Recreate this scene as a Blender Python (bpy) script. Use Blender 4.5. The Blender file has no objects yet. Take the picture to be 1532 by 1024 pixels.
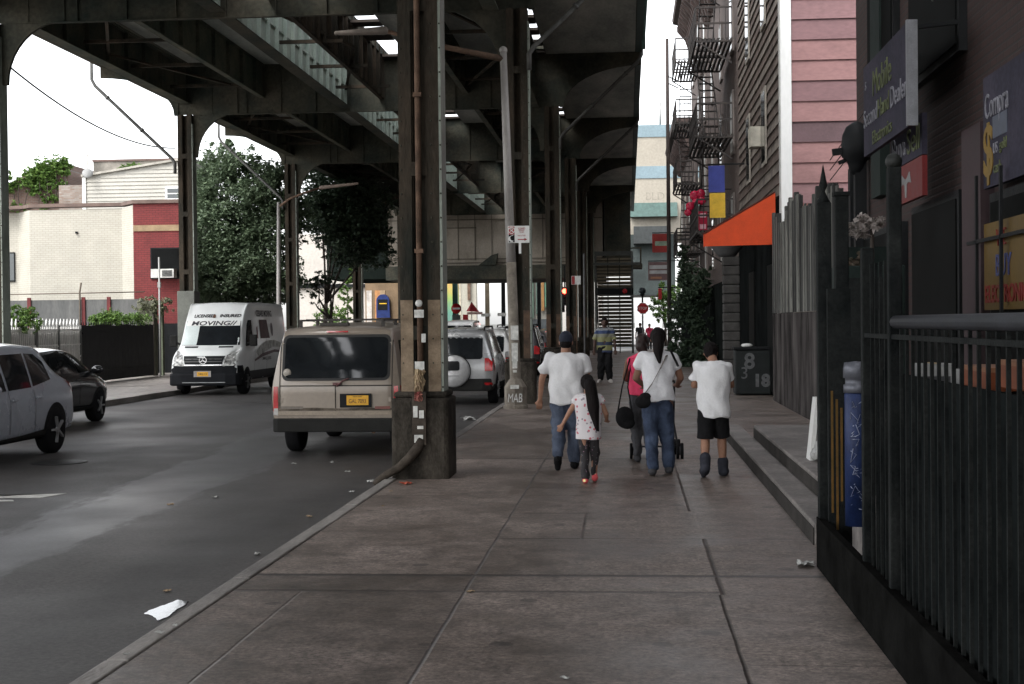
import bpy, bmesh, math, random
from mathutils import Vector, Matrix, noise
from mathutils.bvhtree import BVHTree
R = math.radians
random.seed(7)
S = bpy.context.scene
C = S.collection
# ------------------------------------------------------------------ camera
F_PX, W_PX, H_PX = 2128.0, 1532.0, 1024.0
EYE = Vector((0, 0, 1.78))
YAW, PITCH, ROLL = R(4.683), R(0.757), R(0.6)
fw = Vector((-math.sin(YAW)*math.cos(PITCH), math.cos(YAW)*math.cos(PITCH), -math.sin(PITCH)))
r0 = fw.cross(Vector((0, 0, 1))).normalized()
u0 = r0.cross(fw)
cr, sr = math.cos(ROLL), math.sin(ROLL)
rt = r0*cr - u0*sr
up = r0*sr + u0*cr
cam_d = bpy.data.cameras.new('camera')
cam_d.sensor_width = 36.0
cam_d.lens = 36.0*F_PX/W_PX
cam_d.clip_start = 0.05
cam_d.clip_end = 5000
cam = bpy.data.objects.new('camera', cam_d)
C.objects.link(cam)
cam.matrix_world = Matrix(((rt.x, up.x, -fw.x, EYE.x), (rt.y, up.y, -fw.y, EYE.y), (rt.z, up.z, -fw.z, EYE.z), (0, 0, 0, 1)))
S.camera = cam
# ------------------------------------------------------------------ sky, sun, exposure
SUN_EL, SUN_AZ = R(52), R(215)          # azimuth clockwise from +Y
w = bpy.data.worlds.new('World')
S.world = w
w.use_nodes = True
nt = w.node_tree
bg = nt.nodes['Background']
sky = nt.nodes.new('ShaderNodeTexSky')
sky.sky_type = 'NISHITA'
sky.sun_disc = False
sky.sun_elevation = SUN_EL
sky.sun_rotation = SUN_AZ
sky.air_density = 1.0
sky.dust_density = 2.0
hsv = nt.nodes.new('ShaderNodeHueSaturation')
hsv.inputs['Saturation'].default_value = 0.14     # an overcast, white sky
nt.links.new(sky.outputs[0], hsv.inputs['Color'])
nt.links.new(hsv.outputs[0], bg.inputs[0])
bg.inputs[1].default_value = 0.15
sl = bpy.data.lights.new('sun', 'SUN')
sl.energy = 0.6
sl.angle = R(25)
sl.color = (1.0, 0.97, 0.93)
sun = bpy.data.objects.new('sun', sl)
C.objects.link(sun)
sd = Vector((math.sin(SUN_AZ)*math.cos(SUN_EL), math.cos(SUN_AZ)*math.cos(SUN_EL), math.sin(SUN_EL)))
sun.rotation_euler = sd.to_track_quat('Z', 'Y').to_euler()
sun.location = (-20, -20, 40)
S.view_settings.view_transform = 'Standard'
S.view_settings.look = 'None'
S.view_settings.exposure = 1.9
S.view_settings.gamma = 1.0
S.cycles.max_bounces = 8
S.cycles.diffuse_bounces = 5
S.cycles.use_denoising = True
S.cycles.sample_clamp_indirect = 4.0

# ------------------------------------------------------------------ helpers
def ray(px, py):
    return rt*((px - W_PX/2)/F_PX) + up*((H_PX/2 - py)/F_PX) + fw
def P(px, py, Y):                       # photo pixel -> point at street depth Y
    d = ray(px, py)
    return EYE + d*(Y/d.y)
def G(px, py, z=0.0):                   # photo pixel -> point on a level surface
    d = ray(px, py)
    return EYE + d*((z - EYE.z)/d.z)

class MB:
    def __init__(s):
        s.v, s.f, s.m, s.sm = [], [], [], []
    def add(s, verts, faces, m=0, smooth=False):
        o = len(s.v)
        s.v += [tuple(v) for v in verts]
        for f in faces:
            s.f.append([i + o for i in f]); s.m.append(m); s.sm.append(smooth)
        return s
    def box(s, x0, x1, y0, y1, z0, z1, m=0):
        v = [(x0,y0,z0),(x1,y0,z0),(x1,y1,z0),(x0,y1,z0),(x0,y0,z1),(x1,y0,z1),(x1,y1,z1),(x0,y1,z1)]
        return s.add(v, [(0,3,2,1),(4,5,6,7),(0,1,5,4),(1,2,6,5),(2,3,7,6),(3,0,4,7)], m)
    def bar(s, p, q, w, h, m=0, upv=(0,0,1)):
        p, q = Vector(p), Vector(q)
        d = (q - p).normalized()
        u = Vector(upv)
        if abs(d.dot(u)) > 0.98: u = Vector((0,1,0)) if abs(d.y) < .9 else Vector((1,0,0))
        a = d.cross(u).normalized()*(w/2)
        b = a.cross(d).normalized()*(h/2)
        v = [p-a-b, p+a-b, p+a+b, p-a+b, q-a-b, q+a-b, q+a+b, q-a+b]
        return s.add(v, [(0,1,2,3),(7,6,5,4),(4,5,1,0),(5,6,2,1),(6,7,3,2),(7,4,0,3)], m)
    def tube(s, pts, r, n=8, m=0, smooth=True):
        pts = [Vector(p) for p in pts]
        k = len(pts)
        rs = list(r) if isinstance(r, (list, tuple)) else [r]*k
        v, f = [], []
        prev = None
        for i, p in enumerate(pts):
            d = (pts[min(i+1, k-1)] - pts[max(i-1, 0)])
            d = d.normalized() if d.length > 1e-9 else Vector((0,0,1))
            if prev is None:
                u = Vector((0,0,1)) if abs(d.z) < .9 else Vector((1,0,0))
                a = d.cross(u).normalized()
            else:
                a = prev - d*prev.dot(d)
                a = a.normalized() if a.length > 1e-6 else d.orthogonal().normalized()
            prev = a
            b = d.cross(a)
            for j in range(n):
                t = 2*math.pi*j/n
                v.append(p + (a*math.cos(t) + b*math.sin(t))*rs[i])
        for i in range(k-1):
            for j in range(n):
                f.append((i*n+j, i*n+(j+1)%n, (i+1)*n+(j+1)%n, (i+1)*n+j))
        s.add(v, f, m, smooth)
        o = len(s.v) - len(v)
        s.f += [[o+j for j in range(n)][::-1], [o+(k-1)*n+j for j in range(n)]]
        s.m += [m, m]; s.sm += [False, False]
        return s
    def prism(s, pts, axis, lo, hi, m=0):
        def mk(p, t):
            if axis == 'x': return (t, p[0], p[1])
            if axis == 'y': return (p[0], t, p[1])
            return (p[0], p[1], t)
        n = len(pts)
        v = [mk(p, lo) for p in pts] + [mk(p, hi) for p in pts]
        f = [list(range(n))[::-1], [n+i for i in range(n)]] + [(i, (i+1)%n, n+(i+1)%n, n+i) for i in range(n)]
        return s.add(v, f, m)
    def lathe(s, prof, c=(0,0,0), n=16, m=0, axis='z', smooth=True):
        v, f = [], []
        for (r, z) in prof:
            for j in range(n):
                t = 2*math.pi*j/n
                a, b = r*math.cos(t), r*math.sin(t)
                if axis == 'z': q = (a, b, z)
                elif axis == 'x': q = (z, a, b)
                else: q = (b, z, a)
                v.append((q[0]+c[0], q[1]+c[1], q[2]+c[2]))
        for i in range(len(prof)-1):
            for j in range(n):
                f.append((i*n+j, i*n+(j+1)%n, (i+1)*n+(j+1)%n, (i+1)*n+j))
        f.append(list(range(n))[::-1])
        f.append([(len(prof)-1)*n+j for j in range(n)])
        return s.add(v, f, m, smooth)
    def ball(s, c, r, n=12, m=0):
        r = (r, r, r) if not isinstance(r, (tuple, list)) else r
        v, f = [], []
        k = max(6, n*2//3)
        for i in range(k+1):
            ph = math.pi*i/k
            for j in range(n):
                t = 2*math.pi*j/n
                v.append((c[0]+r[0]*math.sin(ph)*math.cos(t), c[1]+r[1]*math.sin(ph)*math.sin(t), c[2]-r[2]*math.cos(ph)))
        for i in range(k):
            for j in range(n):
                f.append((i*n+j, i*n+(j+1)%n, (i+1)*n+(j+1)%n, (i+1)*n+j))
        return s.add(v, f, m, True)
    def cap(s, p, q, r1, r2, n=12, m=0):          # tapered capsule
        p, q = Vector(p), Vector(q)
        d = (q-p)
        if d.length < 1e-6: return s.ball(p, r1, n, m)
        d.normalize()
        pts, rs = [], []
        for a in (-80, -55, -28, 0):
            pts.append(p + d*r1*math.sin(R(a))); rs.append(max(r1*math.cos(R(a)), .001))
        for a in (0, 28, 55, 80):
            pts.append(q + d*r2*math.sin(R(a))); rs.append(max(r2*math.cos(R(a)), .001))
        return s.tube(pts, rs, n, m)
    def stack(s, rings, n=20, m=0):               # closed loft of level ellipses (cx, cy, z, rx, ry)
        v, f = [], []
        for cx, cy, z, rx, ry in rings:
            for j in range(n):
                t = 2*math.pi*j/n
                v.append((cx+rx*math.cos(t), cy+ry*math.sin(t), z))
        k = len(rings)
        for i in range(k-1):
            for j in range(n): f.append((i*n+j, i*n+(j+1)%n, (i+1)*n+(j+1)%n, (i+1)*n+j))
        f.append(list(range(n))[::-1]); f.append([(k-1)*n+j for j in range(n)])
        return s.add(v, f, m, True)
    def quad(s, a, b, c, d, m=0):
        return s.add([a,b,c,d], [(0,1,2,3)], m)
    def mesh(s, name):
        me = bpy.data.meshes.new(name)
        me.from_pydata(s.v, [], s.f)
        for p, mi, sm in zip(me.polygons, s.m, s.sm):
            p.material_index = mi; p.use_smooth = sm
        me.update()
        return me
    def build(s, name, mats, parent=None, bevel=0, recalc=True, loc=None, rz=None):
        me = s.mesh(name)
        if recalc:
            b = bmesh.new(); b.from_mesh(me)
            bmesh.ops.recalc_face_normals(b, faces=b.faces)
            b.to_mesh(me); b.free()
        return link(name, me, mats, parent, bevel, loc, rz)

def link(name, me, mats, parent=None, bevel=0, loc=None, rz=None):
    o = bpy.data.objects.new(name, me)
    for q in (mats if isinstance(mats, (list, tuple)) else [mats]):
        me.materials.append(q)
    C.objects.link(o)
    if parent: o.parent = parent
    if loc is not None: o.location = loc
    if rz is not None: o.rotation_euler = (0, 0, rz)
    if bevel:
        md = o.modifiers.new('bevel', 'BEVEL')
        md.width = bevel; md.segments = 2; md.limit_method = 'ANGLE'; md.angle_limit = R(40)
    return o
def thing(name, label, cat, loc=(0,0,0), rz=0, group=None):
    o = bpy.data.objects.new(name, None)
    o.empty_display_size = .2
    C.objects.link(o)
    o.location = loc
    o.rotation_euler = (0, 0, rz)
    return tag(o, label, cat, group)
def tag(o, label, cat, group=None):
    o['label'] = label; o['category'] = cat
    if group: o['group'] = group
    return o
def struct(o, kind='structure'):
    o['kind'] = kind
    return o
def dup(o, loc=None, rz=None, label=None, parent=None):
    c = o.copy(); C.objects.link(c)
    if parent: c.parent = parent
    for ch in list(o.children): dup(ch, parent=c)
    if loc is not None: c.location = loc
    if rz is not None: c.rotation_euler = (0,0,rz)
    if label: c['label'] = label
    return c
def evaluated(o):
    dg = bpy.context.evaluated_depsgraph_get()
    return bpy.data.meshes.new_from_object(o.evaluated_get(dg))
_tc = {}
def text_mesh(s, size, depth=.004, bold=0.0, align='CENTER', shear=0):
    cu = bpy.data.curves.new('lettering', 'FONT')
    cu.body = s; cu.size = size; cu.extrude = depth; cu.offset = bold
    cu.align_x = align; cu.align_y = 'CENTER'; cu.shear = shear
    cu.resolution_u = 3
    o = bpy.data.objects.new('lettering', cu)
    C.objects.link(o)
    me = evaluated(o)
    bpy.data.objects.remove(o); bpy.data.curves.remove(cu)
    return me
def lettering(s, size, mat, origin, xdir, ydir, parent=None, depth=.004, bold=0.0, align='CENTER', width=None, name='lettering', shear=0):
    me = text_mesh(s, size, depth, bold, align, shear)
    x, y = Vector(xdir).normalized(), Vector(ydir).normalized()
    z = x.cross(y)
    k = 1.0
    if width:
        xs = [v.co.x for v in me.vertices]
        k = width/max(1e-6, max(xs)-min(xs))
    for v in me.vertices:
        v.co = Vector(origin) + x*v.co.x*k + y*v.co.y + z*v.co.z
    return link(name, me, mat, parent)

# ------------------------------------------------------------------ materials
def nodes(name):
    m = bpy.data.materials.new(name); m.use_nodes = True
    t = m.node_tree
    return m, t, t.nodes['Principled BSDF']
def nd(t, kind, **kw):
    n = t.nodes.new(kind)
    for k, v in kw.items():
        if k in n.inputs: n.inputs[k].default_value = v
        else: setattr(n, k, v)
    return n
def val(c): return (c[0], c[1], c[2], 1)
def mul(c, k): return tuple(min(1, x*k) for x in c)
def M(name, col, rough=.6, metal=0, var=.25, scale=3.0, bump=0.0, bscale=40, spec=.3, col2=None, stretch=(1,1,1), rvar=.15, fine=.12, coat=0, emit=0):
    """weathered surface: two octaves of blotches over a base colour, a rougher or smoother patch here and there"""
    m, t, b = nodes(name)
    tc = nd(t, 'ShaderNodeTexCoord')
    mp = nd(t, 'ShaderNodeMapping'); mp.inputs['Scale'].default_value = stretch
    t.links.new(tc.outputs['Object'], mp.inputs['Vector'])
    n1 = nd(t, 'ShaderNodeTexNoise', Scale=scale, Detail=6.0, Roughness=.62)
    t.links.new(mp.outputs[0], n1.inputs['Vector'])
    rp = nd(t, 'ShaderNodeValToRGB')
    rp.color_ramp.elements[0].position = .32; rp.color_ramp.elements[1].position = .70
    rp.color_ramp.elements[0].color = val(mul(col, 1-var))
    rp.color_ramp.elements[1].color = val(col2 if col2 else mul(col, 1+var))
    t.links.new(n1.outputs['Fac'], rp.inputs[0])
    n2 = nd(t, 'ShaderNodeTexNoise', Scale=scale*14, Detail=3.0)
    t.links.new(mp.outputs[0], n2.inputs['Vector'])
    mx = nd(t, 'ShaderNodeMix', data_type='RGBA', blend_type='OVERLAY')
    mx.inputs['Factor'].default_value = fine*2
    t.links.new(rp.outputs[0], mx.inputs[6]); t.links.new(n2.outputs['Fac'], mx.inputs[7])
    t.links.new(mx.outputs[2], b.inputs['Base Color'])
    mr = nd(t, 'ShaderNodeMapRange'); mr.inputs['To Min'].default_value = max(.02, rough-rvar); mr.inputs['To Max'].default_value = min(1, rough+rvar)
    t.links.new(n1.outputs['Fac'], mr.inputs['Value']); t.links.new(mr.outputs[0], b.inputs['Roughness'])
    b.inputs['Metallic'].default_value = metal
    b.inputs['Specular IOR Level'].default_value = spec
    if coat: b.inputs['Coat Weight'].default_value = coat; b.inputs['Coat Roughness'].default_value = .08
    if emit:
        b.inputs['Emission Color'].default_value = val(col); b.inputs['Emission Strength'].default_value = emit
    if bump:
        bp = nd(t, 'ShaderNodeBump', Strength=bump, Distance=.02)
        n3 = nd(t, 'ShaderNodeTexNoise', Scale=bscale, Detail=5.0)
        t.links.new(mp.outputs[0], n3.inputs['Vector'])
        t.links.new(n3.outputs['Fac'], bp.inputs['Height']); t.links.new(bp.outputs[0], b.inputs['Normal'])
    return m
def bricks(name, c1, c2, mortar, bw=.22, bh=.075, axis='y', rough=.85, msize=.012, bump=.4, off=.5, wear=.72):
    """masonry or siding courses; axis = the wall's facing axis"""
    m, t, b = nodes(name)
    tc = nd(t, 'ShaderNodeTexCoord')
    sp = nd(t, 'ShaderNodeSeparateXYZ'); cb = nd(t, 'ShaderNodeCombineXYZ')
    t.links.new(tc.outputs['Object'], sp.inputs[0])
    t.links.new(sp.outputs['X' if axis == 'y' else 'Y'], cb.inputs[0]); t.links.new(sp.outputs['Z'], cb.inputs[1])
    br = nd(t, 'ShaderNodeTexBrick', offset=off)
    br.inputs['Color1'].default_value = val(c1); br.inputs['Color2'].default_value = val(c2); br.inputs['Mortar'].default_value = val(mortar)
    br.inputs['Scale'].default_value = 1; br.inputs['Mortar Size'].default_value = msize
    br.inputs['Brick Width'].default_value = bw; br.inputs['Row Height'].default_value = bh; br.inputs['Mortar Smooth'].default_value = .3
    t.links.new(cb.outputs[0], br.inputs['Vector'])
    n1 = nd(t, 'ShaderNodeTexNoise', Scale=1.3, Detail=7.0, Roughness=.65)
    t.links.new(tc.outputs['Object'], n1.inputs['Vector'])
    rp = nd(t, 'ShaderNodeMapRange'); rp.inputs['From Min'].default_value=.3; rp.inputs['From Max'].default_value=.7
    rp.inputs['To Min'].default_value = wear; rp.inputs['To Max'].default_value = 1.08
    t.links.new(n1.outputs['Fac'], rp.inputs['Value'])
    mx = nd(t, 'ShaderNodeMix', data_type='RGBA', blend_type='MULTIPLY'); mx.inputs['Factor'].default_value = 1
    t.links.new(br.outputs['Color'], mx.inputs[6]); t.links.new(rp.outputs[0], mx.inputs[7])
    t.links.new(mx.outputs[2], b.inputs['Base Color'])
    b.inputs['Roughness'].default_value = rough
    bp = nd(t, 'ShaderNodeBump', Strength=bump, Distance=.01, invert=True)
    t.links.new(br.outputs['Fac'], bp.inputs['Height']); t.links.new(bp.outputs[0], b.inputs['Normal'])
    return m
def glassy(name, col=(.012,.014,.016), rough=.06, spec=.6):
    return M(name, col, rough, 0, .3, 1.5, spec=spec, rvar=.03, fine=0)
STEEL = M('el_steel', (.026,.034,.029), .78, 0, .5, 1.8, .4, 30, spec=.12, col2=(.072,.054,.039), stretch=(1,1,.3), fine=.3)
STEELD = M('el_steel_dark', (.052,.068,.060), .9, 0, .45, .8, .2, 20, spec=.08, col2=(.092,.082,.062), fine=.25)
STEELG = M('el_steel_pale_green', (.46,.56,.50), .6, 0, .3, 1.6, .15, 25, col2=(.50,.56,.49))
RUST = M('rust', (.10,.065,.045), .85, 0, .45, 4, .4, 60, col2=(.20,.125,.085))
CONC = M('concrete', (.20,.19,.175), .85, 0, .25, 2.2, .3, 50)
CONCD = M('concrete_dirty', (.020,.0185,.0155), .92, 0, .5, 3.5, .6, 26, spec=.06, col2=(.078,.068,.056), stretch=(1,1,.5), fine=.35)
GALV = M('galvanised', (.30,.30,.29), .5, .3, .2, 4, .1, 60, stretch=(1,1,.2))
BLACK = M('black_paint', (.009,.010,.011), .6, 0, .3, 4, .15, 60, spec=.15)
DARKG = M('dark_green_paint', (.011,.018,.016), .65, 0, .3, 3, .1, 40, spec=.15)
WHITE = M('white_paint', (.72,.72,.70), .5, 0, .12, 2, .1, 40)
RUBBER = M('rubber', (.010,.010,.011), .9, 0, .2, 8, .1, 80, spec=.1)
CHROME = M('bright_metal', (.62,.62,.63), .22, .9, .1, 5)
GLASS = glassy('window_glass')
GLASSB = glassy('window_glass_pale', (.05,.06,.065), .1)
RED = M('red_paint', (.42,.02,.025), .5, 0, .2, 4)
YEL = M('yellow_paint', (.70,.42,.03), .55, 0, .15, 4)
BLUE = M('blue_paint', (.03,.06,.25), .5, 0, .25, 4)
# ================================================================== ground
KERB_X, LEFT_X, ROAD_Z = -2.80, -12.6, -0.13
def asphalt():
    m, t, b = nodes('asphalt')
    tc = nd(t, 'ShaderNodeTexCoord')
    mp = nd(t, 'ShaderNodeMapping'); mp.inputs['Scale'].default_value = (1, .12, 1)
    t.links.new(tc.outputs['Object'], mp.inputs[0])
    wear = nd(t, 'ShaderNodeTexNoise', Scale=1.1, Detail=6.0, Roughness=.6); t.links.new(mp.outputs[0], wear.inputs['Vector'])
    fine = nd(t, 'ShaderNodeTexNoise', Scale=24, Detail=6.0, Roughness=.85); t.links.new(tc.outputs['Object'], fine.inputs['Vector'])
    patch = nd(t, 'ShaderNodeTexNoise', Scale=.35, Detail=5.0); t.links.new(tc.outputs['Object'], patch.inputs['Vector'])
    rp = nd(t, 'ShaderNodeValToRGB'); e = rp.color_ramp.elements
    e[0].position, e[0].color = .3, (.0235,.0215,.0205,1)
    e[1].position, e[1].color = .72, (.056,.051,.048,1)
    t.links.new(wear.outputs['Fac'], rp.inputs[0])
    mx = nd(t, 'ShaderNodeMix', data_type='RGBA', blend_type='OVERLAY'); mx.inputs['Factor'].default_value = .85
    gr = nd(t, 'ShaderNodeMapRange'); gr.inputs['From Min'].default_value = .36; gr.inputs['From Max'].default_value = .64; gr.inputs['To Min'].default_value = .12; gr.inputs['To Max'].default_value = .88
    t.links.new(fine.outputs['Fac'], gr.inputs['Value']); t.links.new(rp.outputs[0], mx.inputs[6]); t.links.new(gr.outputs[0], mx.inputs[7])
    t.links.new(mx.outputs[2], b.inputs['Base Color'])
    # damp ragged strip along the road; its sky sheen is painted in as paler grey
    sp = nd(t, 'ShaderNodeSeparateXYZ'); t.links.new(tc.outputs['Object'], sp.inputs[0])
    def mth(op, a, bb=0.0, cl=False):
        n = nd(t, 'ShaderNodeMath', operation=op); n.use_clamp = cl
        for i, q in enumerate((a, bb)):
            if isinstance(q, (int, float)): n.inputs[i].default_value = q
            else: t.links.new(q, n.inputs[i])
        return n.outputs[0]
    xx, yy = sp.outputs['X'], sp.outputs['Y']
    dl = mth('ADD', mth('ADD', xx, mth('MULTIPLY', yy, .068)), 5.1)
    dr = mth('SUBTRACT', mth('MULTIPLY', yy, -.012), mth('ADD', xx, 4.55))
    rag = nd(t, 'ShaderNodeTexNoise', Scale=2.2, Detail=7.0, Roughness=.7)
    mp2 = nd(t, 'ShaderNodeMapping'); mp2.inputs['Scale'].default_value = (1, .28, 1); t.links.new(tc.outputs['Object'], mp2.inputs[0]); t.links.new(mp2.outputs[0], rag.inputs['Vector'])
    dd = mth('ADD', mth('MINIMUM', dl, dr), mth('MULTIPLY', mth('SUBTRACT', rag.outputs['Fac'], .55), 1.3))
    damp = nd(t, 'ShaderNodeMapRange', interpolation_type='SMOOTHSTEP'); damp.inputs['From Min'].default_value = -.02; damp.inputs['From Max'].default_value = .22
    t.links.new(dd, damp.inputs['Value'])
    mx2 = nd(t, 'ShaderNodeMix', data_type='RGBA'); mx2.inputs[7].default_value = (.085,.086,.092,1)
    t.links.new(mth('MULTIPLY', damp.outputs[0], .30), mx2.inputs['Factor']); t.links.new(mx.outputs[2], mx2.inputs[6]); t.links.new(mx2.outputs[2], b.inputs['Base Color'])
    rr = nd(t, 'ShaderNodeMapRange'); rr.inputs['From Min'].default_value = .35; rr.inputs['From Max'].default_value = .65
    rr.inputs['To Min'].default_value = .42; rr.inputs['To Max'].default_value = .66
    t.links.new(patch.outputs['Fac'], rr.inputs['Value'])
    rmix = mth('SUBTRACT', rr.outputs[0], mth('MULTIPLY', damp.outputs[0], .11))
    t.links.new(rmix, b.inputs['Roughness'])
    bp = nd(t, 'ShaderNodeBump', Strength=.35, Distance=.006); t.links.new(fine.outputs['Fac'], bp.inputs['Height']); t.links.new(bp.outputs[0], b.inputs['Normal'])
    return m
def pavement(name, joints, base=(.092,.073,.061), hi=(.186,.150,.130)):
    """concrete flags: joints = (axis, position, low, high, half width, darkness), stains, damp patches"""
    m, t, b = nodes(name)
    tc = nd(t, 'ShaderNodeTexCoord')
    nw = nd(t, 'ShaderNodeTexNoise', Scale=2.2, Detail=4.0); t.links.new(tc.outputs['Object'], nw.inputs['Vector'])
    sub = nd(t, 'ShaderNodeVectorMath', operation='SUBTRACT'); t.links.new(nw.outputs['Color'], sub.inputs[0]); sub.inputs[1].default_value = (.5,.5,.5)
    sc = nd(t, 'ShaderNodeVectorMath', operation='SCALE'); t.links.new(sub.outputs[0], sc.inputs[0]); sc.inputs['Scale'].default_value = .018
    ad = nd(t, 'ShaderNodeVectorMath', operation='ADD'); t.links.new(tc.outputs['Object'], ad.inputs[0]); t.links.new(sc.outputs[0], ad.inputs[1])
    sp = nd(t, 'ShaderNodeSeparateXYZ'); t.links.new(ad.outputs[0], sp.inputs[0])
    def mth(op, a, bb=None, cl=False):
        n = nd(t, 'ShaderNodeMath', operation=op); n.use_clamp = cl
        for i, q in enumerate((a, bb)):
            if q is None: continue
            if isinstance(q, (int, float)): n.inputs[i].default_value = q
            else: t.links.new(q, n.inputs[i])
        return n.outputs[0]
    acc = None
    for ax, pos, lo, hi_, hw, dk in joints:
        a, o = (sp.outputs['X'], sp.outputs['Y']) if ax == 'x' else (sp.outputs['Y'], sp.outputs['X'])
        d = mth('ABSOLUTE', mth('SUBTRACT', a, pos))
        line = mth('SUBTRACT', 1.0, mth('DIVIDE', d, hw), True)
        line = mth('MULTIPLY', mth('POWER', line, .6), dk)
        line = mth('MULTIPLY', line, mth('MULTIPLY', mth('GREATER_THAN', o, lo), mth('LESS_THAN', o, hi_)))
        acc = line if acc is None else mth('MAXIMUM', acc, line)
    n1 = nd(t, 'ShaderNodeTexNoise', Scale=.75, Detail=7.0, Roughness=.62); t.links.new(tc.outputs['Object'], n1.inputs['Vector'])
    n2 = nd(t, 'ShaderNodeTexNoise', Scale=26, Detail=5.0, Roughness=.85); t.links.new(tc.outputs['Object'], n2.inputs['Vector'])
    n3 = nd(t, 'ShaderNodeTexNoise', Scale=5, Detail=8.0, Roughness=.75); t.links.new(tc.outputs['Object'], n3.inputs['Vector'])
    rp = nd(t, 'ShaderNodeValToRGB'); e = rp.color_ramp.elements
    e[0].position, e[0].color = .33, val(base); e[1].position, e[1].color = .68, val(hi)
    t.links.new(n1.outputs['Fac'], rp.inputs[0])
    m1 = nd(t, 'ShaderNodeMix', data_type='RGBA', blend_type='OVERLAY'); m1.inputs['Factor'].default_value = 1.0
    def punch(n, lo, hi):
        q = nd(t, 'ShaderNodeMapRange'); q.inputs['From Min'].default_value = lo; q.inputs['From Max'].default_value = hi; q.inputs['To Min'].default_value = .15; q.inputs['To Max'].default_value = .85
        t.links.new(n.outputs['Fac'], q.inputs['Value']); return q.outputs[0]
    t.links.new(rp.outputs[0], m1.inputs[6]); t.links.new(punch(n2, .36, .64), m1.inputs[7])
    m2 = nd(t, 'ShaderNodeMix', data_type='RGBA', blend_type='OVERLAY'); m2.inputs['Factor'].default_value = .8
    t.links.new(m1.outputs[2], m2.inputs[6]); t.links.new(punch(n3, .3, .7), m2.inputs[7])
    vo = nd(t, 'ShaderNodeTexVoronoi', Scale=1.9); t.links.new(ad.outputs[0], vo.inputs['Vector'])      # old gum spots
    gum = mth('MULTIPLY', mth('LESS_THAN', vo.outputs['Distance'], mth('MULTIPLY', n3.outputs['Fac'], .24)), .6)
    acc = mth('MAXIMUM', acc, gum) if acc is not None else gum
    # every slab was poured on a different day: a slight tone of its own
    cid = None
    for q, (ax, pos, lo, hi_, hw, dk) in enumerate(joints):
        if dk < .55: continue
        g_ = mth('MULTIPLY', mth('GREATER_THAN', sp.outputs['X' if ax == 'x' else 'Y'], pos), 1.37 if ax == 'x' else 3.11)
        cid = g_ if cid is None else mth('ADD', cid, g_)
    wn = nd(t, 'ShaderNodeTexWhiteNoise', noise_dimensions='1D'); t.links.new(cid, wn.inputs['W'])
    tone = nd(t, 'ShaderNodeMapRange'); tone.inputs['To Min'].default_value = .80; tone.inputs['To Max'].default_value = 1.14; t.links.new(wn.outputs['Value'], tone.inputs['Value'])
    m4 = nd(t, 'ShaderNodeMix', data_type='RGBA', blend_type='MULTIPLY'); m4.inputs['Factor'].default_value = 1
    t.links.new(m2.outputs[2], m4.inputs[6]); t.links.new(tone.outputs[0], m4.inputs[7])
    m3 = nd(t, 'ShaderNodeMix', data_type='RGBA'); t.links.new(acc, m3.inputs['Factor'])
    t.links.new(m4.outputs[2], m3.inputs[6]); m3.inputs[7].default_value = (.022,.02,.019,1)
    t.links.new(m3.outputs[2], b.inputs['Base Color'])
    mr = nd(t, 'ShaderNodeMapRange'); mr.inputs['From Min'].default_value=.35; mr.inputs['From Max'].default_value=.65; mr.inputs['To Min'].default_value = .32; mr.inputs['To Max'].default_value = .62
    t.links.new(n1.outputs['Fac'], mr.inputs['Value']); t.links.new(mr.outputs[0], b.inputs['Roughness'])
    bp = nd(t, 'ShaderNodeBump', Strength=.3, Distance=.004); t.links.new(n2.outputs['Fac'], bp.inputs['Height'])
    bp2 = nd(t, 'ShaderNodeBump', Strength=.9, Distance=.012, invert=True); t.links.new(acc, bp2.inputs['Height']); t.links.new(bp.outputs[0], bp2.inputs['Normal'])
    t.links.new(bp2.outputs[0], b.inputs['Normal'])
    return m
J = [('x', -1.10, -5, 90, .014, .9), ('x', .58, -5, 9.3, .014, .85), ('x', .60, 9.3, 11.7, .02, .9), ('x', .555, 13.4, 90, .014, .8),
     ('y', 9.98, -2.7, 1.45, .055, 1), ('y', 9.38, -2.7, .58, .04, .75), ('y', 11.68, -1.1, 1.45, .03, .5), ('y', 13.25, -1.1, -.38, .035, .6),
     ('x', -.40, 11.68, 13.25, .016, .8), ('y', 14.6, -2.7, 1.45, .03, .35), ('y', 18.6, -2.7, 1.45, .05, .7), ('y', 23.0, -2.7, 3.2, .06, .6), ('y', 28, -2.7, 3.2, .06, .6), ('y', 34, -2.7, 3.2, .08, .5),
     ('y', 5.2, -2.7, 1.4, .02, .8), ('x', -2.2, 3, 9.38, .012, .3), ('y', 7.4, .6, 1.4, .014, .5)]
ROADM = asphalt()
PAVE = pavement('pavement_concrete', J)
PAVE2 = pavement('pavement_far', [('y', y, -60, 60, .04, .6) for y in (32, 38, 44, 50)] + [('x', -13.4, 0, 90, .02, .6)], (.16,.145,.135), (.27,.25,.235))
struct(MB().box(-900, 900, -200, 2500, -.6, ROAD_Z-.02).build('ground', M('ground_earth', (.10,.10,.09), .9)))
rd = MB()
rd.quad((-60,-12,ROAD_Z), (60,-12,ROAD_Z), (60,400,ROAD_Z), (-60,400,ROAD_Z))
struct(rd.build('road', ROADM))
pv = MB().box(KERB_X+.135, 30, -12, 96, -.5, 0)
struct(pv.build('pavement', PAVE))
pl = MB().box(-60, LEFT_X-.15, -12, 96, -.5, 0)
struct(pl.build('pavement', PAVE2))
pf = MB().box(KERB_X+.1, 40, 112, 400, -.5, 0).box(-60, LEFT_X, 112, 400, -.5, 0)
struct(pf.build('pavement', PAVE2))
KERBM = M('kerb_stone', (.20,.185,.175), .6, 0, .35, 2.0, .4, 40, col2=(.30,.28,.26), stretch=(1,.4,1))
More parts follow.
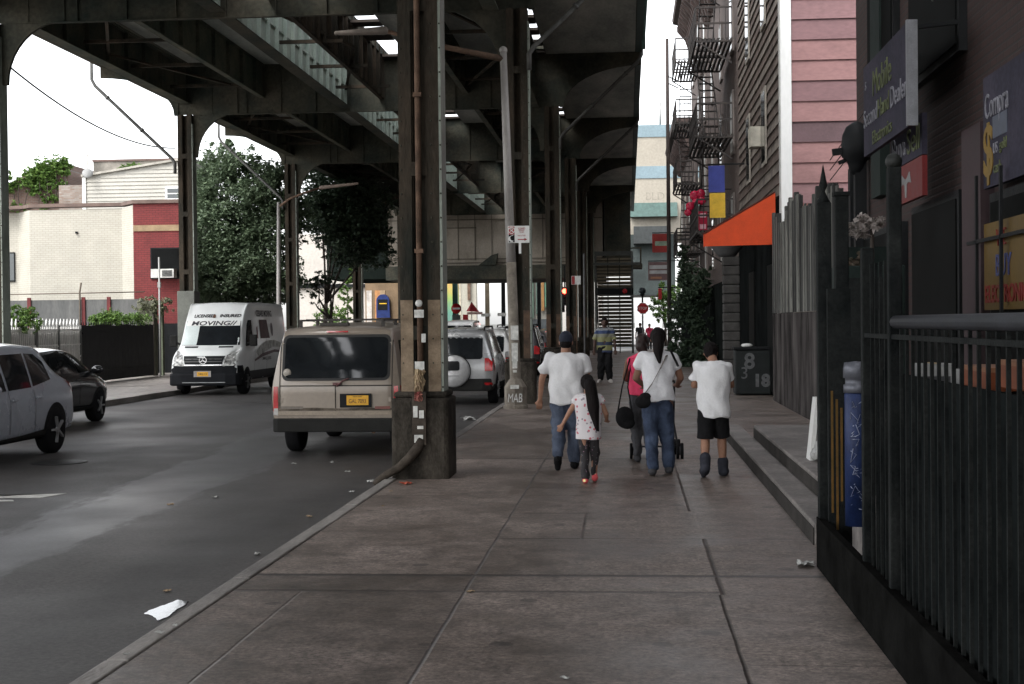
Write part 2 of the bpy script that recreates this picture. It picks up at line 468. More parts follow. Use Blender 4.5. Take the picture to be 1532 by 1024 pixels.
for x0, x1 in ((KERB_X, KERB_X+.125), (LEFT_X-.14, LEFT_X)):
    kb = MB(); y = -10.0
    while y < 96:
        l = random.uniform(1.7, 2.6)
        dz = random.uniform(-.006, .008)
        kb.box(x0+random.uniform(-.006,.006), x1, y, min(96, y+l-.012), -.45, .012+dz)
        y += l
    struct(kb.build('kerb', KERBM, bevel=.012))
struct(MB().box(KERB_X+.124, KERB_X+.136, -10, 96, -.4, -.012).build('kerb_joint', BLACK))
# painted arrow, standing water, iron covers
PAINT = M('road_paint', (.55,.54,.50), .6, 0, .35, 6, col2=(.65,.64,.6))
ar = MB()
def road_pt(px, py, dz=.004):
    g = G(px, py, ROAD_Z+dz); return (g.x, g.y, ROAD_Z+dz)
a0 = road_pt(-2, 745); ar.prism([(a0[0]-2.2, a0[1]-.06), (a0[0]+.5, a0[1]+.02), (a0[0]+.62, a0[1]+.42), (a0[0]-.1, a0[1]+.12), (a0[0]+.15, a0[1]+.16), (a0[0]-2.2, a0[1]+.12)], 'z', ROAD_Z+.001, ROAD_Z+.005)
ar.prism([(a0[0]-.6, a0[1]-.42), (a0[0]+.3, a0[1]-.28), (a0[0]+.25, a0[1]-.2), (a0[0]-.6, a0[1]-.2)], 'z', ROAD_Z+.001, ROAD_Z+.005)
tag(ar.build('road_marking', PAINT), 'worn white painted arrow on the asphalt beside the grey crossover', 'road marking')
def water_mat():
    m, t, b = nodes('standing_water')
    b.inputs['Base Color'].default_value = (.02,.02,.022,1); b.inputs['Roughness'].default_value = .06
    b.inputs['Specular IOR Level'].default_value = .9
    n = nd(t, 'ShaderNodeTexNoise', Scale=9, Detail=2.0); tc = nd(t, 'ShaderNodeTexCoord'); t.links.new(tc.outputs['Object'], n.inputs['Vector'])
    bp = nd(t, 'ShaderNodeBump', Strength=.03, Distance=.01); t.links.new(n.outputs['Fac'], bp.inputs['Height']); t.links.new(bp.outputs[0], b.inputs['Normal'])
    return m
WATER = water_mat()
def blob_sheet(px_pts, z, th, seed):
    pts = []
    rng = random.Random(seed)
    n = len(px_pts)
    for i in range(n):
        a, b2 = G(*px_pts[i], z), G(*px_pts[(i+1) % n], z)
        for k in range(5):
            q = a.lerp(b2, k/5)
            pts.append((q.x + rng.uniform(-.009,.009), q.y + rng.uniform(-.02,.02)))
    return MB().prism(pts, 'z', z-th, z)
struct(blob_sheet([(216,918),(228,911),(246,905),(264,898),(281,900),(277,905),(264,911),(258,918),(246,925),(236,928),(228,922)], ROAD_Z+.006, .005, 3).build('puddle', WATER))
mc = MB().lathe([(.40,0),(.40,.006),(.34,.006),(.33,.010),(.0,.010)], (0,0,0), 28)
c0 = road_pt(88, 692)
o = mc.build('manhole_cover', M('cast_iron', (.05,.05,.05), .45, .6, .3, 9, .4, 60), loc=(c0[0], c0[1], ROAD_Z+.001))
tag(o, 'round iron manhole cover in the asphalt near the grey crossover', 'manhole cover')
# litter
LITTER = [(608,724,'orange'),(554,721,'white'),(526,736,'white'),(585,735,'tan'),(573,757,'tan'),(463,773,'tan'),(385,829,'white'),(250,884,'tan'),(262,940,'white'),(238,951,'white'),
          (1205,845,'white'),(700,628,'white'),(695,629,'white'),(520,706,'white'),(440,694,'white'),(497,692,'white'),(322,744,'white'),(845,1014,'white'),(704,885,'tan'),(190,984,'white'),(255,755,'tan')]
LM = {'white': M('litter_paper', (.36,.36,.345), .85), 'orange': M('litter_orange', (.42,.10,.06), .7), 'tan': M('litter_card', (.30,.22,.14), .8)}
near_of = ['orange wrapper beside the foot of the near steel column', 'crumpled white cup in the gutter left of the near column', 'white scrap in the gutter below the crumpled cup', 'tan leaf scrap on the pavement short of the orange wrapper',
 'tan leaf at the kerb edge below the near column', 'tan leaf lying on the road near the kerb', 'torn white strip across the kerb edge', 'thin tan twig and leaves on the road behind the puddle', 'white flake on the kerb beside the puddle',
 'white flake on the kerb nearer the viewer than the puddle', 'white paper lying against the foot of the black fence', 'larger white sheet on the ground beyond the near column', 'smaller white sheet beside the larger one beyond the near column', 'white scrap on the road below the tan van bumper',
 'white scrap on the road left of the tan van wheel', 'white scrap on the road under the tan van middle', 'white scrap alone out on the wet strip of road', 'tiny white chip on the near pavement', 'tiny tan chip at the crossing of two pavement joints', 'white scrap on the kerb in the lower left corner', 'tan chip on the wet strip of the road']
for (px, py, c), lb in zip(LITTER, near_of):
    onroad = G(px, py).x < KERB_X
    z = ROAD_Z+.008 if onroad else .008
    g = G(px, py, z)
    if -2.82 < g.x < -2.66: z = .026
    big = {(608,724):.07, (554,721):.06, (238,951):.025, (262,940):.02, (190,984):.018, (573,757):.018, (585,735):.02, (1205,845):.09, (845,1014):.022, (704,885):.025, (155,876):.03, (250,884):.028, (700,628):.16}.get((px,py), .034)
    mb = MB()
    nx = 5
    rr = random.Random(px)
    hh = [[max(.002, rr.uniform(-.2, 1)*big*.45) for _ in range(nx+1)] for _ in range(nx+1)]
    ang = rr.uniform(0, 3)
    ca, sa = math.cos(ang), math.sin(ang)
    vv, ff = [], []
    for lay in (0, .003):
        for i in range(nx+1):
            for j in range(nx+1):
                x, y = (i/nx-.5)*2*big*rr.uniform(.9,1.1), (j/nx-.5)*1.3*big*rr.uniform(.9,1.1)
                vv.append((x*ca-y*sa, x*sa+y*ca, hh[i][j]+lay))
    n1_ = (nx+1)**2
    for i in range(nx):
        for j in range(nx):
            a = i*(nx+1)+j
            ff.append((a, a+1, a+nx+2, a+nx+1)); ff.append((n1_+a+nx+1, n1_+a+nx+2, n1_+a+1, n1_+a))
    mb.add(vv, ff)
    tag(mb.build('litter', LM[c], recalc=False, loc=(g.x, g.y, z-.004)), lb, 'litter', 'scraps of litter along the kerb')

# ================================================================== elevated railway
BENT_Y = [-27.8, -13.0, 1.8, 16.55, 31.6, 46.0, 60.6, 75.6, 90.6]
RX, LX = -2.40, -14.48
EL_END = 112
STEELM = M('el_steel_mid', (.078,.105,.092), .85, 0, .45, 1.0, .2, 20, spec=.08, col2=(.135,.125,.095), fine=.2)
el = thing('elevated_railway', 'dark riveted steel elevated railway covering the street on columns', 'railway', (-8.25, 46, 8.7))
off = Vector((-8.25, 46, 8.7))
def elbuild(mb, name, m, **k):
    mb.v = [(a-off.x, b-off.y, c-off.z) for a, b, c in mb.v]
    return mb.build(name, m, el, **k)
def igirder(x, zb, zt, y0, y1, fw_=.34, stiff=1.5):
    g = MB()
    g.box(x-.012, x+.012, y0, y1, zb+.03, zt-.03)
    g.box(x-fw_/2, x+fw_/2, y0, y1, zb, zb+.03); g.box(x-fw_/2, x+fw_/2, y0, y1, zt-.03, zt)
    g.box(x-.07, x+.07, y0, y1, zb+.031, zb+.05); g.box(x-.07, x+.07, y0, y1, zt-.05, zt-.031)
    y = y0+stiff/2
    while y < y1:
        g.box(x-.12, x+.12, y-.012, y+.012, zb+.05, zt-.05); y += stiff
    return g
Y0 = -34.0
for x, zb in ((LX, 9.12), (-2.97, 8.72)):
    elbuild(igirder(x, zb, 10.35, Y0, EL_END), 'girder', STEELM)
for x in (-11.9, -5.2):
    elbuild(igirder(x, 9.25, 10.35, Y0, EL_END, .18), 'girder', STEELM)
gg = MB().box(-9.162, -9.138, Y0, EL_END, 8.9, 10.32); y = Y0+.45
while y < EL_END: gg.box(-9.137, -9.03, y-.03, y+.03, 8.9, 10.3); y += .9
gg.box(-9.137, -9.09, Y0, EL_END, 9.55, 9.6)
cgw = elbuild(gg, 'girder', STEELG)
cf = elbuild(MB().box(-9.35, -8.98, Y0, EL_END, 8.86, 8.899).box(-9.35, -8.98, Y0, EL_END, 10.321, 10.355), 'flange', STEELD); cf.parent = cgw     # the daylit centre girder, pale green paint
elbuild(igirder(-7.95, 9.12, 10.8, Y0, EL_END, .12, .75), 'girder', STEEL)
for sx, x in ((-1, -17.35), (1, .42)):
    fa = MB()
    fa.box(x-.02, x+.02, Y0, EL_END, 10.47, 11.6)
    fa.box(x-.1, x+.1, Y0, EL_END, 10.44, 10.469)
    y = Y0+.7
    while y < EL_END:
        fa.box(x-.07, x+.07, y-.02, y+.02, 10.47, 11.6); y += 1.85
    elbuild(fa, 'fascia_girder', M('fascia_steel', (.05,.075,.07), .6, 0, .35, 1.2, col2=(.10,.15,.14)) if sx > 0 else STEELD)
# cross girders with arched brackets
def arch_poly(xc, sgn, reach, zland, ztop, lip):
    """bracket outline in (x, z): curve from the column face up to the end of the bracket"""
    pts = [(xc, 10.5), (xc, zland), (xc+sgn*.14, zland)]
    for k in range(0, 11):
        a = R(90*k/10)
        pts.append((xc+sgn*(.14+(reach-.14)*(1-math.cos(a))), zland+.02+(ztop-zland)*math.sin(a)))
    pts += [(xc+sgn*reach, 10.5)]
    return pts
for y in BENT_Y :
    cg = MB()
    cg.box(LX-.26, RX+.26, y-.012, y+.012, 8.76, 10.5)
    cg.box(LX+.26, RX-.26, y-.07, y+.07, 8.735, 8.759)
    cg.box(-17.3, .38, y-.16, y+.16, 10.502, 10.515)
    x = LX+.9
    while x < RX-.5:
        cg.box(x-.012, x+.012, y-.07, y+.07, 8.76, 10.3); x += 1.15
    for xc, sg in ((LX-.25, -1), (RX+.25, 1)):
        cg.prism(arch_poly(xc, sg, 2.62, 8.74, 10.02, .42), 'y', y-.05, y+.05)
    for xc, sg in ((LX+.25, 1), (RX-.25, -1)):
        cg.prism(arch_poly(xc, sg, 1.5, 7.35, 8.76, 0), 'y', y-.05, y+.05)
    elbuild(cg, 'cross_girder', STEELD)
# sway bracing and light struts between girders
br = MB()
for i in range(len(BENT_Y)-1):
    ya, yb = BENT_Y[i], BENT_Y[i+1]
    for k in range(4):
        y = ya + (yb-ya)*(k+.5)/4
        br.bar((-9.1, y, 9.25), (-7.4, y, 9.25), .09, .09)
        br.bar((-5.15, y, 9.4), (-3.0, y, 9.4), .09, .09)
        br.bar((-14.4, y, 9.4), (-11.95, y, 9.4), .09, .09)
    for xa, xb in ((-5.15, -3.0), (-11.95, -14.4), (-9.05, -7.45)):
        br.bar((xa, ya+.4, 9.42), (xb, (ya+yb)/2, 9.42), .08, .06); br.bar((xa, yb-.4, 9.42), (xb, (ya+yb)/2, 9.42), .08, .06)
elbuild(br, 'bracing', STEEL)
# decking: boarded track beds with open slots; sleepers cross the slots
SLOTS = [(-9.05, -7.9), (-7.86, -6.98), (-2.90, -2.60)]
dk = MB()
edges = [-17.33] + [e for s_ in SLOTS for e in s_] + [.40]
for i in range(0, len(edges), 2):
    dk.box(edges[i], edges[i+1], Y0, EL_END, 10.52, 10.72)
for y0, y1 in ((Y0, -2), (2, 34.5), (45.4, 56.8), (61.2, EL_END)): dk.box(-2.899, -2.601, y0, y1, 10.52, 10.72)
elbuild(dk, 'decking', STEELD)
TIM = M('sleeper_timber', (.045,.036,.03), .85, 0, .4, 3, .3, 30)
for xa, xb in ((-7.84, -7.0), (-2.92, -2.58)):
    y = 17.5
    while y < EL_END-1:
        if not (xa < -5 and int(y*7) % 9 == 0): elbuild(MB().box(xa, xb, y, y+random.uniform(.55, .95), 10.42, 10.5), 'sleeper', TIM)
        y += 1.75
elbuild(MB().box(-6.93, -3.0, Y0, EL_END, 10.36, 10.5).box(-14.2, -9.4, Y0, EL_END, 10.36, 10.5).box(-17.25, -14.75, Y0, EL_END, 10.455, 10.5).box(-2.56, .3, Y0, EL_END, 10.455, 10.5), 'underboards', M('boards_dark', (.40,.43,.40), .9, 0, .4, .9, .3, 25, spec=.05, col2=(.55,.55,.50), stretch=(1,.3,1)))
tr = MB()
for x in (-17.3, .38):
    tr.box(x-.05, x+.05, Y0, EL_END, 11.62, 12.6)
elbuild(tr, 'parapet', STEELD)
pipe = MB()
pipe.tube([(.55, 14, 10.6), (.55, 44, 10.6), (.55, 44.2, 10.2)], .06)
pipe.tube([(.5, 50, 11.0), (.5, 90, 11.0)], .05)
elbuild(pipe, 'service_pipe', M('teal_pipe', (.13,.22,.20), .6, 0, .3, 2))

# columns ----------------------------------------------------------
OCHRE = M('ochre_primer', (.21,.15,.095), .8, 0, .45, 4, .3, 40, col2=(.30,.23,.16))
FLANGE = M('pale_flange_paint', (.26,.29,.25), .65, 0, .3, 3, .2, 40, stretch=(1,1,.4))
def make_column(name_label, x, y, ztop=8.74, full=True, band=True):
    t = thing('steel_column', name_label, 'column', (x, y, 0), 0, 'columns carrying the elevated railway')
    sh = MB()
    hw = .235
    for sx in (-1, 1):                                   # two channels, open web between
        sh.box(sx*hw-.075*(sx>0)*2+.0, sx*hw+.075*(sx<0)*2, -.2, .2, .9, ztop)
        xo = sx*(hw-.15)
        sh.box(min(xo, xo-sx*.02), max(xo, xo-sx*.02), -.16, .16, .9, ztop)
    sh.box(-.085, .085, -.03, -.012, .9, ztop)
    z = 1.6
    while full and z < ztop-.5:                          # batten plates
        sh.box(-.1, .1, -.206, -.201, z, z+.16); z += 1.9
    sh.build('shaft', STEEL, t)
    fl = MB().box(hw+.001, hw+.03, -.2, .2, .95, ztop-.3)
    fl.build('flange', FLANGE, t)
    if full:
        rv = MB(); z = 1.05; k = 0
        while z < ztop-.4:
            rv.ball((hw+.017, -.203, z), (.011,.006,.011), 6); k += 1; z += .28
            rv.ball((-hw+.03, -.203, z), (.012,.008,.012), 6); rv.ball((hw-.09, -.203, z), (.012,.008,.012), 6)
        rv.build('rivets', STEELD, t)
    if band:
        b_ = MB()
        for sx in (-1, 1):
            b_.box(sx*.16-.073, sx*.16+.073, -.207, -.2015, .98, 2.06)
        b_.build('primer_band', OCHRE, t)
    base = MB()
    base.prism([(-.33,-.36),(-.28,-.38),(.28,-.38),(.335,-.35),(.335,.36),(-.33,.36)], 'z', -.2, .93)
    base.box(-.31, .31, -.31, .31, .93, 1.0)
    base.build('concrete_base', CONCD, t, bevel=.03)
    return t
near = make_column('nearest steel column with stickers and a bent conduit at its concrete foot', RX, 16.55)
lab = {1: 'second steel column behind the tall lamp post', 2: 'dark steel column just right of the lamp post sign', 3: 'far steel column left of the red traffic light', 4: 'far steel column right of the red traffic light', 5: 'farthest slim column beside the station stair', 0: 'column beside the viewer outside the picture'}
OCHRE, OCHRE_NEAR = M('primer_rusty', (.055,.042,.032), .85, 0, .5, 3, .3, 40, col2=(.12,.075,.05)), OCHRE
far = make_column(lab[1], RX, BENT_Y[4])
for i in (3, 4, 5, 6):
    dup(far, loc=(RX, BENT_Y[i+2], 0), label=lab[i-1])
lcol = make_column('opposite steel column rising behind the white moving van', LX, 46.0, band=False)
MB().box(-.29, .29, -.30, .30, 1.0, 2.95).build('grey_casing', M('casing_grey', (.13,.135,.12), .8, 0, .25, 2, .2, 30), lcol, bevel=.02)
for y, l in ((31.6, 'opposite steel column at the left edge of the photo'), (60.6, 'opposite steel column behind the curved street lamp'), (75.6, 'opposite steel column left of the blue shop sign'), (90.6, 'opposite steel column hidden deep under the station')):
    c = dup(lcol, loc=(LX, y, 0), label=l)
    for ch in list(c.children):
        if ch.name.startswith('grey_casing'): bpy.data.objects.remove(ch)
# nearest column: conduit, cloth, stickers
cd = MB()
cd.tube([(.0,-.25,8.2), (0,-.25,1.15)], .035, 10)
for z in (2.6, 4.4, 6.2): cd.box(-.05, .05, -.29, -.21, z, z+.05)
cd.build('riser_pipe', RUST, near)
PIPEG = M('conduit_grimy', (.05,.042,.035), .9, 0, .45, 5, .4, 40, spec=.1, col2=(.09,.074,.06))
cp = MB()
cp.box(-.075, .085, -.45, -.361, .40, 1.0)
cp.tube([(.03,-.41,.46), (-.02,-.44,.36), (-.11,-.46,.25), (-.22,-.47,.15), (-.36,-.46,.07), (-.44,-.42,.02), (-.52,-.38,-.05)], [.06,.058,.055,.05,.046,.042,.04], 10)
cp.build('conduit', PIPEG, near)
def crumple(w_, h_, d_, seed, n=9):
    rg = random.Random(seed); v, f = [], []
    for i in range(n+1):
        for j in range(n+1):
            u, t_ = i/n-.5, j/n
            env = max(.12, 1-abs(t_-.5)*1.1)
            p_ = Vector((u*9+seed, t_*9, 0))
            v.append((u*w_*(.75+.5*noise.noise(p_*.6)), -abs(math.cos(u*math.pi))*d_*env - .03*noise.noise(p_), t_*h_ + .03*noise.noise(p_*1.3)))
    for i in range(n):
        for j in range(n): a = i*(n+1)+j; f.append((a, a+n+1, a+n+2, a+1))
    m_ = MB(); m_.add(v, f); return m_
o = crumple(.15, .26, .05, 3).build('torn_poster', M('torn_poster', (.30,.19,.12), .9, 0, .5, 14, .4, 40, col2=(.42,.33,.20)), near, loc=(.0, -.37, 1.0))
o = crumple(.13, .11, .04, 8).build('pink_scrap', M('pink_scrap', (.33,.07,.07), .9, 0, .4, 14, col2=(.42,.2,.15)), near, loc=(-.0, -.44, .90))
st = MB()
STK = M('sticker_paper', (.55,.55,.52), .7, 0, .3, 12)
def sticker(x, z, w, h, y=-.212, rnd=False):
    if rnd: st.lathe([(w/2, y), (w/2, y-.004), (0, y-.004)], (x, 0, z), 14, axis='y')
    else: st.box(x-w/2, x+w/2, y-.004, y, z-h/2, z+h/2)
# (inside the open web and on the bent conduit)
sticker(.0, 2.02, .085, .085, -.318, True); sticker(0, 1.90, .11, .09, -.318); sticker(.05, 1.62, .05, .1, -.318); sticker(0, 1.30, .11, .1, -.318)
sticker(-.035, .78, .05, .13, -.452); sticker(.035, .75, .055, .09, -.452); sticker(.02, .60, .07, .035, -.452); sticker(.0, .47, .10, .09, -.452)
st.build('sticker', STK, near)
# drain pipes from the eaves to the columns
def drain(x0, z0, x1, z1, y, label, drop=True):
    d = MB()
    s = 1 if x0 > x1 else -1
    pts = [(x0, y, z0+.75), (x0, y, z0), (x0-s*.12, y, z0-.22), (x1+s*.1, y, z1+.1), (x1, y, z1-.05), (x1, y, z1-.4)]
    d.tube(pts, .055, 8)
    for k in (.15, .6):
        q = Vector(pts[2]).lerp(Vector(pts[3]), k); q2 = Vector(pts[2]).lerp(Vector(pts[3]), k+.02)
        d.tube([q, q2], .075, 8)
    tag(d.build('drain_pipe', M('drain_pipe_grey', (.10,.10,.095), .6, .2, .3, 4)), label, 'drain pipe', 'drain pipes from the eaves of the railway')
for y, l in ((31.6, 'sloping drain pipe above the lamp post top'), (46.0, 'sloping drain pipe in the middle with a pale joint at the eaves'), (60.6, 'lowest sloping drain pipe, beside the pale far building')):
    drain(.50, 10.3, RX+.28, 7.75, y-.3, l)
for y, l in ((46.0, 'thick sloping drain pipe against the white sky upper left'), (60.6, 'sloping drain pipe in front of the big tree')):
    drain(-17.55, 9.95, LX-.3, 7.2, y-.3, l)

# station mezzanine across the street -------------------------------
mz = thing('station_mezzanine', 'tan panelled station mezzanine hanging under the railway', 'station', (-9, 92, 4.6))
TAN = M('tan_panels', (.30,.265,.215), .75, 0, .25, .8, .1, 20, col2=(.40,.355,.30), stretch=(1,1,.6))
mo = Vector((-9, 92, 4.6))
def mzb(mb, name, m, **k):
    mb.v = [(a-mo.x, b-mo.y, c-mo.z) for a, b, c in mb.v]; return mb.build(name, m, mz, **k)
mzb(MB().box(-15.6, -1.6, 92, 101, 5.55, 10.28), 'wall', TAN)
sm_ = MB()
for k in range(13): sm_.box(-15.4+k*1.1, -15.36+k*1.1, 91.96, 91.999, 5.9, 9.2)
for z in (5.7, 5.95, 8.5): sm_.box(-15.6, -1.6, 91.95, 91.998, z, z+.06)
sm_.bar((-12.3, 91.94, 8.0), (-9.8, 91.94, 8.0), .07, .07); sm_.bar((-7.4, 91.94, 8.0), (-7.4, 91.94, 6.6), .08, .08)
mzb(sm_, 'panel_joint', M('panel_joint', (.13,.115,.09), .8))
mzb(MB().box(-15.7, -1.5, 91.6, 101.2, 4.65, 5.549), 'floor_beam', STEELD)
mzb(MB().box(-19.6, -15.71, 91.7, 101, 4.75, 10.28), 'side_room', M('side_room_green', (.012,.016,.014), .9, spec=0))
mzb(MB().box(-1.49, .2, 91.8, 101, 5.2, 10.28), 'stair_head', STEELD)
mzb(MB().box(-1.45, .9, 88, 91.79, 5.15, 5.35).box(-1.4, -1.3, 88.1, 88.2, 5.35, 6.3).box(.75,.85, 88.1, 88.2, 5.35, 6.3).box(-1.4, .85, 88.1, 88.2, 6.3, 6.38), 'landing', STEELD)
mzb(MB().prism([(-9.6, 5.56), (-8.5, 5.56), (-8.35, 6.3), (-8.75, 6.2)], 'y', 91.5, 91.8), 'lamp_hood', STEELD)
# station stair seen from its back: open risers between posts
ss = thing('station_stair', 'open steel stair rising to the station with daylight through its risers', 'stair', (-.8, 82, 0))
f = MB()
for x in (-1.05, 1.05):
    f.box(x-.06, x+.06, -.06, .06, 0, 5.6)
    f.bar((x, .3, 5.5), (x, 7.0, .3), .08, .3)
f.box(-1.1, 1.1, -.07, .07, 5.6, 5.85); f.box(-1.2, 1.5, -.25, -.1, 5.05, 5.2); f.box(-1.1, 1.1, -.06, .06, 3.35, 3.75)
f.build('frame', M('stair_frame', (.07,.075,.07), .6), ss)
f = MB()
for k in range(24): 
    z = .25+k*.222
    f.box(-1.0, 1.0, 7.0-(z-.3)*1.26, 7.28-(z-.3)*1.26, z-.02, z+.165)
f.build('treads', M('stair_treads', (.10,.085,.06), .7), ss)
f = MB()
for x in (-.35, .32): f.box(x-.03, x+.03, -.05, .05, 0, 5.6)
f.build('mullion', STEELD, ss)
f = MB()
for k in range(9): f.box(-1.0, 1.0, -.02, .02, 3.85+k*.19, 3.93+k*.19)
f.build('louvre', M('louvre_tan', (.20,.17,.12), .7), ss)
MB().box(-.95, .95, -.09, -.071, 3.38, 3.72).build('name_board', BLACK, ss)
MB().lathe([(.14,-.10),(.14,-.115),(0,-.115)], (.62,0,3.55), 16, axis='y').build('route_disc', RED, ss)
GLASSDK = glassy('shop_glass_dark', (.008,.0085,.0085), .6, .02)
# ================================================================== right-hand side
STONE = M('step_stone', (.135,.123,.115), .65, 0, .35, 1.6, .35, 60, col2=(.24,.218,.205), fine=.25)
st_ = thing('stoop', 'two long stone steps in front of the shops on the right', 'steps', (1.6, 15, 0))
MB().box(-.15, .11, -3.6, 7.3, -.1, .17).build('lower_step', STONE, st_, bevel=.015)
RIS = M('riser_dark', (.030,.027,.025), .85, 0, .4, 3, .4, 40, spec=.15, col2=(.055,.05,.046))
MB().box(-.158,-.1503,-3.6,7.29,-.1,.135).box(.105,.1117,-3.6,4.79,.171,.305).build('riser', RIS, st_)  # thin panels over the riser faces, darker than the treads
MB().box(.112, 2.1, -12, 4.8, -.1, .34).build('landing', STONE, st_, bevel=.015)
# -- black iron fence next to the viewer
IRON = M('fence_iron', (.009,.0115,.012), .8, 0, .4, 3.5, .3, 40, spec=.08, col2=(.024,.026,.025), fine=.25)
MB().box(1.34,1.39,3,10.4,-.1,.36).build('shade_plate', M('shade_plate_dark', (.010,.010,.0095), .95, 0, .4, 3, .4, 30, spec=0), tag(thing('shade_plate', 'low dark kerb wall under the end of the black railing', 'wall', (0,0,0)), 'low dark kerb wall under the end of the black railing', 'wall'))  # added dark plate: paints the shade on the landing's face below the railing
fn = thing('iron_fence', 'tall black iron railing with a thick top rail nearest the viewer', 'fence', (1.4, 5.5, 0))
MB().tube([(0, -4.5, 1.765), (0, 2.1, 1.765)], .035, 12).build('top_rail', M('rail_worn', (.03,.032,.038), .6, 0, .3, 3, .1, 60, spec=.2), fn)
MB().box(-.025, .025, -4.5, 3.0, .14, .19).box(-.025, .025, -4.5, 3.0, 1.675, 1.70).build('rail', IRON, fn)
b = MB(); y = -4.4
while y < 3.0:
    b.box(-.008, .008, y-.008, y+.008, .05, 1.75 if y < 2.1 else 2.1); y += .148
bars = b.build('bars', IRON, fn)
MB().box(.04, .055, -4.5, 2.95, .02, 1.49).build('shade_backing', M('shade_backing', (.012,.014,.014), .9, 0, .4, 2, spec=0), fn)  # added dark sheet that keeps the space behind the bars in shade
for y, h, nm in ((2.14, 2.58, 1), (3.0, 2.2, 0), (-1.6, 1.8, 0)):
    p = MB().box(-.035, .035, y-.035, y+.035, 0, h)
    o = p.build('post', IRON, fn, bevel=.008)
    if nm: MB().ball((0, y, h+.03), .045).build('post_cap', M('cap_grey', (.02,.022,.02), .6), o)
# tall upper cage and the gate posts beyond
gp = thing('gate_post', 'black square gate post with a ball finial at the end of the railing', 'post', (1.40, 10.35, 0))
MB().box(-.05, .05, -.05, .05, 0, 2.62).build('shaft', IRON, gp, bevel=.008)
MB().lathe([(.05,2.62),(.03,2.66),(.012,2.70),(.03,2.74),(.0,2.90)], (-.0,0,0), 10).build('finial', IRON, gp)
gp2 = thing('gate_post', 'taller black gate post standing behind the striped post', 'post', (1.62, 11.0, 0))
MB().box(-.05, .05, -.05, .05, .3, 2.72).build('shaft', IRON, gp2, bevel=.008)
MB().prism([(-.06,-.06),(.06,-.06),(.06,.06),(-.06,.06)], 'z', 2.721, 2.75).build('finial', IRON, gp2)
yp = thing('striped_post', 'dark post with yellow and orange upright stripes at the fence end', 'post', (1.47, 10.2, 0))
MB().box(-.07, .09, -.03, .03, .0, 2.0).build('board', IRON, yp)
sp_ = MB()
for x, z0, z1 in ((-.045, .42, 1.28), (-.012, .30, 1.22), (.02, .50, 1.16)): sp_.box(x-.008, x+.008, -.036, -.031, z0, z1)
sp_.build('stripe', M('stripe_ochre', (.13,.085,.014), .7, 0, .45, 9, col2=(.15,.07,.014)), yp)
bp_ = thing('standpipe', 'blue painted standpipe with a silver cap and scratched white graffiti', 'standpipe', (1.585, 10.1, .34))
MB().lathe([(.085,0),(.085,.92),(.075,.93)], (0,0,0), 20).build('pipe', M('standpipe_blue', (.012,.024,.08), .5, 0, .35, 5, .15, 40), bp_)
MB().lathe([(.09,.93),(.09,.985),(.078,.99),(.078,1.03),(.092,1.035),(.092,1.10),(.085,1.14),(0,1.15)], (0,0,0), 20).build('cap', M('cap_silver', (.12,.125,.145), .45, .4, .2, 6), bp_)
gr = MB(); rr = random.Random(5)
for k in range(9):
    z = .15+k*.085; pts = []
    for q in range(7):
        a = -1.57 + rr.uniform(-.7, .7)
        pts.append((.087*math.cos(a), .087*math.sin(a), z + rr.uniform(-.05,.06)))
    gr.tube(pts, .0028, 4)
gr.build('graffiti', M('scratch_white', (.28,.31,.42), .8), bp_)
cb_ = thing('cabinet', 'tall dark cabinet standing behind the blue standpipe', 'cabinet', (1.95, 12.0, .34))
MB().box(-.24, .3, -.2, .2, 0, 1.88).build('body', DARKG, cb_, bevel=.01)
MB().box(-.2, .26, -.215, -.201, .1, 1.78).build('door', IRON, cb_)
# shrubs/flowers, thin pole, hooded lantern on its post
lp = thing('lantern_post', 'dark post topped by a bulging hooded lantern before the pink wall', 'lamp', (3.08, 19.2, .3))
MB().box(-.075, .075, -.075, .075, 0, 3.55).build('post', BLACK, lp)
ln = MB().lathe([(.07,3.40),(.11,3.50),(.13,3.58),(.20,3.64),(.205,3.78),(.19,3.92),(.14,4.03),(.06,4.09),(.0,4.11)], (-.04,0,0), 14)
ln.bar((-.2,0,3.72), (-.36,0,3.70), .06, .09); ln.bar((-.18,0,3.6), (-.28,0,3.56), .05,.05)
ln.build('lantern', BLACK, lp)
MB().box(-.02,.02,-.02,.02,0,2.0).build('pole', GALV, tag(thing('thin_pole', 'thin pale pole beside the lantern post', 'pole', (2.45, 15.5, .34)), 'thin pale pole beside the lantern post', 'pole'))
# A-board lying by the landing
ab = thing('sandwich_board', 'white folded board leaning at the edge of the landing', 'sign', (1.90, 14.8, .34))
MB().prism([(-.06, 0), (-.02, 0), (.05, .64), (.01, .64)], 'y', -.03, .25).build('panel', WHITE, ab)

# -- shop building, near right
shop = thing('brick_shop', 'maroon brick shop with dark windows on the right edge of the photo', 'building', (3.2, 10, 0))
BRM = bricks('brick_maroon', (.027,.0105,.009), (.038,.015,.0125), (.02,.015,.0135), axis='x')
def rel(mb, o):
    mb.v = [(a-o[0], b-o[1], c-o[2]) for a, b, c in mb.v]; return mb
so = (3.2, 10, 0)
rel(MB().box(3.2, 14, -6, 20.2, 0, 14), so).build('wall', BRM, shop)
for y0, y1, z0, z1 in ((16.0, 13.75, .7, 3.0), (12.6, 8.0, .8, 2.85), (19.2, 16.6, .5, 2.9), (16.1, 13.7, 4.3, 6.8), (18.8, 17.0, 4.3, 6.8)):
    fr = rel(MB().box(3.12, 3.199, y1, y0, z0, z1), so).build('window', BLACK, shop)
    rel(MB().box(3.105, 3.119, y1+.08, y0-.08, z0+.08, z1-.08), so).build('pane', GLASSDK, fr)
rel(MB().box(3.08, 3.199, 12.75, 13.45, .3, 3.5), so).build('pilaster', M('pilaster_mauve', (.042,.026,.029), .7, 0, .3, 2), shop)
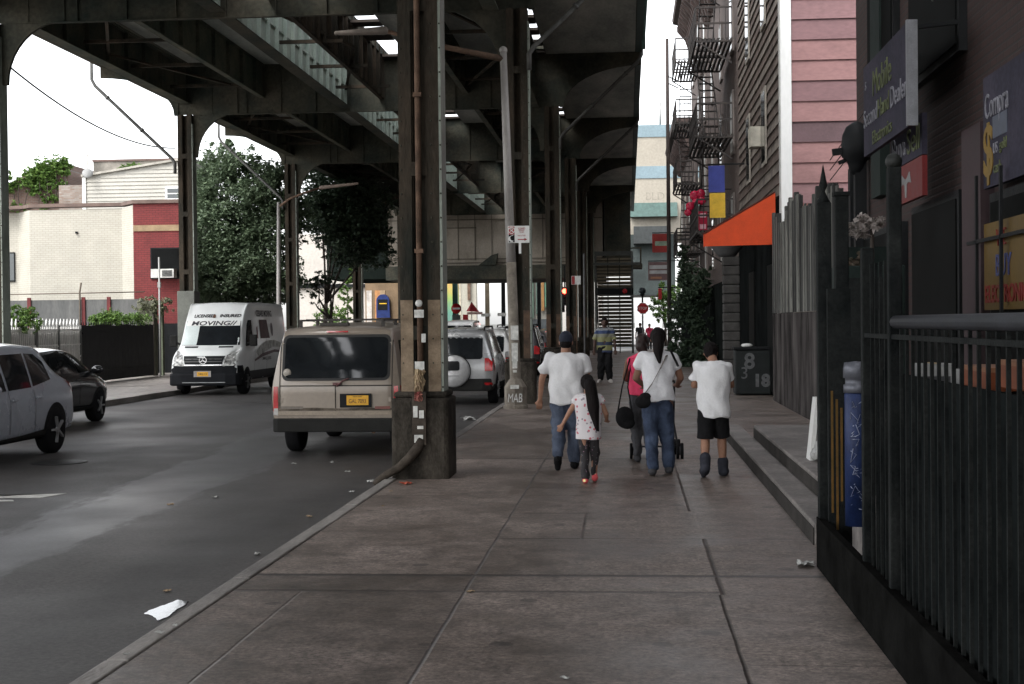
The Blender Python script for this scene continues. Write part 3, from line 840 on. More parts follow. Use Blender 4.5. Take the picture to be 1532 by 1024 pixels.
rel(MB().box(3.08, 3.199, 17.7, 18.35, 3.3, 9), so).build('pilaster', DARKG, shop)
rel(MB().box(2.95, 3.199, 12.2, 16.2, 6.9, 7.2), so).build('lintel', DARKG, shop)
cb2 = MB().tube([(3.1, 14.6, 5.2), (3.05, 14.5, 4.95), (3.0, 14.1, 4.98), (3.0, 11, 5.9)], .012, 6)
rel(cb2, so).build('cable', GALV, shop)
# signs: x = across (far -> near), the face looks to the street
def sign_box(nm, label, x, y0, y1, z0, z1, mat, th=.05):
    t = thing(nm, label, 'sign', (x, (y0+y1)/2, (z0+z1)/2))
    hy, hz = abs(y1-y0)/2, (z1-z0)/2
    MB().box(-th/2, th/2, -hy, hy, -hz, hz).build('panel', mat, t)
    return t, hy, hz
NAVY = M('sign_navy', (.034,.034,.054), .7, 0, .35, 1.6, spec=.1, col2=(.056,.05,.07), fine=.25)
TXW = M('text_white', (.17,.17,.195), .7, 0, .4, 6); TXY = M('text_yellow', (.085,.098,.045), .7, 0, .4, 6); TXR = M('text_red', (.14,.014,.01), .6)
TXB = M('text_blue', (.05,.06,.16), .6); TXG = M('text_gold', (.19,.115,.02), .6); TXK = M('text_black', (.015,.015,.018), .6)
fd, DN, UPV = None, Vector((0,-1,0)), Vector((0,0,1))
t, hy, hz = sign_box('shop_sign', 'slate blue hanging shop sign reading Second Hand Dealer', 2.62, 13.4, 15.9, 3.56, 4.53, NAVY)
MB().box(-.05, .05, -hy-.05, -hy-.001, -hz, hz).build('edge_strip', M('strip_alu', (.20,.205,.22), .4, .3, .2, 6), t)
lettering('Mobile', .38, TXY, (-.03, .12, .20), DN, UPV, t, width=1.05)
lettering('s', .2, TXW, (-.03, 1.08, .28), DN, UPV, t)
lettering('Second', .27, TXW, (-.03, .80, -.10), DN, UPV, t, width=.82)
lettering('Hand', .27, TXY, (-.03, .03, -.10), DN, UPV, t, width=.62)
lettering('Dealer', .30, TXW, (-.03, -.77, -.10), DN, UPV, t, width=.82)
lettering('Electronics', .20, TXY, (-.03, .12, -.36), DN, UPV, t, width=1.1)
for y in (.9, -.9): MB().bar((.0,y,hz), (.55,y,hz+.05), .04, .04).build('bracket', BLACK, t)
t, hy, hz = sign_box('shop_sign', 'small slate sign reading Buy & Sell under the hanging sign', 2.88, 14.1, 15.75, 3.38, 3.78, NAVY)
lettering('Buy', .36, TXW, (-.03, .42, -.02), DN, UPV, t, width=.62); lettering('&', .2, TXW, (-.03, .03, -.05), DN, UPV, t); lettering('Sell', .36, TXY, (-.03, -.42, -.02), DN, UPV, t, width=.62)
t, hy, hz = sign_box('shop_sign', 'dark red sign with a pale horned emblem below Buy & Sell', 2.88, 14.1, 15.7, 2.98, 3.37, M('sign_crimson', (.14,.012,.012), .5, 0, .2, 3))
e = MB()
e.prism([(.28,-.02),(.20,.10),(.10,.06),(.04,.04),(-.04,.04),(-.10,.06),(-.20,.10),(-.28,-.02),(-.14,.0),(-.06,-.02),(-.03,-.15),(.03,-.15),(.06,-.02),(.14,.0)], 'x', -.032, -.027)
e.build('emblem', M('emblem_grey', (.22,.22,.22), .7), t)
t, hy, hz = sign_box('shop_sign', 'navy wall sign reading Compra with a gold dollar sign', 3.06, 10.9, 12.45, 2.88, 3.82, NAVY)
lettering('Compra', .30, TXW, (-.03, .33, .20), DN, UPV, t, width=.74)
lettering('$', .62, TXG, (-.03, .60, -.18), DN, UPV, t, depth=.004, bold=.012)
MB().box(-.03, -.026, .0, .45, -.08, .1).build('picture', M('sign_photo', (.07,.08,.11), .5, 0, .3, 9), t)
lettering('US', .13, TXW, (-.03, .36, -.17), DN, UPV, t); lettering('gold', .13, TXY, (-.03, .12, -.16), DN, UPV, t); lettering('cash', .14, TXY, (-.03, .30, -.33), DN, UPV, t)
t, hy, hz = sign_box('shop_sign', 'yellow poster reading We Buy Electronics behind the window bars', 3.06, 10.9, 12.45, 1.85, 2.58, M('poster_yellow', (.10,.06,.012), .6, 0, .2, 2))
lettering('WE', .20, TXR, (-.03, .20, .22), DN, UPV, t); lettering('BUY', .26, TXB, (-.03, .14, -.01), DN, UPV, t); lettering('ELECTRONICS', .2, TXR, (-.03, .02, -.24), DN, UPV, t, width=1.4, bold=.004)
wb = thing('window_grille', 'black upright bars before the yellow poster', 'grille', (2.98, 11.7, 1.7))
g_ = MB()
for y in (-.8, -.02, .78): MB().box(-.012, .012, y-.02, y+.02, 0, 1.3).build('bar', BLACK, wb)
MB().box(-.012,.012,-1,1.1,.72,.75).build('crossbar', BLACK, wb)
# goods on the shop floor seen over the added dark sheet behind the railing
ORG = M('crate_orange', (.15,.038,.012), .6, 0, .25, 5)
for k, (y, z, h) in enumerate(((5.15,1.52,.10),(5.75,1.5,.09),(6.4,1.47,.08))):
    t = thing('crate', ['nearest of three orange crates behind the railing', 'middle of three orange crates behind the railing', 'farthest of three orange crates behind the railing'][k], 'crate', (1.72, y, z), 0, 'orange crates behind the railing')
    q = MB().box(-.2,.2,-.24,.24,0,.02)
    for s_ in (-1,1): q.box(s_*.2-.008, s_*.2+.008, -.24,.24, .0,h).box(-.2,.2,s_*.24-.008,s_*.24+.008,.0,h)
    q.build('body', ORG, t)
    MB().box(-.21,.21,-.25,.25,h,h+.02).build('rim', M('crate_rim', (.2,.09,.045), .6), t)
tb = thing('shop_table', 'long dark table of goods behind the railing', 'table', (1.75, 6.2, 0))
MB().box(-.25, .3, -1.8, 2.0, 1.40, 1.46).build('tabletop', BLACK, tb)
for y in (-1.7, 1.9): MB().box(-.2,.25,y-.03,y+.03,.34,1.4).build('leg', BLACK, tb)
for k, (y, z, lb) in enumerate(((7.15, 1.56, 'white carton on the table, right of the white box stack'), (8.15, 1.55, 'stacked white boxes on the table near the standpipe'))):
    t = thing('carton', lb, 'box', (1.7, y, 1.46))
    MB().box(-.1,.1,-.1,.1,0,.07).build('body', M('carton_white', (.24,.24,.235), .8), t, bevel=.004); MB().box(-.02,.02,-.101,.101,.071,.074).build('tape', M('tape_tan', (.35,.25,.12), .5), t)

# -- weathered board fence on its stone wall
WOODS = [M('board_%d' % i, c, .85, 0, .45, 3, .5, 30, col2=c2, stretch=(1,1,.12), fine=.3) for i, (c, c2) in enumerate((((.05,.05,.047),(.25,.25,.225)), ((.026,.029,.029),(.13,.13,.122)), ((.014,.014,.014),(.055,.055,.052))))]
bf = thing('board_fence', 'tall fence of weathered grey boards standing on a dark stone wall', 'fence', (3.2, 27, 0))
MB().box(0, .35, -3.2, 5.0, 0, 1.93).build('stone_wall', M('stone_wall', (.022,.02,.02), .9, 0, .5, 1.6, .6, 14, spec=0, col2=(.11,.10,.097), stretch=(1,1,.3)), bf)
rr = random.Random(9)
for mi in range(3):
    fm = MB(); y = -5.4 + mi*.21
    while y < 4.9:
        h = 4.02 + .16*math.sin(y*1.3) + rr.uniform(-.12, .12) + (.12 if y > 3.5 else 0) - (.25 if y < -2.6 else 0)
        fm.box(.0+rr.uniform(0,.05), .07+rr.uniform(0,.03), y, y+.185+rr.uniform(-.03,.02), 1.94 if y > -3.2 else .4, h)
        y += .63
    fm.build('boards', WOODS[mi], bf)
MB().box(.1,.16,-5.4,4.9,2.4,2.5).box(.1,.16,-5.4,4.9,3.6,3.7).build('rail', WOODS[2], bf)
db = MB()
for y, h, ww in ((-6.2, 3.95, .1), (-5.75, 3.6, .16), (-6.9, 3.5, .18), (-7.4, 3.1, .15)): db.box(-.02,.06,y-ww,y+ww,.3,h)
db.build('dark_boards', BLACK, bf)
wr = MB()
for k in range(3): wr.tube([(0.02, -4, 4.0+.16*k), (.0, -8.0, 4.3+.16*k)], .008, 5)
wr.build('wire', BLACK, bf)

# -- pink clapboard house
pk = thing('clapboard_house', 'tall house with pink board siding and a white corner trim', 'house', (3.45, 32, 0))
PINKS = [(.285,.160,.157),(.21,.122,.128),(.345,.20,.19),(.155,.096,.106),(.37,.185,.17),(.25,.145,.15)]
seq = [5,4,4,5,3,5,3,5,1,5,0,0,3,0,1,0,0,1,5,0,0,1,0,0,3,0,1,0,0,5,1]
PM = [M('pink_siding_%d' % i, c, .75, 0, .14, 1.5, .1, 40, stretch=(.4,1,1)) for i, c in enumerate(PINKS)]
PM[4] = M('pink_siding_bright', (.375,.175,.155), .75, 0, .14, 1.5)
PM[3] = M('pink_siding_dusky', (.125,.08,.087), .75, 0, .14, 1.5)
po = (3.45, 32, 0)
sd_ = MB()
for i in range(29):
    z = .3 + i*.452
    m_ = seq[i % len(seq)] if i > 8 else (4 if i in (7, 8) else 2)
    if z > 2.0: sd_.prism([(-.045, z), (.0, z), (.0, z+.46), (-.012, z+.452)], 'x', .20, 10, m_)
sd_.build('siding', PM, pk)
MB().box(.20, 10, -.03, .0, 0, 2.1).build('block_wall', bricks('pale_block', (.20,.175,.145), (.23,.205,.17), (.14,.12,.10), .4, .2), pk)
MB().box(.0, 10, .001, 12.0, 0, 14.5).build('wall', M('house_core', (.05,.042,.04), .85), pk)
fb = MB(); rr = random.Random(2)
for i in range(33):
    z = 4.6 + i*.27
    fb.prism([(-.05, z), (-.001, z), (-.001, z+.27), (-.014, z+.268)], 'y', .25, 12.0, i % 2)
fb.build('front_siding', [M('front_siding_a', (.115,.097,.085), .85, 0, .45, 2, .2, 30, col2=(.21,.18,.155)), M('front_siding_b', (.075,.055,.047), .85, 0, .4, 2, .2, 30, col2=(.13,.098,.083))], pk)
MB().box(-.04, .195, -.07, -.001, 2.0, 14.5).build('corner_trim', M('trim_white', (.74,.75,.74), .55, 0, .1, 1.2, stretch=(1,1,.3)), pk)
MB().box(-.06, -.001, .0, .24, 2.0, 14.5).build('trim_return', M('trim_grey', (.42,.42,.41), .6, 0, .15, 2), pk)
for y, z in ((3.6, 5.6), (8.2, 5.6), (3.6, 9.0), (8.2, 9.0), (3.6, 12.3), (8.2, 12.3)):
    w_ = MB().box(-.09, -.052, y-.55, y+.55, z, z+1.9).build('window', M('window_frame_dull', (.25,.23,.2), .7), pk)
    MB().box(-.095, -.0905, y-.45, y+.45, z+.1, z+1.8).build('pane', GLASS, w_)
acu = MB().box(-.36, -.1, 4.1, 4.75, 6.15, 6.65)
acu.build('vent_box', M('vent_cream', (.42,.40,.34), .6), pk)
rr = random.Random(4)
# ground floor: dark shopfront recess, stone pier, bins
MB().box(-.06, -.001, .3, 12, 0, 4.55).build('shopfront', M('shopfront_dark', (.009,.010,.010), .9, 0, .5, 1.2, spec=0), pk)
for y in (1.2, 6.4): MB().box(-.1, -.061, y, y+1.6, .1, 3.1).build('shop_window', GLASSDK, pk)
MB().box(-.13, -.062, .05, .2, 1.9, 3.1).build('side_panel', M('panel_pale', (.20,.18,.165), .8), pk)
# awning
aw = thing('awning', 'bright orange shop awning with a triangular end', 'awning', (3.38, 33.0, 3.5))
AWN = M('awning_orange', (.68,.078,.022), .7, 0, .1, 3)
MB().prism([(0, .02), (-1.6, .0), (-1.6, .28), (0, 1.20)], 'y', -.02, .0).build('end_panel', AWN, aw)
MB().prism([(-1.62, .28), (.0, 1.21), (.0, 1.24), (-1.66, .30)], 'y', -.03, .30).build('cover', M('awning_dark', (.10,.02,.012), .8), aw)
MB().box(-1.63, -1.601, .001, .28, .0, .285).build('valance', AWN, aw)
o_ = MB().bar((-1.6, .02, .03), (0, .02, .05), .03, .03).bar((-1.6, .25, .03), (0, .25, .05), .03, .03); o_.build('frame', BLACK, aw)
# stone pier and bins
pr = thing('stone_pier', 'rough stone pier with a bulging bracket under the awning', 'pier', (2.75, 38.5, 0))
p_ = MB()
for k in range(14): p_.box(-.22, .22, -.2, .2, k*.25+.006, (k+1)*.25-.006)
p_.build('shaft', M('pier_stone', (.06,.057,.054), .9, 0, .35, 4, .6, 16), pr, bevel=.03)
MB().lathe([(.22,3.5),(.30,3.6),(.50,3.85),(.55,4.0),(.45,4.1)], (-.1,0,0), 16).build('bracket', M('bracket_stone', (.09,.09,.09), .85), pr)
bn = thing('rubbish_bin', 'dark metal bin with pale spray painted graffiti by the wall', 'bin', (2.95, 34.6, 0))
MB().prism([(-.42,-.35),(.42,-.35),(.42,.35),(-.42,.35)], 'z', .02, 1.08).build('body', M('bin_dark', (.010,.013,.013), .6, 0, .4, 3), bn, bevel=.03)
MB().box(-.45,.45,-.38,.38,1.081,1.15).build('lid', BLACK, bn, bevel=.02)
SPR = M('spray_grey', (.11,.113,.116), .8, 0, .3, 12)
lettering('8', .52, SPR, (-.08, -.356, .80), (1,0,0), UPV, bn, bold=.012); lettering('18', .40, SPR, (.2, -.356, .34), (1,0,0), UPV, bn, bold=.02); lettering('3', .4, SPR, (-.20, -.356, .52), (1,0,0), UPV, bn)
MB().ball((-.12,-.1,1.19), (.14,.1,.05)).build('crumpled_bag', WHITE, bn)
# hanging signs beyond the awning
t = thing('banner', 'blue over yellow hanging banner above the orange awning', 'banner', (2.61, 42, 4.8))
MB().box(-.235, .235, -.02, .02, .75, 1.52).build('blue_panel', M('banner_blue', (.05,.065,.28), .65), t)
MB().box(-.205, .245, -.03, .01, .0, .72).build('yellow_panel', M('banner_yellow', (.72,.46,.05), .65), t)
MB().bar((-.25,0,1.56), (.85,0,1.56), .04, .04).build('arm', BLACK, t)
t = thing('neon_sign', 'glossy red cluster sign left of the blue banner', 'sign', (2.30, 47, 4.75))
q = MB(); rr = random.Random(8)
for (x, z, r_) in ((-.1, 1.15, .16), (.1, 1.2, .15), (-.05, .95, .13), (.13, .98, .14), (-.25, .8, .14), (-.32, .6, .12)): q.lathe([(r_*.55,-.07),(r_,-.05),(r_,.05),(r_*.55,.07)], (x,0,z), 12, axis='y')
q.build('lobe', M('gloss_red', (.42,.015,.05), .25, 0, .3, 6), t)
q = MB().box(.02,.30,-.1,.1,0,.62); q.build('case', M('gloss_red_case', (.36,.01,.04), .3), t)
MB().box(.06,.26,-.112,-.101,.05,.2).box(.06,.26,-.112,-.101,.42,.56).build('lit_patch', M('pale_pink', (.62,.35,.40), .5), t)
MB().bar((-.3,0,1.34),(1.1,0,1.34),.03,.03).build('arm', BLACK, t)

# -- brick tenements with fire escapes
BRT = bricks('brick_tenement', (.075,.05,.042), (.10,.066,.055), (.06,.05,.045), axis='x')
TENW = M('tenement_window', (.40,.40,.38), .4, 0, .45, 3, col2=(.62,.62,.60), stretch=(1,3,.6))
def tenement(label, y0, y1, h, esc, mat=BRT, nwin=3):
    t = thing('tenement', label, 'building', (3.45, y0, 0))
    d = y1-y0
    MB().box(0, 12, 0.001, d, 0, h).build('wall', mat, t)
    for fl in range(1, int(h/3.3)):
        for k in range(nwin):
            y = d*(k+.5)/nwin; z = .6+fl*3.3
            w_ = MB().box(-.06, -.001, y-.55, y+.55, z-.05, z+2.0).build('window', M('tenement_frame', (.16,.14,.13), .7) if False else TENF, t)
            MB().box(-.066, -.061, y-.46, y+.46, z+.05, z+1.9).build('pane', TENW if (fl+k) % 3 else GLASS, w_)
    co = MB()
    prof = [(0, h-.9), (-.18, h-.85), (-.25, h-.6), (-.5, h-.5), (-.6, h-.2), (-.95, h-.1), (-1.0, h+.1), (0, h+.1)]
    co.prism([(a, b2) for a, b2 in prof], 'y', -.02, d)
    k = .25
    while k < d:
        co.prism([(0, h-1.5), (-.2, h-1.45), (-.35, h-1.0), (-.75, h-.55), (-.75, h-.3), (0, h-.3)], 'y', k, k+.22); k += .9
    co.build('cornice', M('cornice_'+label[:6], (.07,.05,.045), .8, 0, .4, 2), t)
    MB().box(-.08, -.001, .2, d-.2, 0, 3.2).build('shopfront', M('shopfront_'+label[:6], (.012,.014,.013), .9, 0, .5, 1.5, spec=0), t)
    return t
TENF = M('tenement_frame', (.15,.13,.12), .7)
def fire_escape(label, y0, y1, levels, ztop_extra=1.0):
    t = thing('fire_escape', label, 'fire escape', (3.40, y0, 0), 0, 'fire escapes on the tenements')
    d = y1-y0; X0, X1 = -1.2, -.1
    pl_, rl, ld = MB(), MB(), MB()
    for z in levels:
        n = 9
        for k in range(n): 
            x = X0+(X1-X0)*k/(n-1); pl_.box(x-.035, x+.035, 0, d, z-.04, z+.04)
        for k in range(3): pl_.box(X0, X1, d*k/2-.03, d*k/2+.03, z-.09, z-.031)
        for y in (0, d): pl_.bar((X0, y, z-.05), (X1, y, z-.75), .035, .05)
        for zz in (z+.5, z+1.0):
            rl.box(X0-.02, X0+.02, 0, d, zz-.028, zz+.028)
            for y in (0, d): rl.box(X0, X1, y-.02, y+.02, zz-.028, zz+.028)
        k = 0
        while k <= d: rl.box(X0-.014, X0+.014, k-.014, k+.014, z, z+1.0); k += .20
        for q in range(7):
            x = X0+(X1-X0)*q/6
            for y in (0, d): rl.box(x-.01, x+.01, y-.01, y+.01, z, z+1.0)
    for i in range(len(levels)-1):
        za, zb = levels[i], levels[i+1]
        ya, yb = (.5, d-.5) if i % 2 else (d-.5, .5)
        for x in (X0+.25, X0+.75): ld.bar((x, ya, za), (x, yb, zb), .03, .12)
        for q in range(10):
            f_ = (q+.5)/10; ld.box(X0+.25, X0+.75, ya+(yb-ya)*f_-.09, ya+(yb-ya)*f_+.09, za+(zb-za)*f_-.012, za+(zb-za)*f_+.012)
    FE = M('fire_escape_iron', (.03,.03,.032), .7, 0, .4, 3, col2=(.06,.05,.045))
    pl_.build('platform', FE, t); rl.build('railing', FE, t); ld.build('ladder', FE, t)
    return t
tenement('dark tenement with fire escapes beyond the pink house', 44.02, 60, 15.5, None)
tenement('taller brown tenement whose cornice juts into the sky', 60.02, 76, 17.6, None)
tenement('last low brick tenement by the leafy trees', 76.02, 92, 12.5, None)
fire_escape('nearer fire escape beside the clapboard front', 45.0, 50.5, [4.6, 7.6, 10.6, 13.6])
fire_escape('farther fire escape standing out against the sky', 63.5, 68.5, [4.9, 7.9, 10.6, 13.3])
pp = thing('utility_pole', 'thin tall dark pole before the tenement fire escapes', 'pole', (1.78, 62, 0))
MB().tube([(0,0,0), (0,0,14.0)], [.10,.075], 10).build('shaft', M('pole_dark_wood', (.045,.035,.032), .8), pp)
MB().bar((0,0,12.4),(.5,1.4,12.4),.04,.04).bar((0,0,12.1),(.5,1.4,12.1),.04,.04).build('stay', BLACK, pp)
def flag_sign(label, px0, px1, py0, py1, Y, mat, stripes=()):
    a, b2 = P(px0, py1, Y), P(px1, py0, Y)
    t = thing('flag_sign', label, 'sign', ((a.x+b2.x)/2, Y, a.z))
    hx, h = (b2.x-a.x)/2, b2.z-a.z
    MB().box(-hx, hx, -.06, .06, 0, h).build('panel', mat, t)
    for z0, z1, x0, x1, m_ in stripes: MB().box(-hx+2*hx*x0, -hx+2*hx*x1, -.066, -.0601, h*z0, h*z1).build('lettering_band', m_, t)
    MB().bar((-hx, 0, h+.05), (hx+1.2, 0, h+.05), .05, .05).build('arm', BLACK, t)
    return t
SG = M('sign_pale_green', (.25,.33,.25), .7); SW = M('sign_grey_white', (.45,.45,.45), .7)
flag_sign('red hanging sign with faded green lettering far down the street', 976, 1003, 350, 378, 72, M('sign_faded_red', (.30,.035,.03), .6, 0, .25, 2), ((.35,.6,.15,.85,SG),))
flag_sign('grey hanging sign with pale stripes below the red hanging sign', 970, 1003, 392, 420, 70, M('sign_brown_grey', (.16,.10,.10), .6), ((.62,.82,.05,.95,SW), (.36,.54,.05,.95,SW), (.08,.2,.1,.6,M('sign_orange_grey', (.4,.2,.12), .7))))
flag_sign('small red lamp sign on the dark ivy', 985, 990, 432, 448, 68, RED)

# -- far right building closing the street
en = thing('corner_building', 'cream corner building with pale blue bands at the end of the street', 'building', (2, 118, 0))
CRM = M('stucco_cream', (.33,.30,.25), .85, 0, .08, .4)
MB().box(-1.8, 14, 0, 14, 9.0, 17.6).build('wall', CRM, en)
MB().box(-1.85, 14, -.08, 14.1, 17.0, 18.0).box(-1.85, 14, -.08, -.001, 13.6, 14.6).build('band', M('band_blue', (.19,.255,.285), .8, 0, .1, .6), en)
MB().box(-1.8, 1.9, -.1, 13, 4.0, 8.99).build('storefront', M('storefront_teal', (.05,.062,.06), .7, 0, .4, .5), en)
MB().prism([(-.9, 10.4), (0, 11.6), (0, 10.4)], 'x', -1.75, 2.1).build('awning', M('awning_teal', (.06,.10,.09), .7), en)
MB().box(-1.5, 1.4, -1.0, -.12, 8.2, 9.6).build('signboard', M('sign_black_far', (.05,.055,.055), .6), en)
MB().tube([(.8,1,18),(.8,1,20)], .1).build('flue', GALV, en)
lettering('BLD', .9, M('faded_letters', (.27,.245,.205), .9), (.3, -.005, 12.1), (1,0,0), UPV, en)
# globe lamp + stop sign on one pole each
gl = thing('globe_lamp', 'dark globe lamp on a pole above the stop sign', 'street lamp', (.80, 80, 0))
MB().tube([(0,0,0),(0,0,3.3)], .05, 8).build('pole', BLACK, gl); MB().ball((0,0,3.52), .2, 14).build('globe', M('globe_dark', (.03,.04,.045), .3), gl)
MB().lathe([(.1,3.24),(.14,3.3),(.08,3.36)], (0,0,0), 10).build('collar', BLACK, gl)
def stop_sign(label, x, y, zc, r_, z0=0):
    t = thing('stop_sign', label, 'road sign', (x, y, z0))
    MB().tube([(0,.03,0),(0,.03,zc+r_)], .03, 8).build('pole', GALV, t)
    pts = [(r_*math.cos(R(22.5+45*k)), zc+r_*math.sin(R(22.5+45*k))) for k in range(8)]
    pts2 = [(r_*.93*math.cos(R(22.5+45*k)), zc+r_*.93*math.sin(R(22.5+45*k))) for k in range(8)]
    MB().prism(pts, 'y', -.02, 0).build('rim', WHITE, t); MB().prism(pts2, 'y', -.024, -.0201).build('plate', RED, t)
    lettering('STOP', r_*.62, WHITE, (0, -.026, zc), (1,0,0), UPV, t, depth=.002, width=r_*1.4)
    return t
stop_sign('red stop sign in front of the globe lamp pole', .80, 78.5, 2.52, .33)

# ================================================================== left-hand side
cm = thing('cream_building', 'cream brick building with a red end bay beyond the far pavement', 'building', (-18.5, 55, 0))
co_ = (-18.5, 55, 0)
CRB = bricks('brick_cream', (.41,.39,.335), (.435,.415,.36), (.34,.32,.27), .23, .085, wear=.9)
RDB = bricks('brick_red_painted', (.165,.024,.025), (.19,.03,.029), (.11,.02,.02), .23, .085)
def px_x(px, Y): return P(px, 400, Y).x
def px_z(py, px, Y): return P(px, py, Y).z
xa, xb, xc_, xd = px_x(45, 55), px_x(183, 55), px_x(200, 54), px_x(277, 54)
zt = px_z(314, 100, 55)
rel(MB().prism([(-30, 56.2), (px_x(28, 56.2), 56.2), (xa, 55), (xb, 55), (xc_, 54), (xc_, 61), (-30, 61)], 'z', 0, zt), co_).build('wall', CRB, cm)
rel(MB().box(xc_+.001, xd, 54, 54.9, 0, zt+.1), co_).build('red_wall', RDB, cm)
rel(MB().prism([(-30, 56.12), (px_x(28, 56.2), 56.12), (xa, 54.92), (xb, 54.92), (xc_, 53.92), (xd+.05, 53.92), (xd+.05, 54.3), (xc_, 54.4), (xb, 55.4), (xa, 55.4), (-30, 56.6)], 'z', zt+.101, zt+.24), co_).build('coping', M('coping_brown', (.14,.10,.085), .8), cm)
rel(MB().box(xc_+.02, xd-.001, 53.96, 53.999, px_z(346, 235, 54), px_z(337, 235, 54)), co_).build('band', M('band_buff', (.28,.20,.12), .8), cm)
w_ = rel(MB().box(px_x(226,54), px_x(272,54), 53.94, 53.998, px_z(418,240,54), px_z(371,240,54)), co_).build('window', BLACK, cm)
rel(MB().box(px_x(228,54), px_x(271,54), 53.93, 53.939, px_z(416,240,54), px_z(373,240,54)), co_).build('pane', GLASSDK, w_)
q = rel(MB().box(px_x(228,53.7), px_x(262,53.7), 53.5, 53.93, px_z(416,240,53.7), px_z(403,240,53.7)), co_)
ac = q.build('air_conditioner', M('ac_white', (.55,.55,.52), .6), cm)
g_ = MB()
for k in range(7): 
    z = px_z(414,240,53.7)+k*.035
    g_.box(px_x(245,53.7), px_x(260,53.7), 53.485, 53.499, z, z+.018)
rel(g_, co_).build('grille', BLACK, ac)
w_ = rel(MB().box(px_x(2,56.2), px_x(23,56.2), 56.14, 56.199, px_z(422,10,56.2), px_z(378,10,56.2)), co_).build('window', BLACK, cm)
rel(MB().box(px_x(4,56.2), px_x(22,56.2), 56.13, 56.139, px_z(420,10,56.2), px_z(380,10,56.2)), co_).build('pane', GLASSB, w_)
rel(MB().box(px_x(113,54.9), px_x(116,54.9), 54.9, 54.999, px_z(350,114,55), px_z(347,114,55)), co_).build('vent', BLACK, cm)
rel(MB().box(px_x(206,53.9), px_x(268,53.9), 53.9, 53.998, -.1, px_z(438,240,54)-1.2), co_).build('doorway', BLACK, cm)
# white clapboard house behind
wh = thing('clapboard_house', 'white clapboard house with a sloping roof line behind the cream building', 'house', (-21.5, 67, 0))
wo = (-21.5, 67, 0)
WCL = M('clapboard_white', (.40,.385,.345), .75, 0, .08, 1.2)
xl, xr = px_x(128, 67), px_x(292, 67)
zl, zr = px_z(265, 128, 67), px_z(237, 292, 67)
sdm = MB(); z = 4.0
while z < zr:
    x_l = xl if z+.2 < zl else xl + (z+.2-zl)/(zr-zl)*(xr-xl)
    if x_l < xr-.2: sdm.prism([(-.05, z), (0, z), (0, z+.19), (-.012, z+.185)], 'x', x_l-wo[0], xr-wo[0])
    z += .185
sdm.build('siding', WCL, wh)
rel(MB().prism([(xl, 0), (xr, 0), (xr, zr), (xl, zl)], 'y', 67.001, 71), wo).build('wall', M('house_grey_core', (.4,.39,.36), .8), wh)
rel(MB().bar((xl-.1, 66.95, zl+.04), (xr, 66.95, zr+.04), .25, .1), wo).build('roof_edge', M('roof_edge_cream', (.36,.34,.30), .7), wh)
rel(MB().box(xl-.07, xl+.1, 66.9, 67, 3, zl), wo).build('corner_trim', WHITE, wh)
rel(MB().box(xl-1.4, xl-.08, 67.3, 71, 0, zl-.35), wo).build('side_wall', bricks('brick_white', (.30,.27,.24), (.22,.15,.115), (.24,.21,.185)), wh)
w_ = rel(MB().box(px_x(250,67), px_x(273,67), 66.88, 66.945, px_z(309,260,67), px_z(279,260,67)), wo).build('window', WHITE, wh)
q = MB()
za_, zb_ = px_z(306,260,67), px_z(282,260,67)
for k in range(3):
    h = (zb_-za_)/3
    q.box(px_x(253,67), px_x(270,67), 66.87, 66.879, za_+k*h+.03, za_+(k+1)*h-.03)
rel(q, wo).build('pane', GLASSB, w_)
rel(MB().box(px_x(147,71.5), px_x(275,71.5), 71.01, 71.4, 5, px_z(243,200,71.5)), wo).build('parapet', M('parapet_stained', (.16,.15,.13), .9, 0, .45, 1.2, col2=(.30,.275,.24)), wh)
rel(MB().box(px_x(146,71.5), px_x(276,71.5), 70.95, 71.5, px_z(243,200,71.5), px_z(240,200,71.5)), wo).build('parapet_coping', M('coping_dark', (.12,.08,.07), .8), wh)
rel(MB().tube([(px_x(134,69), 69, 7), (px_x(131.5,69), 69, px_z(231,132,69))], .1, 8), wo).build('flue', M('flue_pale', (.5,.47,.44), .6), wh)
dsh = MB().lathe([(.02,0),(.16,.03),(.25,.08),(.26,.10),(.15,.04),(.0,.015)], (0,0,0), 14, axis='y')
o = dsh.build('satellite_dish', M('dish_grey', (.25,.25,.245), .5), wh, loc=(px_x(140,67)+21.5, -.6, zl+.15)); o.rotation_euler = (R(-20), 0, R(20))
# vine-grown brick building
vn = thing('brick_building', 'ruined brick building overgrown with vines at the upper left', 'building', (-26, 73, 0))
VB = bricks('brick_old', (.12,.062,.048), (.17,.10,.075), (.17,.15,.13), .24, .08)
pts = [(-34, 0), (px_x(104,73), 0), (px_x(104,73), px_z(262,104,73)), (px_x(98,73), px_z(244,98,73)), (px_x(60,73), px_z(246,60,73)), (px_x(40,73), px_z(262,40,73)), (px_x(18,73), px_z(273,18,73)), (-34, px_z(275,0,73))]
rel(MB().prism(pts, 'y', 68, 74), (-26,68,0)).build('wall', VB, vn)
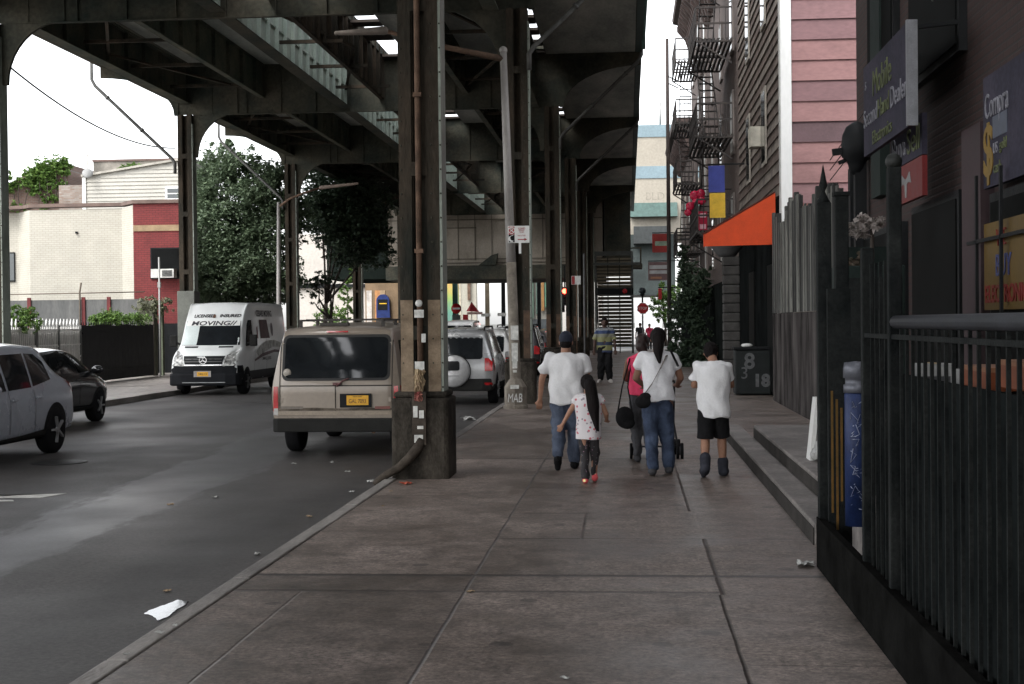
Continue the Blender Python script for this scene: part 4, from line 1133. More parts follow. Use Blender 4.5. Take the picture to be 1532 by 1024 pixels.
# fences along the far pavement
wf = thing('white_fence', 'white iron fence with leaf ornaments and spear tops across the street', 'fence', (-17.05, 40.1, 0)); wf.scale = (-1, 1, 1.12)
FWH = M('fence_white', (.62,.61,.59), .6, 0, .2, 3)
f = MB(); y = -5.0
while y < 3.0:
    f.box(-.012,.012,y-.02,y+.02,.08,1.62); y += .13
f.build('bars', FWH, wf)
y = -5.0
while y < 3.05:
    MB().tube([(0,y,1.62),(0,y,1.70),(0,y,1.76),(0,y,1.84)], [.012,.04,.03,.003], 5).build('spear_top', WHITE, wf); y += .26
MB().box(-.02,.02,-5,3,1.5,1.56).box(-.02,.02,-5,3,.2,.26).box(-.02,.02,-5,3,1.12,1.15).build('rail', FWH, wf)
MB().box(.03,.05,-5,3,.12,1.5).build('backing', M('backing_grey', (.42,.41,.40), .8, 0, .2, 2), wf)
rr = random.Random(21); f = MB(); y = -4.8
while y < 2.9:
    for k in range(9):
        z = .3+k*.1; s_ = .05*(1.4-k*.1)
        yy = y+rr.uniform(-.16,.16)*(1-k/10)
        a = rr.uniform(0, 3)
        f.prism([(yy-s_*math.cos(a), z-s_*math.sin(a)), (yy+.02*math.sin(a), z-.02*math.cos(a)), (yy+s_*math.cos(a), z+s_*math.sin(a)), (yy-.02*math.sin(a), z+.02*math.cos(a))], 'x', -.035, -.02)
    y += .55
f.build('leaf_ornament', WHITE, wf)
for k, y in enumerate((-5.05, -2.2, -.3, 1.3, 3.05)): MB().box(-.05,.05,y-.05,y+.05,0,1.66).build('post', M('post_grey_%d' % k, (.13,.13,.125), .7), wf)
bg_ = thing('sheet_gate', 'black sheet metal gate with a ridged top on the far pavement', 'gate', (-17.02, 46.4, 0)); bg_.scale = (1, 1.05, 1.12)
f = MB(); y = -3.1
while y < 3.2:
    f.box(-.02, .02, y, y+.30, .05, 1.66+.02*math.sin(y*3)); f.box(-.035,-.0201,y,y+.04,.05,1.66); y += .305
f.build('sheet', BLACK, bg_)
MB().box(.021,.06,-3.1,3.2,.3,.36).box(.021,.06,-3.1,3.2,1.4,1.46).build('rail', BLACK, bg_)
f = MB(); y = -3.1
while y < 3.2: f.tube([(0,y,1.66),(0,y,1.70),(0,y,1.76)],[.012,.018,.002],5); y += .2
f.build('spike', BLACK, bg_)
gf = thing('sheet_fence', 'grey sheet fence with red posts below the cream building', 'fence', (-19.5, 53.0, 0))
MB().box(-9, px_x(213,53)+19.5, -.03, .0, .0, 2.85).build('sheet', M('sheet_grey', (.09,.095,.095), .7, 0, .35, 1.5, col2=(.14,.14,.135), stretch=(1,1,.3)), gf)
f = MB()
for px in (8, 44, 125, 163): x = px_x(px, 53)+19.5; f.box(x-.07,x+.07,-.1,-.031,0,2.95)
f.build('post', M('post_oxide', (.11,.022,.022), .7), gf)
f = MB(); x = px_x(118,52.8)+19.5
f.tube([(x,-.15,0),(x,-.15,3.15),(x+.08,-.2,3.5)], .035, 6); f.tube([(px_x(8,52.8)+19.5,-.15,3.08),(x,-.15,3.1),(px_x(215,52.8)+19.5,-.15,3.12)], .025, 6)
f.build('barbed_rail', M('rail_brown', (.12,.10,.08), .7, .2), gf)
gpost = thing('gate_pillar', 'weathered concrete gate pillar tangled in dry vines', 'pillar', (-17.4, 50.9, 0))
MB().box(-.5, .15, -.2, .2, 0, 2.75).build('shaft', M('pillar_concrete', (.13,.13,.10), .9, 0, .3, 2), gpost, bevel=.03)
MB().box(.3,.42,-.1,.1,0,2.6).build('slim_post', M('pillar_green', (.10,.115,.08), .9), gpost)
mp_ = thing('metal_pole', 'thin metal pole standing before the red wall', 'pole', (px_x(238, 50.2), 50.2, 0))
MB().tube([(0,0,0),(0,0,px_z(385,238,50.2))], .035, 8).build('shaft', GALV, mp_); MB().box(-.05,.05,-.05,.05,3.2,3.4).build('clamp', GALV, mp_)
# street lamps
lamp = thing('street_lamp', 'tall grey street lamp with a rusty arm and stickered octagonal base', 'street lamp', (-2.36, 29.6, 0))
LPM = M('lamp_grey', (.33,.31,.29), .55, .2, .3, 2.5, .2, 40, stretch=(1,1,.25), col2=(.42,.40,.38))
LPB = M('lamp_base_paint', (.17,.145,.115), .75, 0, .4, 4, .4, 30, col2=(.26,.23,.19))
tip = P(753, 80, 29.6) - Vector((-2.36, 29.6, 0))
mid = Vector((0,0,.6)).lerp(tip, .36)
MB().tube([mid, Vector((0,0,.6)).lerp(tip,.68), tip], [.10,.085,.07], 12).build('upper_pole', LPM, lamp)
MB().tube([(0,0,.5), (0,0,.62), mid], [.13,.115,.102], 12).build('lower_pole', LPB, lamp)
MB().lathe([(.26,0),(.26,.06),(.235,.08),(.235,.45),(.15,.58),(.12,.62)], (0,0,0), 8, smooth=False).build('base', LPB, lamp)
MB().ball(tip+Vector((0,0,.06)), (.085,.085,.09)).build('cap', LPM, lamp)
e1 = P(652, 68, 29.4) - Vector((-2.36, 29.6, 0)); e2 = P(575, 46, 29.2) - Vector((-2.36, 29.6, 0)); e3 = P(503, 50, 29.1) - Vector((-2.36, 29.6, 0))
MB().tube([tip-Vector((0,0,.12)), e1, e2], [.07,.055,.04], 10).build('arm', RUST, lamp)
MB().cap(e2, e3, .09, .045, 10).build('lamp_head', M('lamp_head', (.22,.19,.165), .5, .2, .25, 4), lamp)
q = MB(); rr = random.Random(12)
for k, (z, hh, ww) in enumerate(((1.58,.30,.16),(1.18,.38,.13),(.92,.16,.10),(.78,.05,.08))):
    q.box(-ww/2, ww/2, -.128-.0*k, -.122, z-hh/2, z+hh/2)
q.build('sticker', STK, lamp)
lettering('MAB', .26, M('marker_white', (.6,.6,.58), .8), (.0, -.24, .22), (1,0,0), UPV, lamp, width=.30, shear=.15)
MB().box(-.09,.09,-.245,-.2395,.42,.50).build('label', STK, lamp)
# parking sign on the lamp
a, b2 = P(760, 364, 29.45), P(792, 338, 29.45)
ps = thing('parking_sign', 'white and red no parking sign with a crescent moon on the lamp post', 'road sign', ((a.x+b2.x)/2, 29.45, a.z))
hx, h = (b2.x-a.x)/2, b2.z-a.z
MB().box(-hx, hx, -.012, 0, 0, h).build('plate', WHITE, ps)
SR = M('sign_red_dull', (.36,.04,.045), .6)
xw = hx*.62
MB().box(-hx+.015, -hx+xw, -.016, -.0121, h*.5, h-.012).build('red_field', SR, ps)
MB().box(-hx+.015, -hx+xw, -.016, -.0121, .012, h*.5-.004).build('black_field', BLACK, ps)
cx, cz = -hx+.008+xw/2, h*.74
ring = MB(); n = 24
for k in range(n):
    a0_, a1_ = 2*math.pi*k/n, 2*math.pi*(k+1)/n
    ring.quad(*[(cx+r_*math.cos(t_), -.0175, cz+r_*math.sin(t_)) for r_, t_ in ((.055,a0_),(.055,a1_),(.072,a1_),(.072,a0_))])
ring.bar((cx-.045,-.0175,cz+.045),(cx+.045,-.0175,cz-.045),.003,.018); ring.build('no_parking_symbol', WHITE, ps)
lettering('P', .12, WHITE, (cx, -.018, cz), (1,0,0), UPV, ps, depth=.001)
mo_ = []
for k in range(13): a_ = R(70+k*220/12); mo_.append((cx+.065*math.cos(a_), h*.25+.065*math.sin(a_)))
for k in range(12, -1, -1): a_ = R(75+k*210/12); mo_.append((cx+.03+.06*math.cos(a_), h*.25+.018+.06*math.sin(a_)))
MB().prism(mo_, 'y', -.0195, -.0165).build('moon_symbol', WHITE, ps)
for k, (z, ww) in enumerate(((.85,.34),(.74,.28),(.62,.2),(.42,.36))): lettering(['NO PARKING','MIDNIGHT','TO 3AM','MON & THURS'][k], .042, SR, (hx*.28, -.0145, h*z), (1,0,0), UPV, ps, depth=.001, width=ww*hx*2)
MB().bar((-.02,-.016,h*.2),(.13,-.016,h*.2),.004,.02).prism([(.12,h*.2-.03),(.18,h*.2),(.12,h*.2+.03)], 'y', -.018,-.0145).build('arrow', SR, ps)
MB().box(.0,.05,-.02,.0,-.22,-.001).build('bracket', WHITE, ps)
# opposite lamp
lo = thing('street_lamp', 'slim street lamp with a long curved arm beyond the moving van', 'street lamp', (-12.95, 52, 0))
lb_ = Vector((-12.95, 52, 0))
tp = P(417, 303, 52)-lb_
MB().tube([(0,0,0), (0,0,2), tp], [.11,.09,.065], 10).build('pole', LPM, lo)
ap_ = [tp-Vector((-.03,0,.15))] + [P(px, py, 51.8)-lb_ for px, py in ((433,298),(455,289),(480,281))]
MB().tube(ap_, [.05,.045,.04,.035], 8).build('arm', RUST, lo)
MB().cap(ap_[-1], P(535,275,51.7)-lb_, .07, .05, 8).build('lamp_head', M('lamp_head_far', (.22,.17,.14), .5), lo)
# small parking sign on its own thin pole, far right pavement edge
a, b2 = P(855, 426, 52), P(869, 413, 52)
p2 = thing('parking_sign', 'small white and red parking sign on a thin brown pole', 'road sign', ((a.x+b2.x)/2, 52, 0))
MB().tube([(.0,.02,0),(.02,.02,b2.z+.2)], .025, 6).build('pole', RUST, p2)
MB().box(-.17,.17,-.012,0,a.z,b2.z).build('plate', WHITE, p2); MB().box(-.16,-.05,-.016,-.0121,a.z+.01,b2.z-.01).build('red_field', SR, p2)
MB().tube([(.3,.1,0),(.3,.1,4.2)], .035, 8).build('shaft', M('pole_grey_far', (.12,.12,.12), .6), thing('metal_pole', 'grey pole right of the small parking sign', 'pole', (p2.location.x+.05, 50, 0)))
# traffic light over the junction
tl = thing('traffic_light', 'traffic light glowing red under the station', 'traffic light', (P(845,436,84).x, 84, 0))
zc = P(845,436,84).z
MB().box(-.17,.17,-.12,.12,zc-.85,zc+.25).build('housing', M('signal_dark', (.03,.035,.03), .6), tl)
MB().tube([(0,0,zc+.25),(0,0,zc+1.5)], .04, 8).build('hanger', BLACK, tl)
RL = M('red_lamp', (1.0,.04,.02), .4, 0, 0, 1, emit=7)
MB().lathe([(.15,-.13),(.15,-.15),(.08,-.17),(0,-.175)], (0,0,zc), 16, axis='y').build('red_lens', RL, tl)
MB().lathe([(.12,-.13),(.12,-.15),(0,-.16)], (0,0,zc-.35), 14, axis='y').lathe([(.12,-.13),(.12,-.15),(0,-.16)], (0,0,zc-.65), 14, axis='y').build('dark_lens', BLACK, tl)
tl2 = dup(tl, loc=(P(841,440,96).x, 96, -.3), label='second red traffic light just left of and below the first')

# ================================================================== far side of the junction
def block(nm, label, cat, px0, px1, py_top, Y, mat, depth=12, z0=0):
    t = thing(nm, label, cat, ((px_x(px0,Y)+px_x(px1,Y))/2, Y, z0))
    hx = (px_x(px1,Y)-px_x(px0,Y))/2
    zt_ = px_z(py_top, (px0+px1)/2, Y)-z0
    MB().box(-hx, hx, 0, depth, 0, zt_).build('wall', mat, t)
    return t, hx, zt_
def ramp_mat(name, stops, z0, z1):
    m, t, b = nodes(name)
    tc = nd(t, 'ShaderNodeTexCoord'); sp = nd(t, 'ShaderNodeSeparateXYZ'); t.links.new(tc.outputs['Object'], sp.inputs[0])
    n = nd(t, 'ShaderNodeTexNoise', Scale=1.2, Detail=5.0); t.links.new(tc.outputs['Object'], n.inputs['Vector'])
    a = nd(t, 'ShaderNodeMath', operation='MULTIPLY_ADD'); t.links.new(n.outputs['Fac'], a.inputs[0]); a.inputs[1].default_value = 2.2; t.links.new(sp.outputs['Z'], a.inputs[2])
    mr = nd(t, 'ShaderNodeMapRange'); mr.inputs['From Min'].default_value = z0+1.1; mr.inputs['From Max'].default_value = z1+1.1; t.links.new(a.outputs[0], mr.inputs['Value'])
    rp = nd(t, 'ShaderNodeValToRGB')
    while len(rp.color_ramp.elements) < len(stops): rp.color_ramp.elements.new(.5)
    for e, (p, c) in zip(rp.color_ramp.elements, stops): e.position = p; e.color = val(c)
    t.links.new(mr.outputs[0], rp.inputs[0]); t.links.new(rp.outputs[0], b.inputs['Base Color']); b.inputs['Roughness'].default_value = .8
    return m
block('mural_wall', 'wall painted with an orange to green mural seen under the station', 'wall', 640, 684, 360, 135, ramp_mat('mural', [(0,(.2,.2,.2)),(.25,(.10,.26,.20)),(.45,(.25,.36,.10)),(.62,(.46,.34,.10)),(.8,(.45,.14,.08)),(1,(.4,.22,.15))], 1, 8), 1.2)
PALE = M('wall_pale_far', (.36,.345,.29), .85, 0, .12, .5)
t, hx, zt_ = block('corner_building', 'pale cream building with a narrow dark sign seen under the station', 'building', 684, 712, 330, 145, PALE, 1.2)
MB().box(.1,.4,-.3,-.001,4.2,6.6).build('sign', RUST, t); MB().box(-hx, -hx+.35, -.06, -.001, 0, zt_).build('trim', M('trim_tan_far', (.42,.38,.30), .8), t)
t, hx, zt_ = block('corner_building', 'white building left of the small trees beyond the street', 'building', 440, 548, 350, 118, M('wall_white_far', (.45,.42,.38), .85, 0, .1, .4), 10)
MB().box(-hx, hx, -.3, -.001, 4.9, 5.2).build('band', BLACK, t)
t, hx, zt_ = block('shop_building', 'tan shuttered shop with a blue arched sign under the station', 'building', 546, 640, 395, 108, M('shop_tan', (.20,.14,.085), .85, 0, .3, .8), 10)
for x0, c in ((-hx+.1, (.55,.50,.45)), (-hx+.75, (.45,.22,.09)), (-hx+1.15,(.35,.25,.15))): MB().box(x0, x0+.4, -.05, -.001, .1, 4.4).build('panel', M('shop_panel', c, .8, 0, .3, 3), t)
q = MB(); xs = px_x(573,108)-t.location.x
pts = [(xs-.5, 2.3), (xs-.5, 3.6)] + [(xs+.5*math.cos(R(a_)), 3.6+.5*math.sin(R(a_))) for a_ in range(170, -1, -20)] + [(xs+.55, 2.3)]
q.prism(pts, 'y', -.3, -.06); q.build('arched_sign', M('sign_royal_blue', (.014,.03,.13), .5), t)
MB().box(xs-.38,xs+.35,-.33,-.301,2.9,3.7).build('poster', BLACK, t); MB().box(xs-.25,xs+.3,-.345,-.331,3.35,3.42).build('gold_line', YEL, t)
MB().box(xs-.6,xs+.75,-.1,-.001,0,2.2).build('shutter', M('shutter_dark', (.05,.045,.04), .7), t)
t, hx, zt_ = block('corner_building', 'narrow pale shopfront with vertical signs right of the lamp post', 'building', 789, 822, 395, 120, M('wall_front_far', (.30,.285,.25), .85, 0, .2, .8), 14)
for k, (x, c) in enumerate(((-.55,(.12,.18,.14)), (-.1,(.10,.14,.12)), (.35,(.30,.16,.06)), (.65,(.10,.2,.14)))): MB().box(x-.12,x+.12,-.3,-.001,2.2+.3*k,6.2).build('sign_strip', M('far_strip_%d' % k, c, .7), t)
MB().box(-hx+.1,hx-.1,-.06,-.001,.1,2.1).build('shop_window', GLASSB, t)
block('corner_building', 'white building glimpsed between the farthest columns', 'building', 838, 900, 380, 150, M('wall_white_far2', (.42,.40,.37), .85, 0, .1, .5), 10)
block('corner_building', 'hazy pale building at the end of the right pavement', 'building', 950, 990, 452, 190, M('wall_grey_far', (.5,.5,.5), .85), 10)
# posts across the junction
def far_post(px, Y, w_, mat, label, h=9.0, collar=False):
    t = thing('street_post', label, 'post', (px_x(px, Y), Y, 0))
    MB().box(-w_/2, w_/2, -w_/2, w_/2, 0, h).build('shaft', mat, t)
    MB().box(-w_*.7, w_*.7, -w_*.7, w_*.7, 0, .7).build('foot', CONCD, t)
    if collar: MB().box(-w_*.7-.25, w_*.7, -w_*.7, w_*.7, 2.35, 2.6).build('sign_plate', STK, t)
TEAL = M('post_teal', (.05,.11,.10), .65, 0, .3, 1)
far_post(658, 112, .42, TEAL, 'dark teal post left of the mural')
far_post(680.5, 114, .40, TEAL, 'dark teal post right of the mural')
far_post(728.5, 116, .34, M('post_tan', (.24,.20,.14), .75), 'tan post with small plates against the white sky', 9, True)
far_post(752.5, 112, .30, BLACK, 'black post with a plate left of the lamp post', 9, True)
far_post(806, 108, .28, BLACK, 'thin post beside the narrow pale shopfront')
ne = thing('no_entry_sign', 'round red no entry sign before the mural', 'road sign', (px_x(682,100), 100, 0))
zc = px_z(462,682,100)
MB().tube([(0,.03,0),(0,.03,zc)], .03, 6).build('pole', GALV, ne); MB().lathe([(.36,-.02),(.36,0),(0,0)], (0,0,zc), 20, axis='y').build('disc', RED, ne); MB().box(-.26,.26,-.03,-.021,zc-.06,zc+.06).build('bar', WHITE, ne)
MB().box(-.3,.3,-.02,0,zc-.85,zc-.45).build('lower_plate', M('plate_dark', (.10,.12,.12), .6), ne)
um = thing('street_parasol', 'red and white folded parasol beyond the parked cars', 'parasol', (px_x(705,96), 96, 0))
zt2, zb2 = px_z(452,700,96), px_z(466,700,96)
MB().tube([(0,0,0),(0,0,zt2)], .03, 6).build('pole', GALV, um)
MB().add([(0,0,zt2),(-.12,-.4,zb2),(.5,-.35,zb2-.05),(.5,.3,zb2-.05),(-.4,.3,zb2)], [(0,1,2),(0,2,3),(0,3,4),(0,4,1),(1,4,3,2)]).build('canopy', M('canopy_red', (.5,.05,.06), .8), um)
MB().box(-.6,-.25,-.1,.1,.2,2.4).build('side_panel', RED, um); MB().box(-.3,.75,-.15,-.1,zb2-.22,zb2-.06).build('lettered_strip', M('strip_pink', (.6,.4,.36), .7), um)
# overhead wire upper left
wv = MB(); a, b2 = P(2,90,40), P(262,222,62)
pts = []
for k in range(17):
    f_ = k/16; q = a.lerp(b2, f_); q.z -= 1.1*4*f_*(1-f_)*.6; pts.append(q)
wv.tube(pts, .03, 5); tag(wv.build('overhead_wire', BLACK), 'thin sagging overhead wire against the sky at upper left', 'wire')
# ================================================================== vehicles
def crom(p, k):
    """Catmull-Rom through a list of tuples, k pieces per span"""
    out = []
    n = len(p)
    for i in range(n-1):
        a, b, c, d = p[max(i-1,0)], p[i], p[i+1], p[min(i+2,n-1)]
        for s in range(k):
            t = s/k
            out.append(tuple(.5*((2*b[j]) + (-a[j]+c[j])*t + (2*a[j]-5*b[j]+4*c[j]-d[j])*t*t + (-a[j]+3*b[j]-3*c[j]+d[j])*t**3) for j in range(len(b))))
    out.append(tuple(p[-1])); return out
def ring(y, zb, zm, zbelt, zr, wb, wm, wbelt, wr, dy=(0,)*8, crown=.03):
    r = [(wb*.8, zb), (wb, zb+.06), (wm, zm), (wbelt, zbelt), (wr, zr-.09), (wr-.09, zr-.015), (wr*.45, zr+crown*.8), (0.0, zr+crown)]
    return [(x, y+dy[i], z) for i, (x, z) in enumerate(r)]
class Car:
    def __init__(s, root, stations, paint, bulge_r=.05, bulge_f=.10, name='body'):
        s.root = root
        cols = [crom([st[i] for st in stations], 5) for i in range(8)]
        rings = [crom([c[j] for c in cols], 3) for j in range(len(cols[0]))]
        s.mb = MB()
        k = len(rings[0]); n = len(rings)
        full = [[(-x, y, z) for x, y, z in r][:0] + [(x, y, z) for x, y, z in r] + [(-x, y, z) for x, y, z in r[::-1][1:]] for r in rings]
        kk = len(full[0])
        v = [p for r in full for p in r]; f = []
        for i in range(n-1):
            for j in range(kk-1): f.append((i*kk+j, i*kk+j+1, (i+1)*kk+j+1, (i+1)*kk+j))
        s.mb.add(v, f, 0, True)
        for r, sg, bl in ((rings[0], -1, bulge_r), (rings[-1], 1, bulge_f)):
            nx = 8; v = []; f = []
            for (x, y, z) in r:
                for q in range(nx+1):
                    u = -1+2*q/nx
                    v.append((x*u, y+sg*bl*(1-u*u)*(x/max(1e-6, max(p[0] for p in r))), z))
            for i in range(k-1):
                for q in range(nx): f.append((i*(nx+1)+q, i*(nx+1)+q+1, (i+1)*(nx+1)+q+1, (i+1)*(nx+1)+q))
            s.mb.add(v, f, 0, True)
        me = s.mb.mesh(name)
        b = bmesh.new(); b.from_mesh(me)
        bmesh.ops.remove_doubles(b, verts=b.verts, dist=.002)
        bmesh.ops.recalc_face_normals(b, faces=b.faces)
        s.bvh = BVHTree.FromBMesh(b)
        b.to_mesh(me); b.free()
        md_o = link(name, me, paint, root)
        s.body = md_o
    def proj(s, a, b, side, off):
        if side in 'RL':
            sg = 1 if side == 'R' else -1
            o, d = Vector((3*sg, a, b)), Vector((-sg, 0, 0))
        elif side == 'B': o, d = Vector((a, -6, b)), Vector((0, 1, 0))
        elif side == 'F': o, d = Vector((a, 6, b)), Vector((0, -1, 0))
        else: o, d = Vector((a, b, 5)), Vector((0, 0, -1))
        h = s.bvh.ray_cast(o, d)
        if h[0] is None:
            h = s.bvh.find_nearest(o + d*(2.2 if side in 'RL' else 3.6))
            return h[0] - d*off
        return h[0] - d*off
    def panel(s, name, poly, side, mat, off=.006, parent=None, maxe=.12):
        b = bmesh.new()
        b.faces.new([b.verts.new((p[0], p[1], 0)) for p in poly])
        bmesh.ops.triangulate(b, faces=b.faces)
        for _ in range(5):
            e = [q for q in b.edges if q.calc_length() > maxe]
            if not e: break
            bmesh.ops.subdivide_edges(b, edges=e, cuts=1)
            bmesh.ops.triangulate(b, faces=b.faces)
        for q in b.verts: q.co = s.proj(q.co.x, q.co.y, side, off)
        bmesh.ops.recalc_face_normals(b, faces=b.faces)
        me = bpy.data.meshes.new(name); b.to_mesh(me); b.free()
        for p in me.polygons: p.use_smooth = True
        return link(name, me, mat, parent or s.root)
    def text(s, t, size, cx, cz, side, mat, width=None, bold=0, off=.012, shear=0, parent=None):
        me = text_mesh(t, size, 0, bold, shear=shear)
        xs = [v.co.x for v in me.vertices]
        k = width/(max(xs)-min(xs)) if width else 1
        sg = {'R': 1, 'L': -1, 'B': 1, 'F': -1}[side]
        # seen from the right (+x) the car's front lies to the right: +y runs left to right
        for v in me.vertices: v.co = s.proj(cx + sg*v.co.x*k, cz + v.co.y, side, off)
        return link('lettering', me, mat, parent or s.root)
def rrect(x0, x1, z0, z1, r=.04, n=4):
    p = []
    for cx, cz, a0 in ((x1-r, z1-r, 0), (x0+r, z1-r, 90), (x0+r, z0+r, 180), (x1-r, z0+r, 270)):
        for k in range(n+1):
            a = R(a0+90*k/n); p.append((cx+r*math.cos(a), cz+r*math.sin(a)))
    return p
def wheels(car, track, ys, r, wid=.21, spokes=5, rimm=None, arch=True, archm=None):
    for y in ys:
        for sg in (-1, 1):
            w_ = thing_part('wheel', car.root, (sg*track, y, r))
            MB().lathe([(r*.62,-wid/2),(r*.93,-wid/2),(r,-wid*.36),(r,wid*.36),(r*.93,wid/2),(r*.62,wid/2)], (0,0,0), 28, axis='x').build('tyre', RUBBER, w_)
            q = MB(); xo = sg*(wid/2-.015)
            n = 24
            for k in range(n):
                a0, a1 = 2*math.pi*k/n, 2*math.pi*(k+1)/n
                q.quad(*[(xo+sg*.012, c*math.cos(t), c*math.sin(t)) for c, t in ((r*.52,a0),(r*.52,a1),(r*.65,a1),(r*.65,a0))])
            for k in range(spokes):
                a = 2*math.pi*k/spokes
                q.bar((xo+sg*.0, 0, 0), (xo+sg*.006, r*.57*math.cos(a), r*.57*math.sin(a)), .03, r*.27, 0, (1,0,0))
            q.lathe([(r*.15, xo-sg*.02), (r*.15, xo+sg*.02), (0, xo+sg*.024)], (0,0,0), 12, axis='x')
            q.build('rim', rimm or RIM, w_)
            MB().lathe([(r*.6, xo-sg*.05), (r*.6, xo-sg*.045), (0, xo-sg*.045)], (0,0,0), 20, axis='x').build('brake_disc', BLACK, w_)
            if arch:
                ra = r*1.16
                car.panel('wheel_arch', [(y+ra*math.cos(R(a_)), max(.22, r+ra*math.sin(R(a_)))) for a_ in range(-30, 211, 12)], 'R' if sg > 0 else 'L', archm or BLACK, .003)
def thing_part(name, root, loc):
    o = bpy.data.objects.new(name, None); o.empty_display_size = .1; C.objects.link(o); o.parent = root; o.location = loc
    return o
def paint(name, col, rough=.32, metal=.0, coat=.6, var=.05):
    return M(name, col, rough, metal, var, 1.2, 0, spec=.5, rvar=.08, fine=.06, coat=coat)
RIM = M('rim_alloy', (.42,.42,.43), .35, .7, .15, 6)
RIMD = M('rim_dark', (.12,.12,.12), .45, .5, .15, 6)
TAILR = M('tail_lamp', (.38,.012,.015), .15, 0, .3, 14, spec=.7, rvar=.04)
TAILW = M('lamp_clear', (.45,.44,.42), .12, .2, .2, 20, rvar=.04)
PLATE = M('plate_amber', (.62,.33,.03), .5, 0, .1, 10)
PLTX = M('plate_ink', (.06,.035,.03), .6)
PLAS = M('bumper_plastic', (.018,.018,.017), .75, 0, .25, 4, .1, 80, spec=.12)
SEAM = M('panel_gap', (.02,.018,.016), .9)
# ---------------- tan minivan, seen from behind
van = thing('parked_minivan', 'tan minivan parked just left of the nearest steel column', 'minivan', (-4.26, 20.45+2.35, ROAD_Z), 0)
TANP = paint('paint_tan', (.225,.188,.150), .38, .1, .4)
hl = 2.35
stn = [ring(-hl, .42, .80, 1.10, 1.80, .90, .935, .92, .80, (.0,.0,0,.01,.15,.19,.19,.19)),
       ring(-hl+.08, .36, .80, 1.10, 1.85, .90, .95, .935, .82, (0,0,0,0,.16,.2,.2,.2)),
       ring(-hl+.6, .34, .80, 1.10, 1.88, .90, .955, .94, .83),
       ring(-.6, .32, .78, 1.10, 1.90, .90, .955, .94, .83),
       ring(.55, .32, .78, 1.10, 1.86, .90, .955, .94, .81),
       ring(1.35, .32, .78, 1.08, 1.22, .90, .95, .92, .82),
       ring(hl-.25, .36, .74, .98, 1.08, .88, .93, .88, .74),
       ring(hl-.02, .44, .70, .86, .94, .80, .84, .80, .62)]
cv = Car(van, stn, TANP, .04, .1)
wheels(cv, .80, (-1.45, 1.35), .345, .22, rimm=RIMD)
cv.panel('rear_window', rrect(-.76, .76, 1.14, 1.73, .07), 'B', GLASS, .012)
fr = cv.panel('window_surround', rrect(-.80, .80, 1.10, 1.77, .09), 'B', M('seal_black', (.02,.02,.02), .6), .006)
for nm, pl_ in (('rear_lamp', [(-.93,.66),(-.855,.66),(-.855,1.02),(-.92,1.02)]), ('rear_lamp', [(.855,.66),(.93,.66),(.92,1.02),(.855,1.02)])):
    l_ = cv.panel(nm, pl_, 'B', TAILR, .012); sx = min(p[0] for p in pl_)
    cv.panel('reversing_lamp', [(p[0], .60 if p[1] < .8 else .70) for p in pl_], 'B', TAILW, .014, l_)
    cv.panel(nm, [(-hl+.012,.66),(-hl+.09,.66),(-hl+.09,1.02),(-hl+.012,1.02)], 'L' if sx < 0 else 'R', TAILR, .01)
cv.panel('door_gap', [(-.005,.52),(.008,.52),(.008,1.03),(-.005,1.03)], 'B', SEAM, .008)
cv.panel('door_gap', [(-.83,1.02),(.83,1.02),(.83,1.035),(-.83,1.035)], 'B', SEAM, .008)
cv.panel('door_gap', [(-.835,.52),(-.823,.52),(-.823,1.75),(-.835,1.75)], 'B', SEAM, .007)
cv.panel('door_gap', [(.823,.52),(.835,.52),(.835,1.75),(.823,1.75)], 'B', SEAM, .007)
cv.panel('lower_trim', [(-.86,.56),(.86,.56),(.86,.66),(-.86,.66)], 'B', M('trim_beige', (.25,.21,.165), .5), .010)
cv.panel('badge', [(.58,.685),(.80,.685),(.80,.725),(.58,.725)], 'B', M('badge_maroon', (.16,.06,.05), .4), .012)
cv.panel('badge', [(-.82,.69),(-.48,.69),(-.48,.73),(-.82,.73)], 'B', M('badge_grey', (.14,.12,.10), .4), .012)
bu = MB()
for (x0, x1, y0, y1) in ((-.93,.93,-hl-.16,-hl+.05),): bu.prism([(x0,y1),(x0+.02,y0+.05),(x0+.10,y0),(x1-.10,y0),(x1-.02,y0+.05),(x1,y1)], 'z', .36, .56)
bu.build('bumper', PLAS, van, bevel=.02)
MB().prism([(-.90,-hl+.05),(-.88,-hl-.12),(.88,-hl-.12),(.90,-hl+.05)], 'z', .561, .60).build('bumper_step', M('step_tan', (.22,.185,.15), .6), van)
pb = MB().box(.07,.53,-hl-.06,-hl-.025,.71,.91).build('plate_holder', BLACK, van)
MB().box(.17,.49,-hl-.066,-hl-.0601,.745,.885).build('number_plate', PLATE, pb)
lettering('GAL 7093', .085, PLTX, (.33, -hl-.068, .80), (1,0,0), UPV, pb, depth=.001, width=.25); lettering('NEW YORK', .025, PLTX, (.33, -hl-.068, .868), (1,0,0), UPV, pb, depth=.001)
q = MB().lathe([(.06,-.02),(.065,.0),(.05,.02),(0,.025)], (-.72,-hl+.02,1.215), 14, axis='y'); q.build('parking_mirror', M('mirror_tan', (.35,.32,.28), .4), van)
q = MB().tube([(.03,-hl-.07,1.06),(.03,-hl-.09,1.02),(.12,-hl-.08,1.1),(.22,-hl-.0,1.14)], .014, 6); q.box(-.03,.09,-hl-.08,-hl-.02,1.035,1.075); q.build('wiper', M('wiper_maroon', (.09,.04,.04), .4), van)
q = MB()
for sg in (-1,1):
    q.bar((sg*.62,-1.9,1.98),(sg*.60,.4,1.99),.045,.03)
    for y in (-1.85,-.7,.35): q.bar((sg*.62,y,1.88),(sg*.62,y,1.98),.05,.03)
for y in (-1.5,-.2): q.bar((-.62,y,1.99),(.62,y,1.99),.04,.025)
q.box(-.3,.12,-2.0,-1.85,1.9,1.945)
q.build('roof_rack', M('rack_brown', (.05,.045,.04), .6), van)
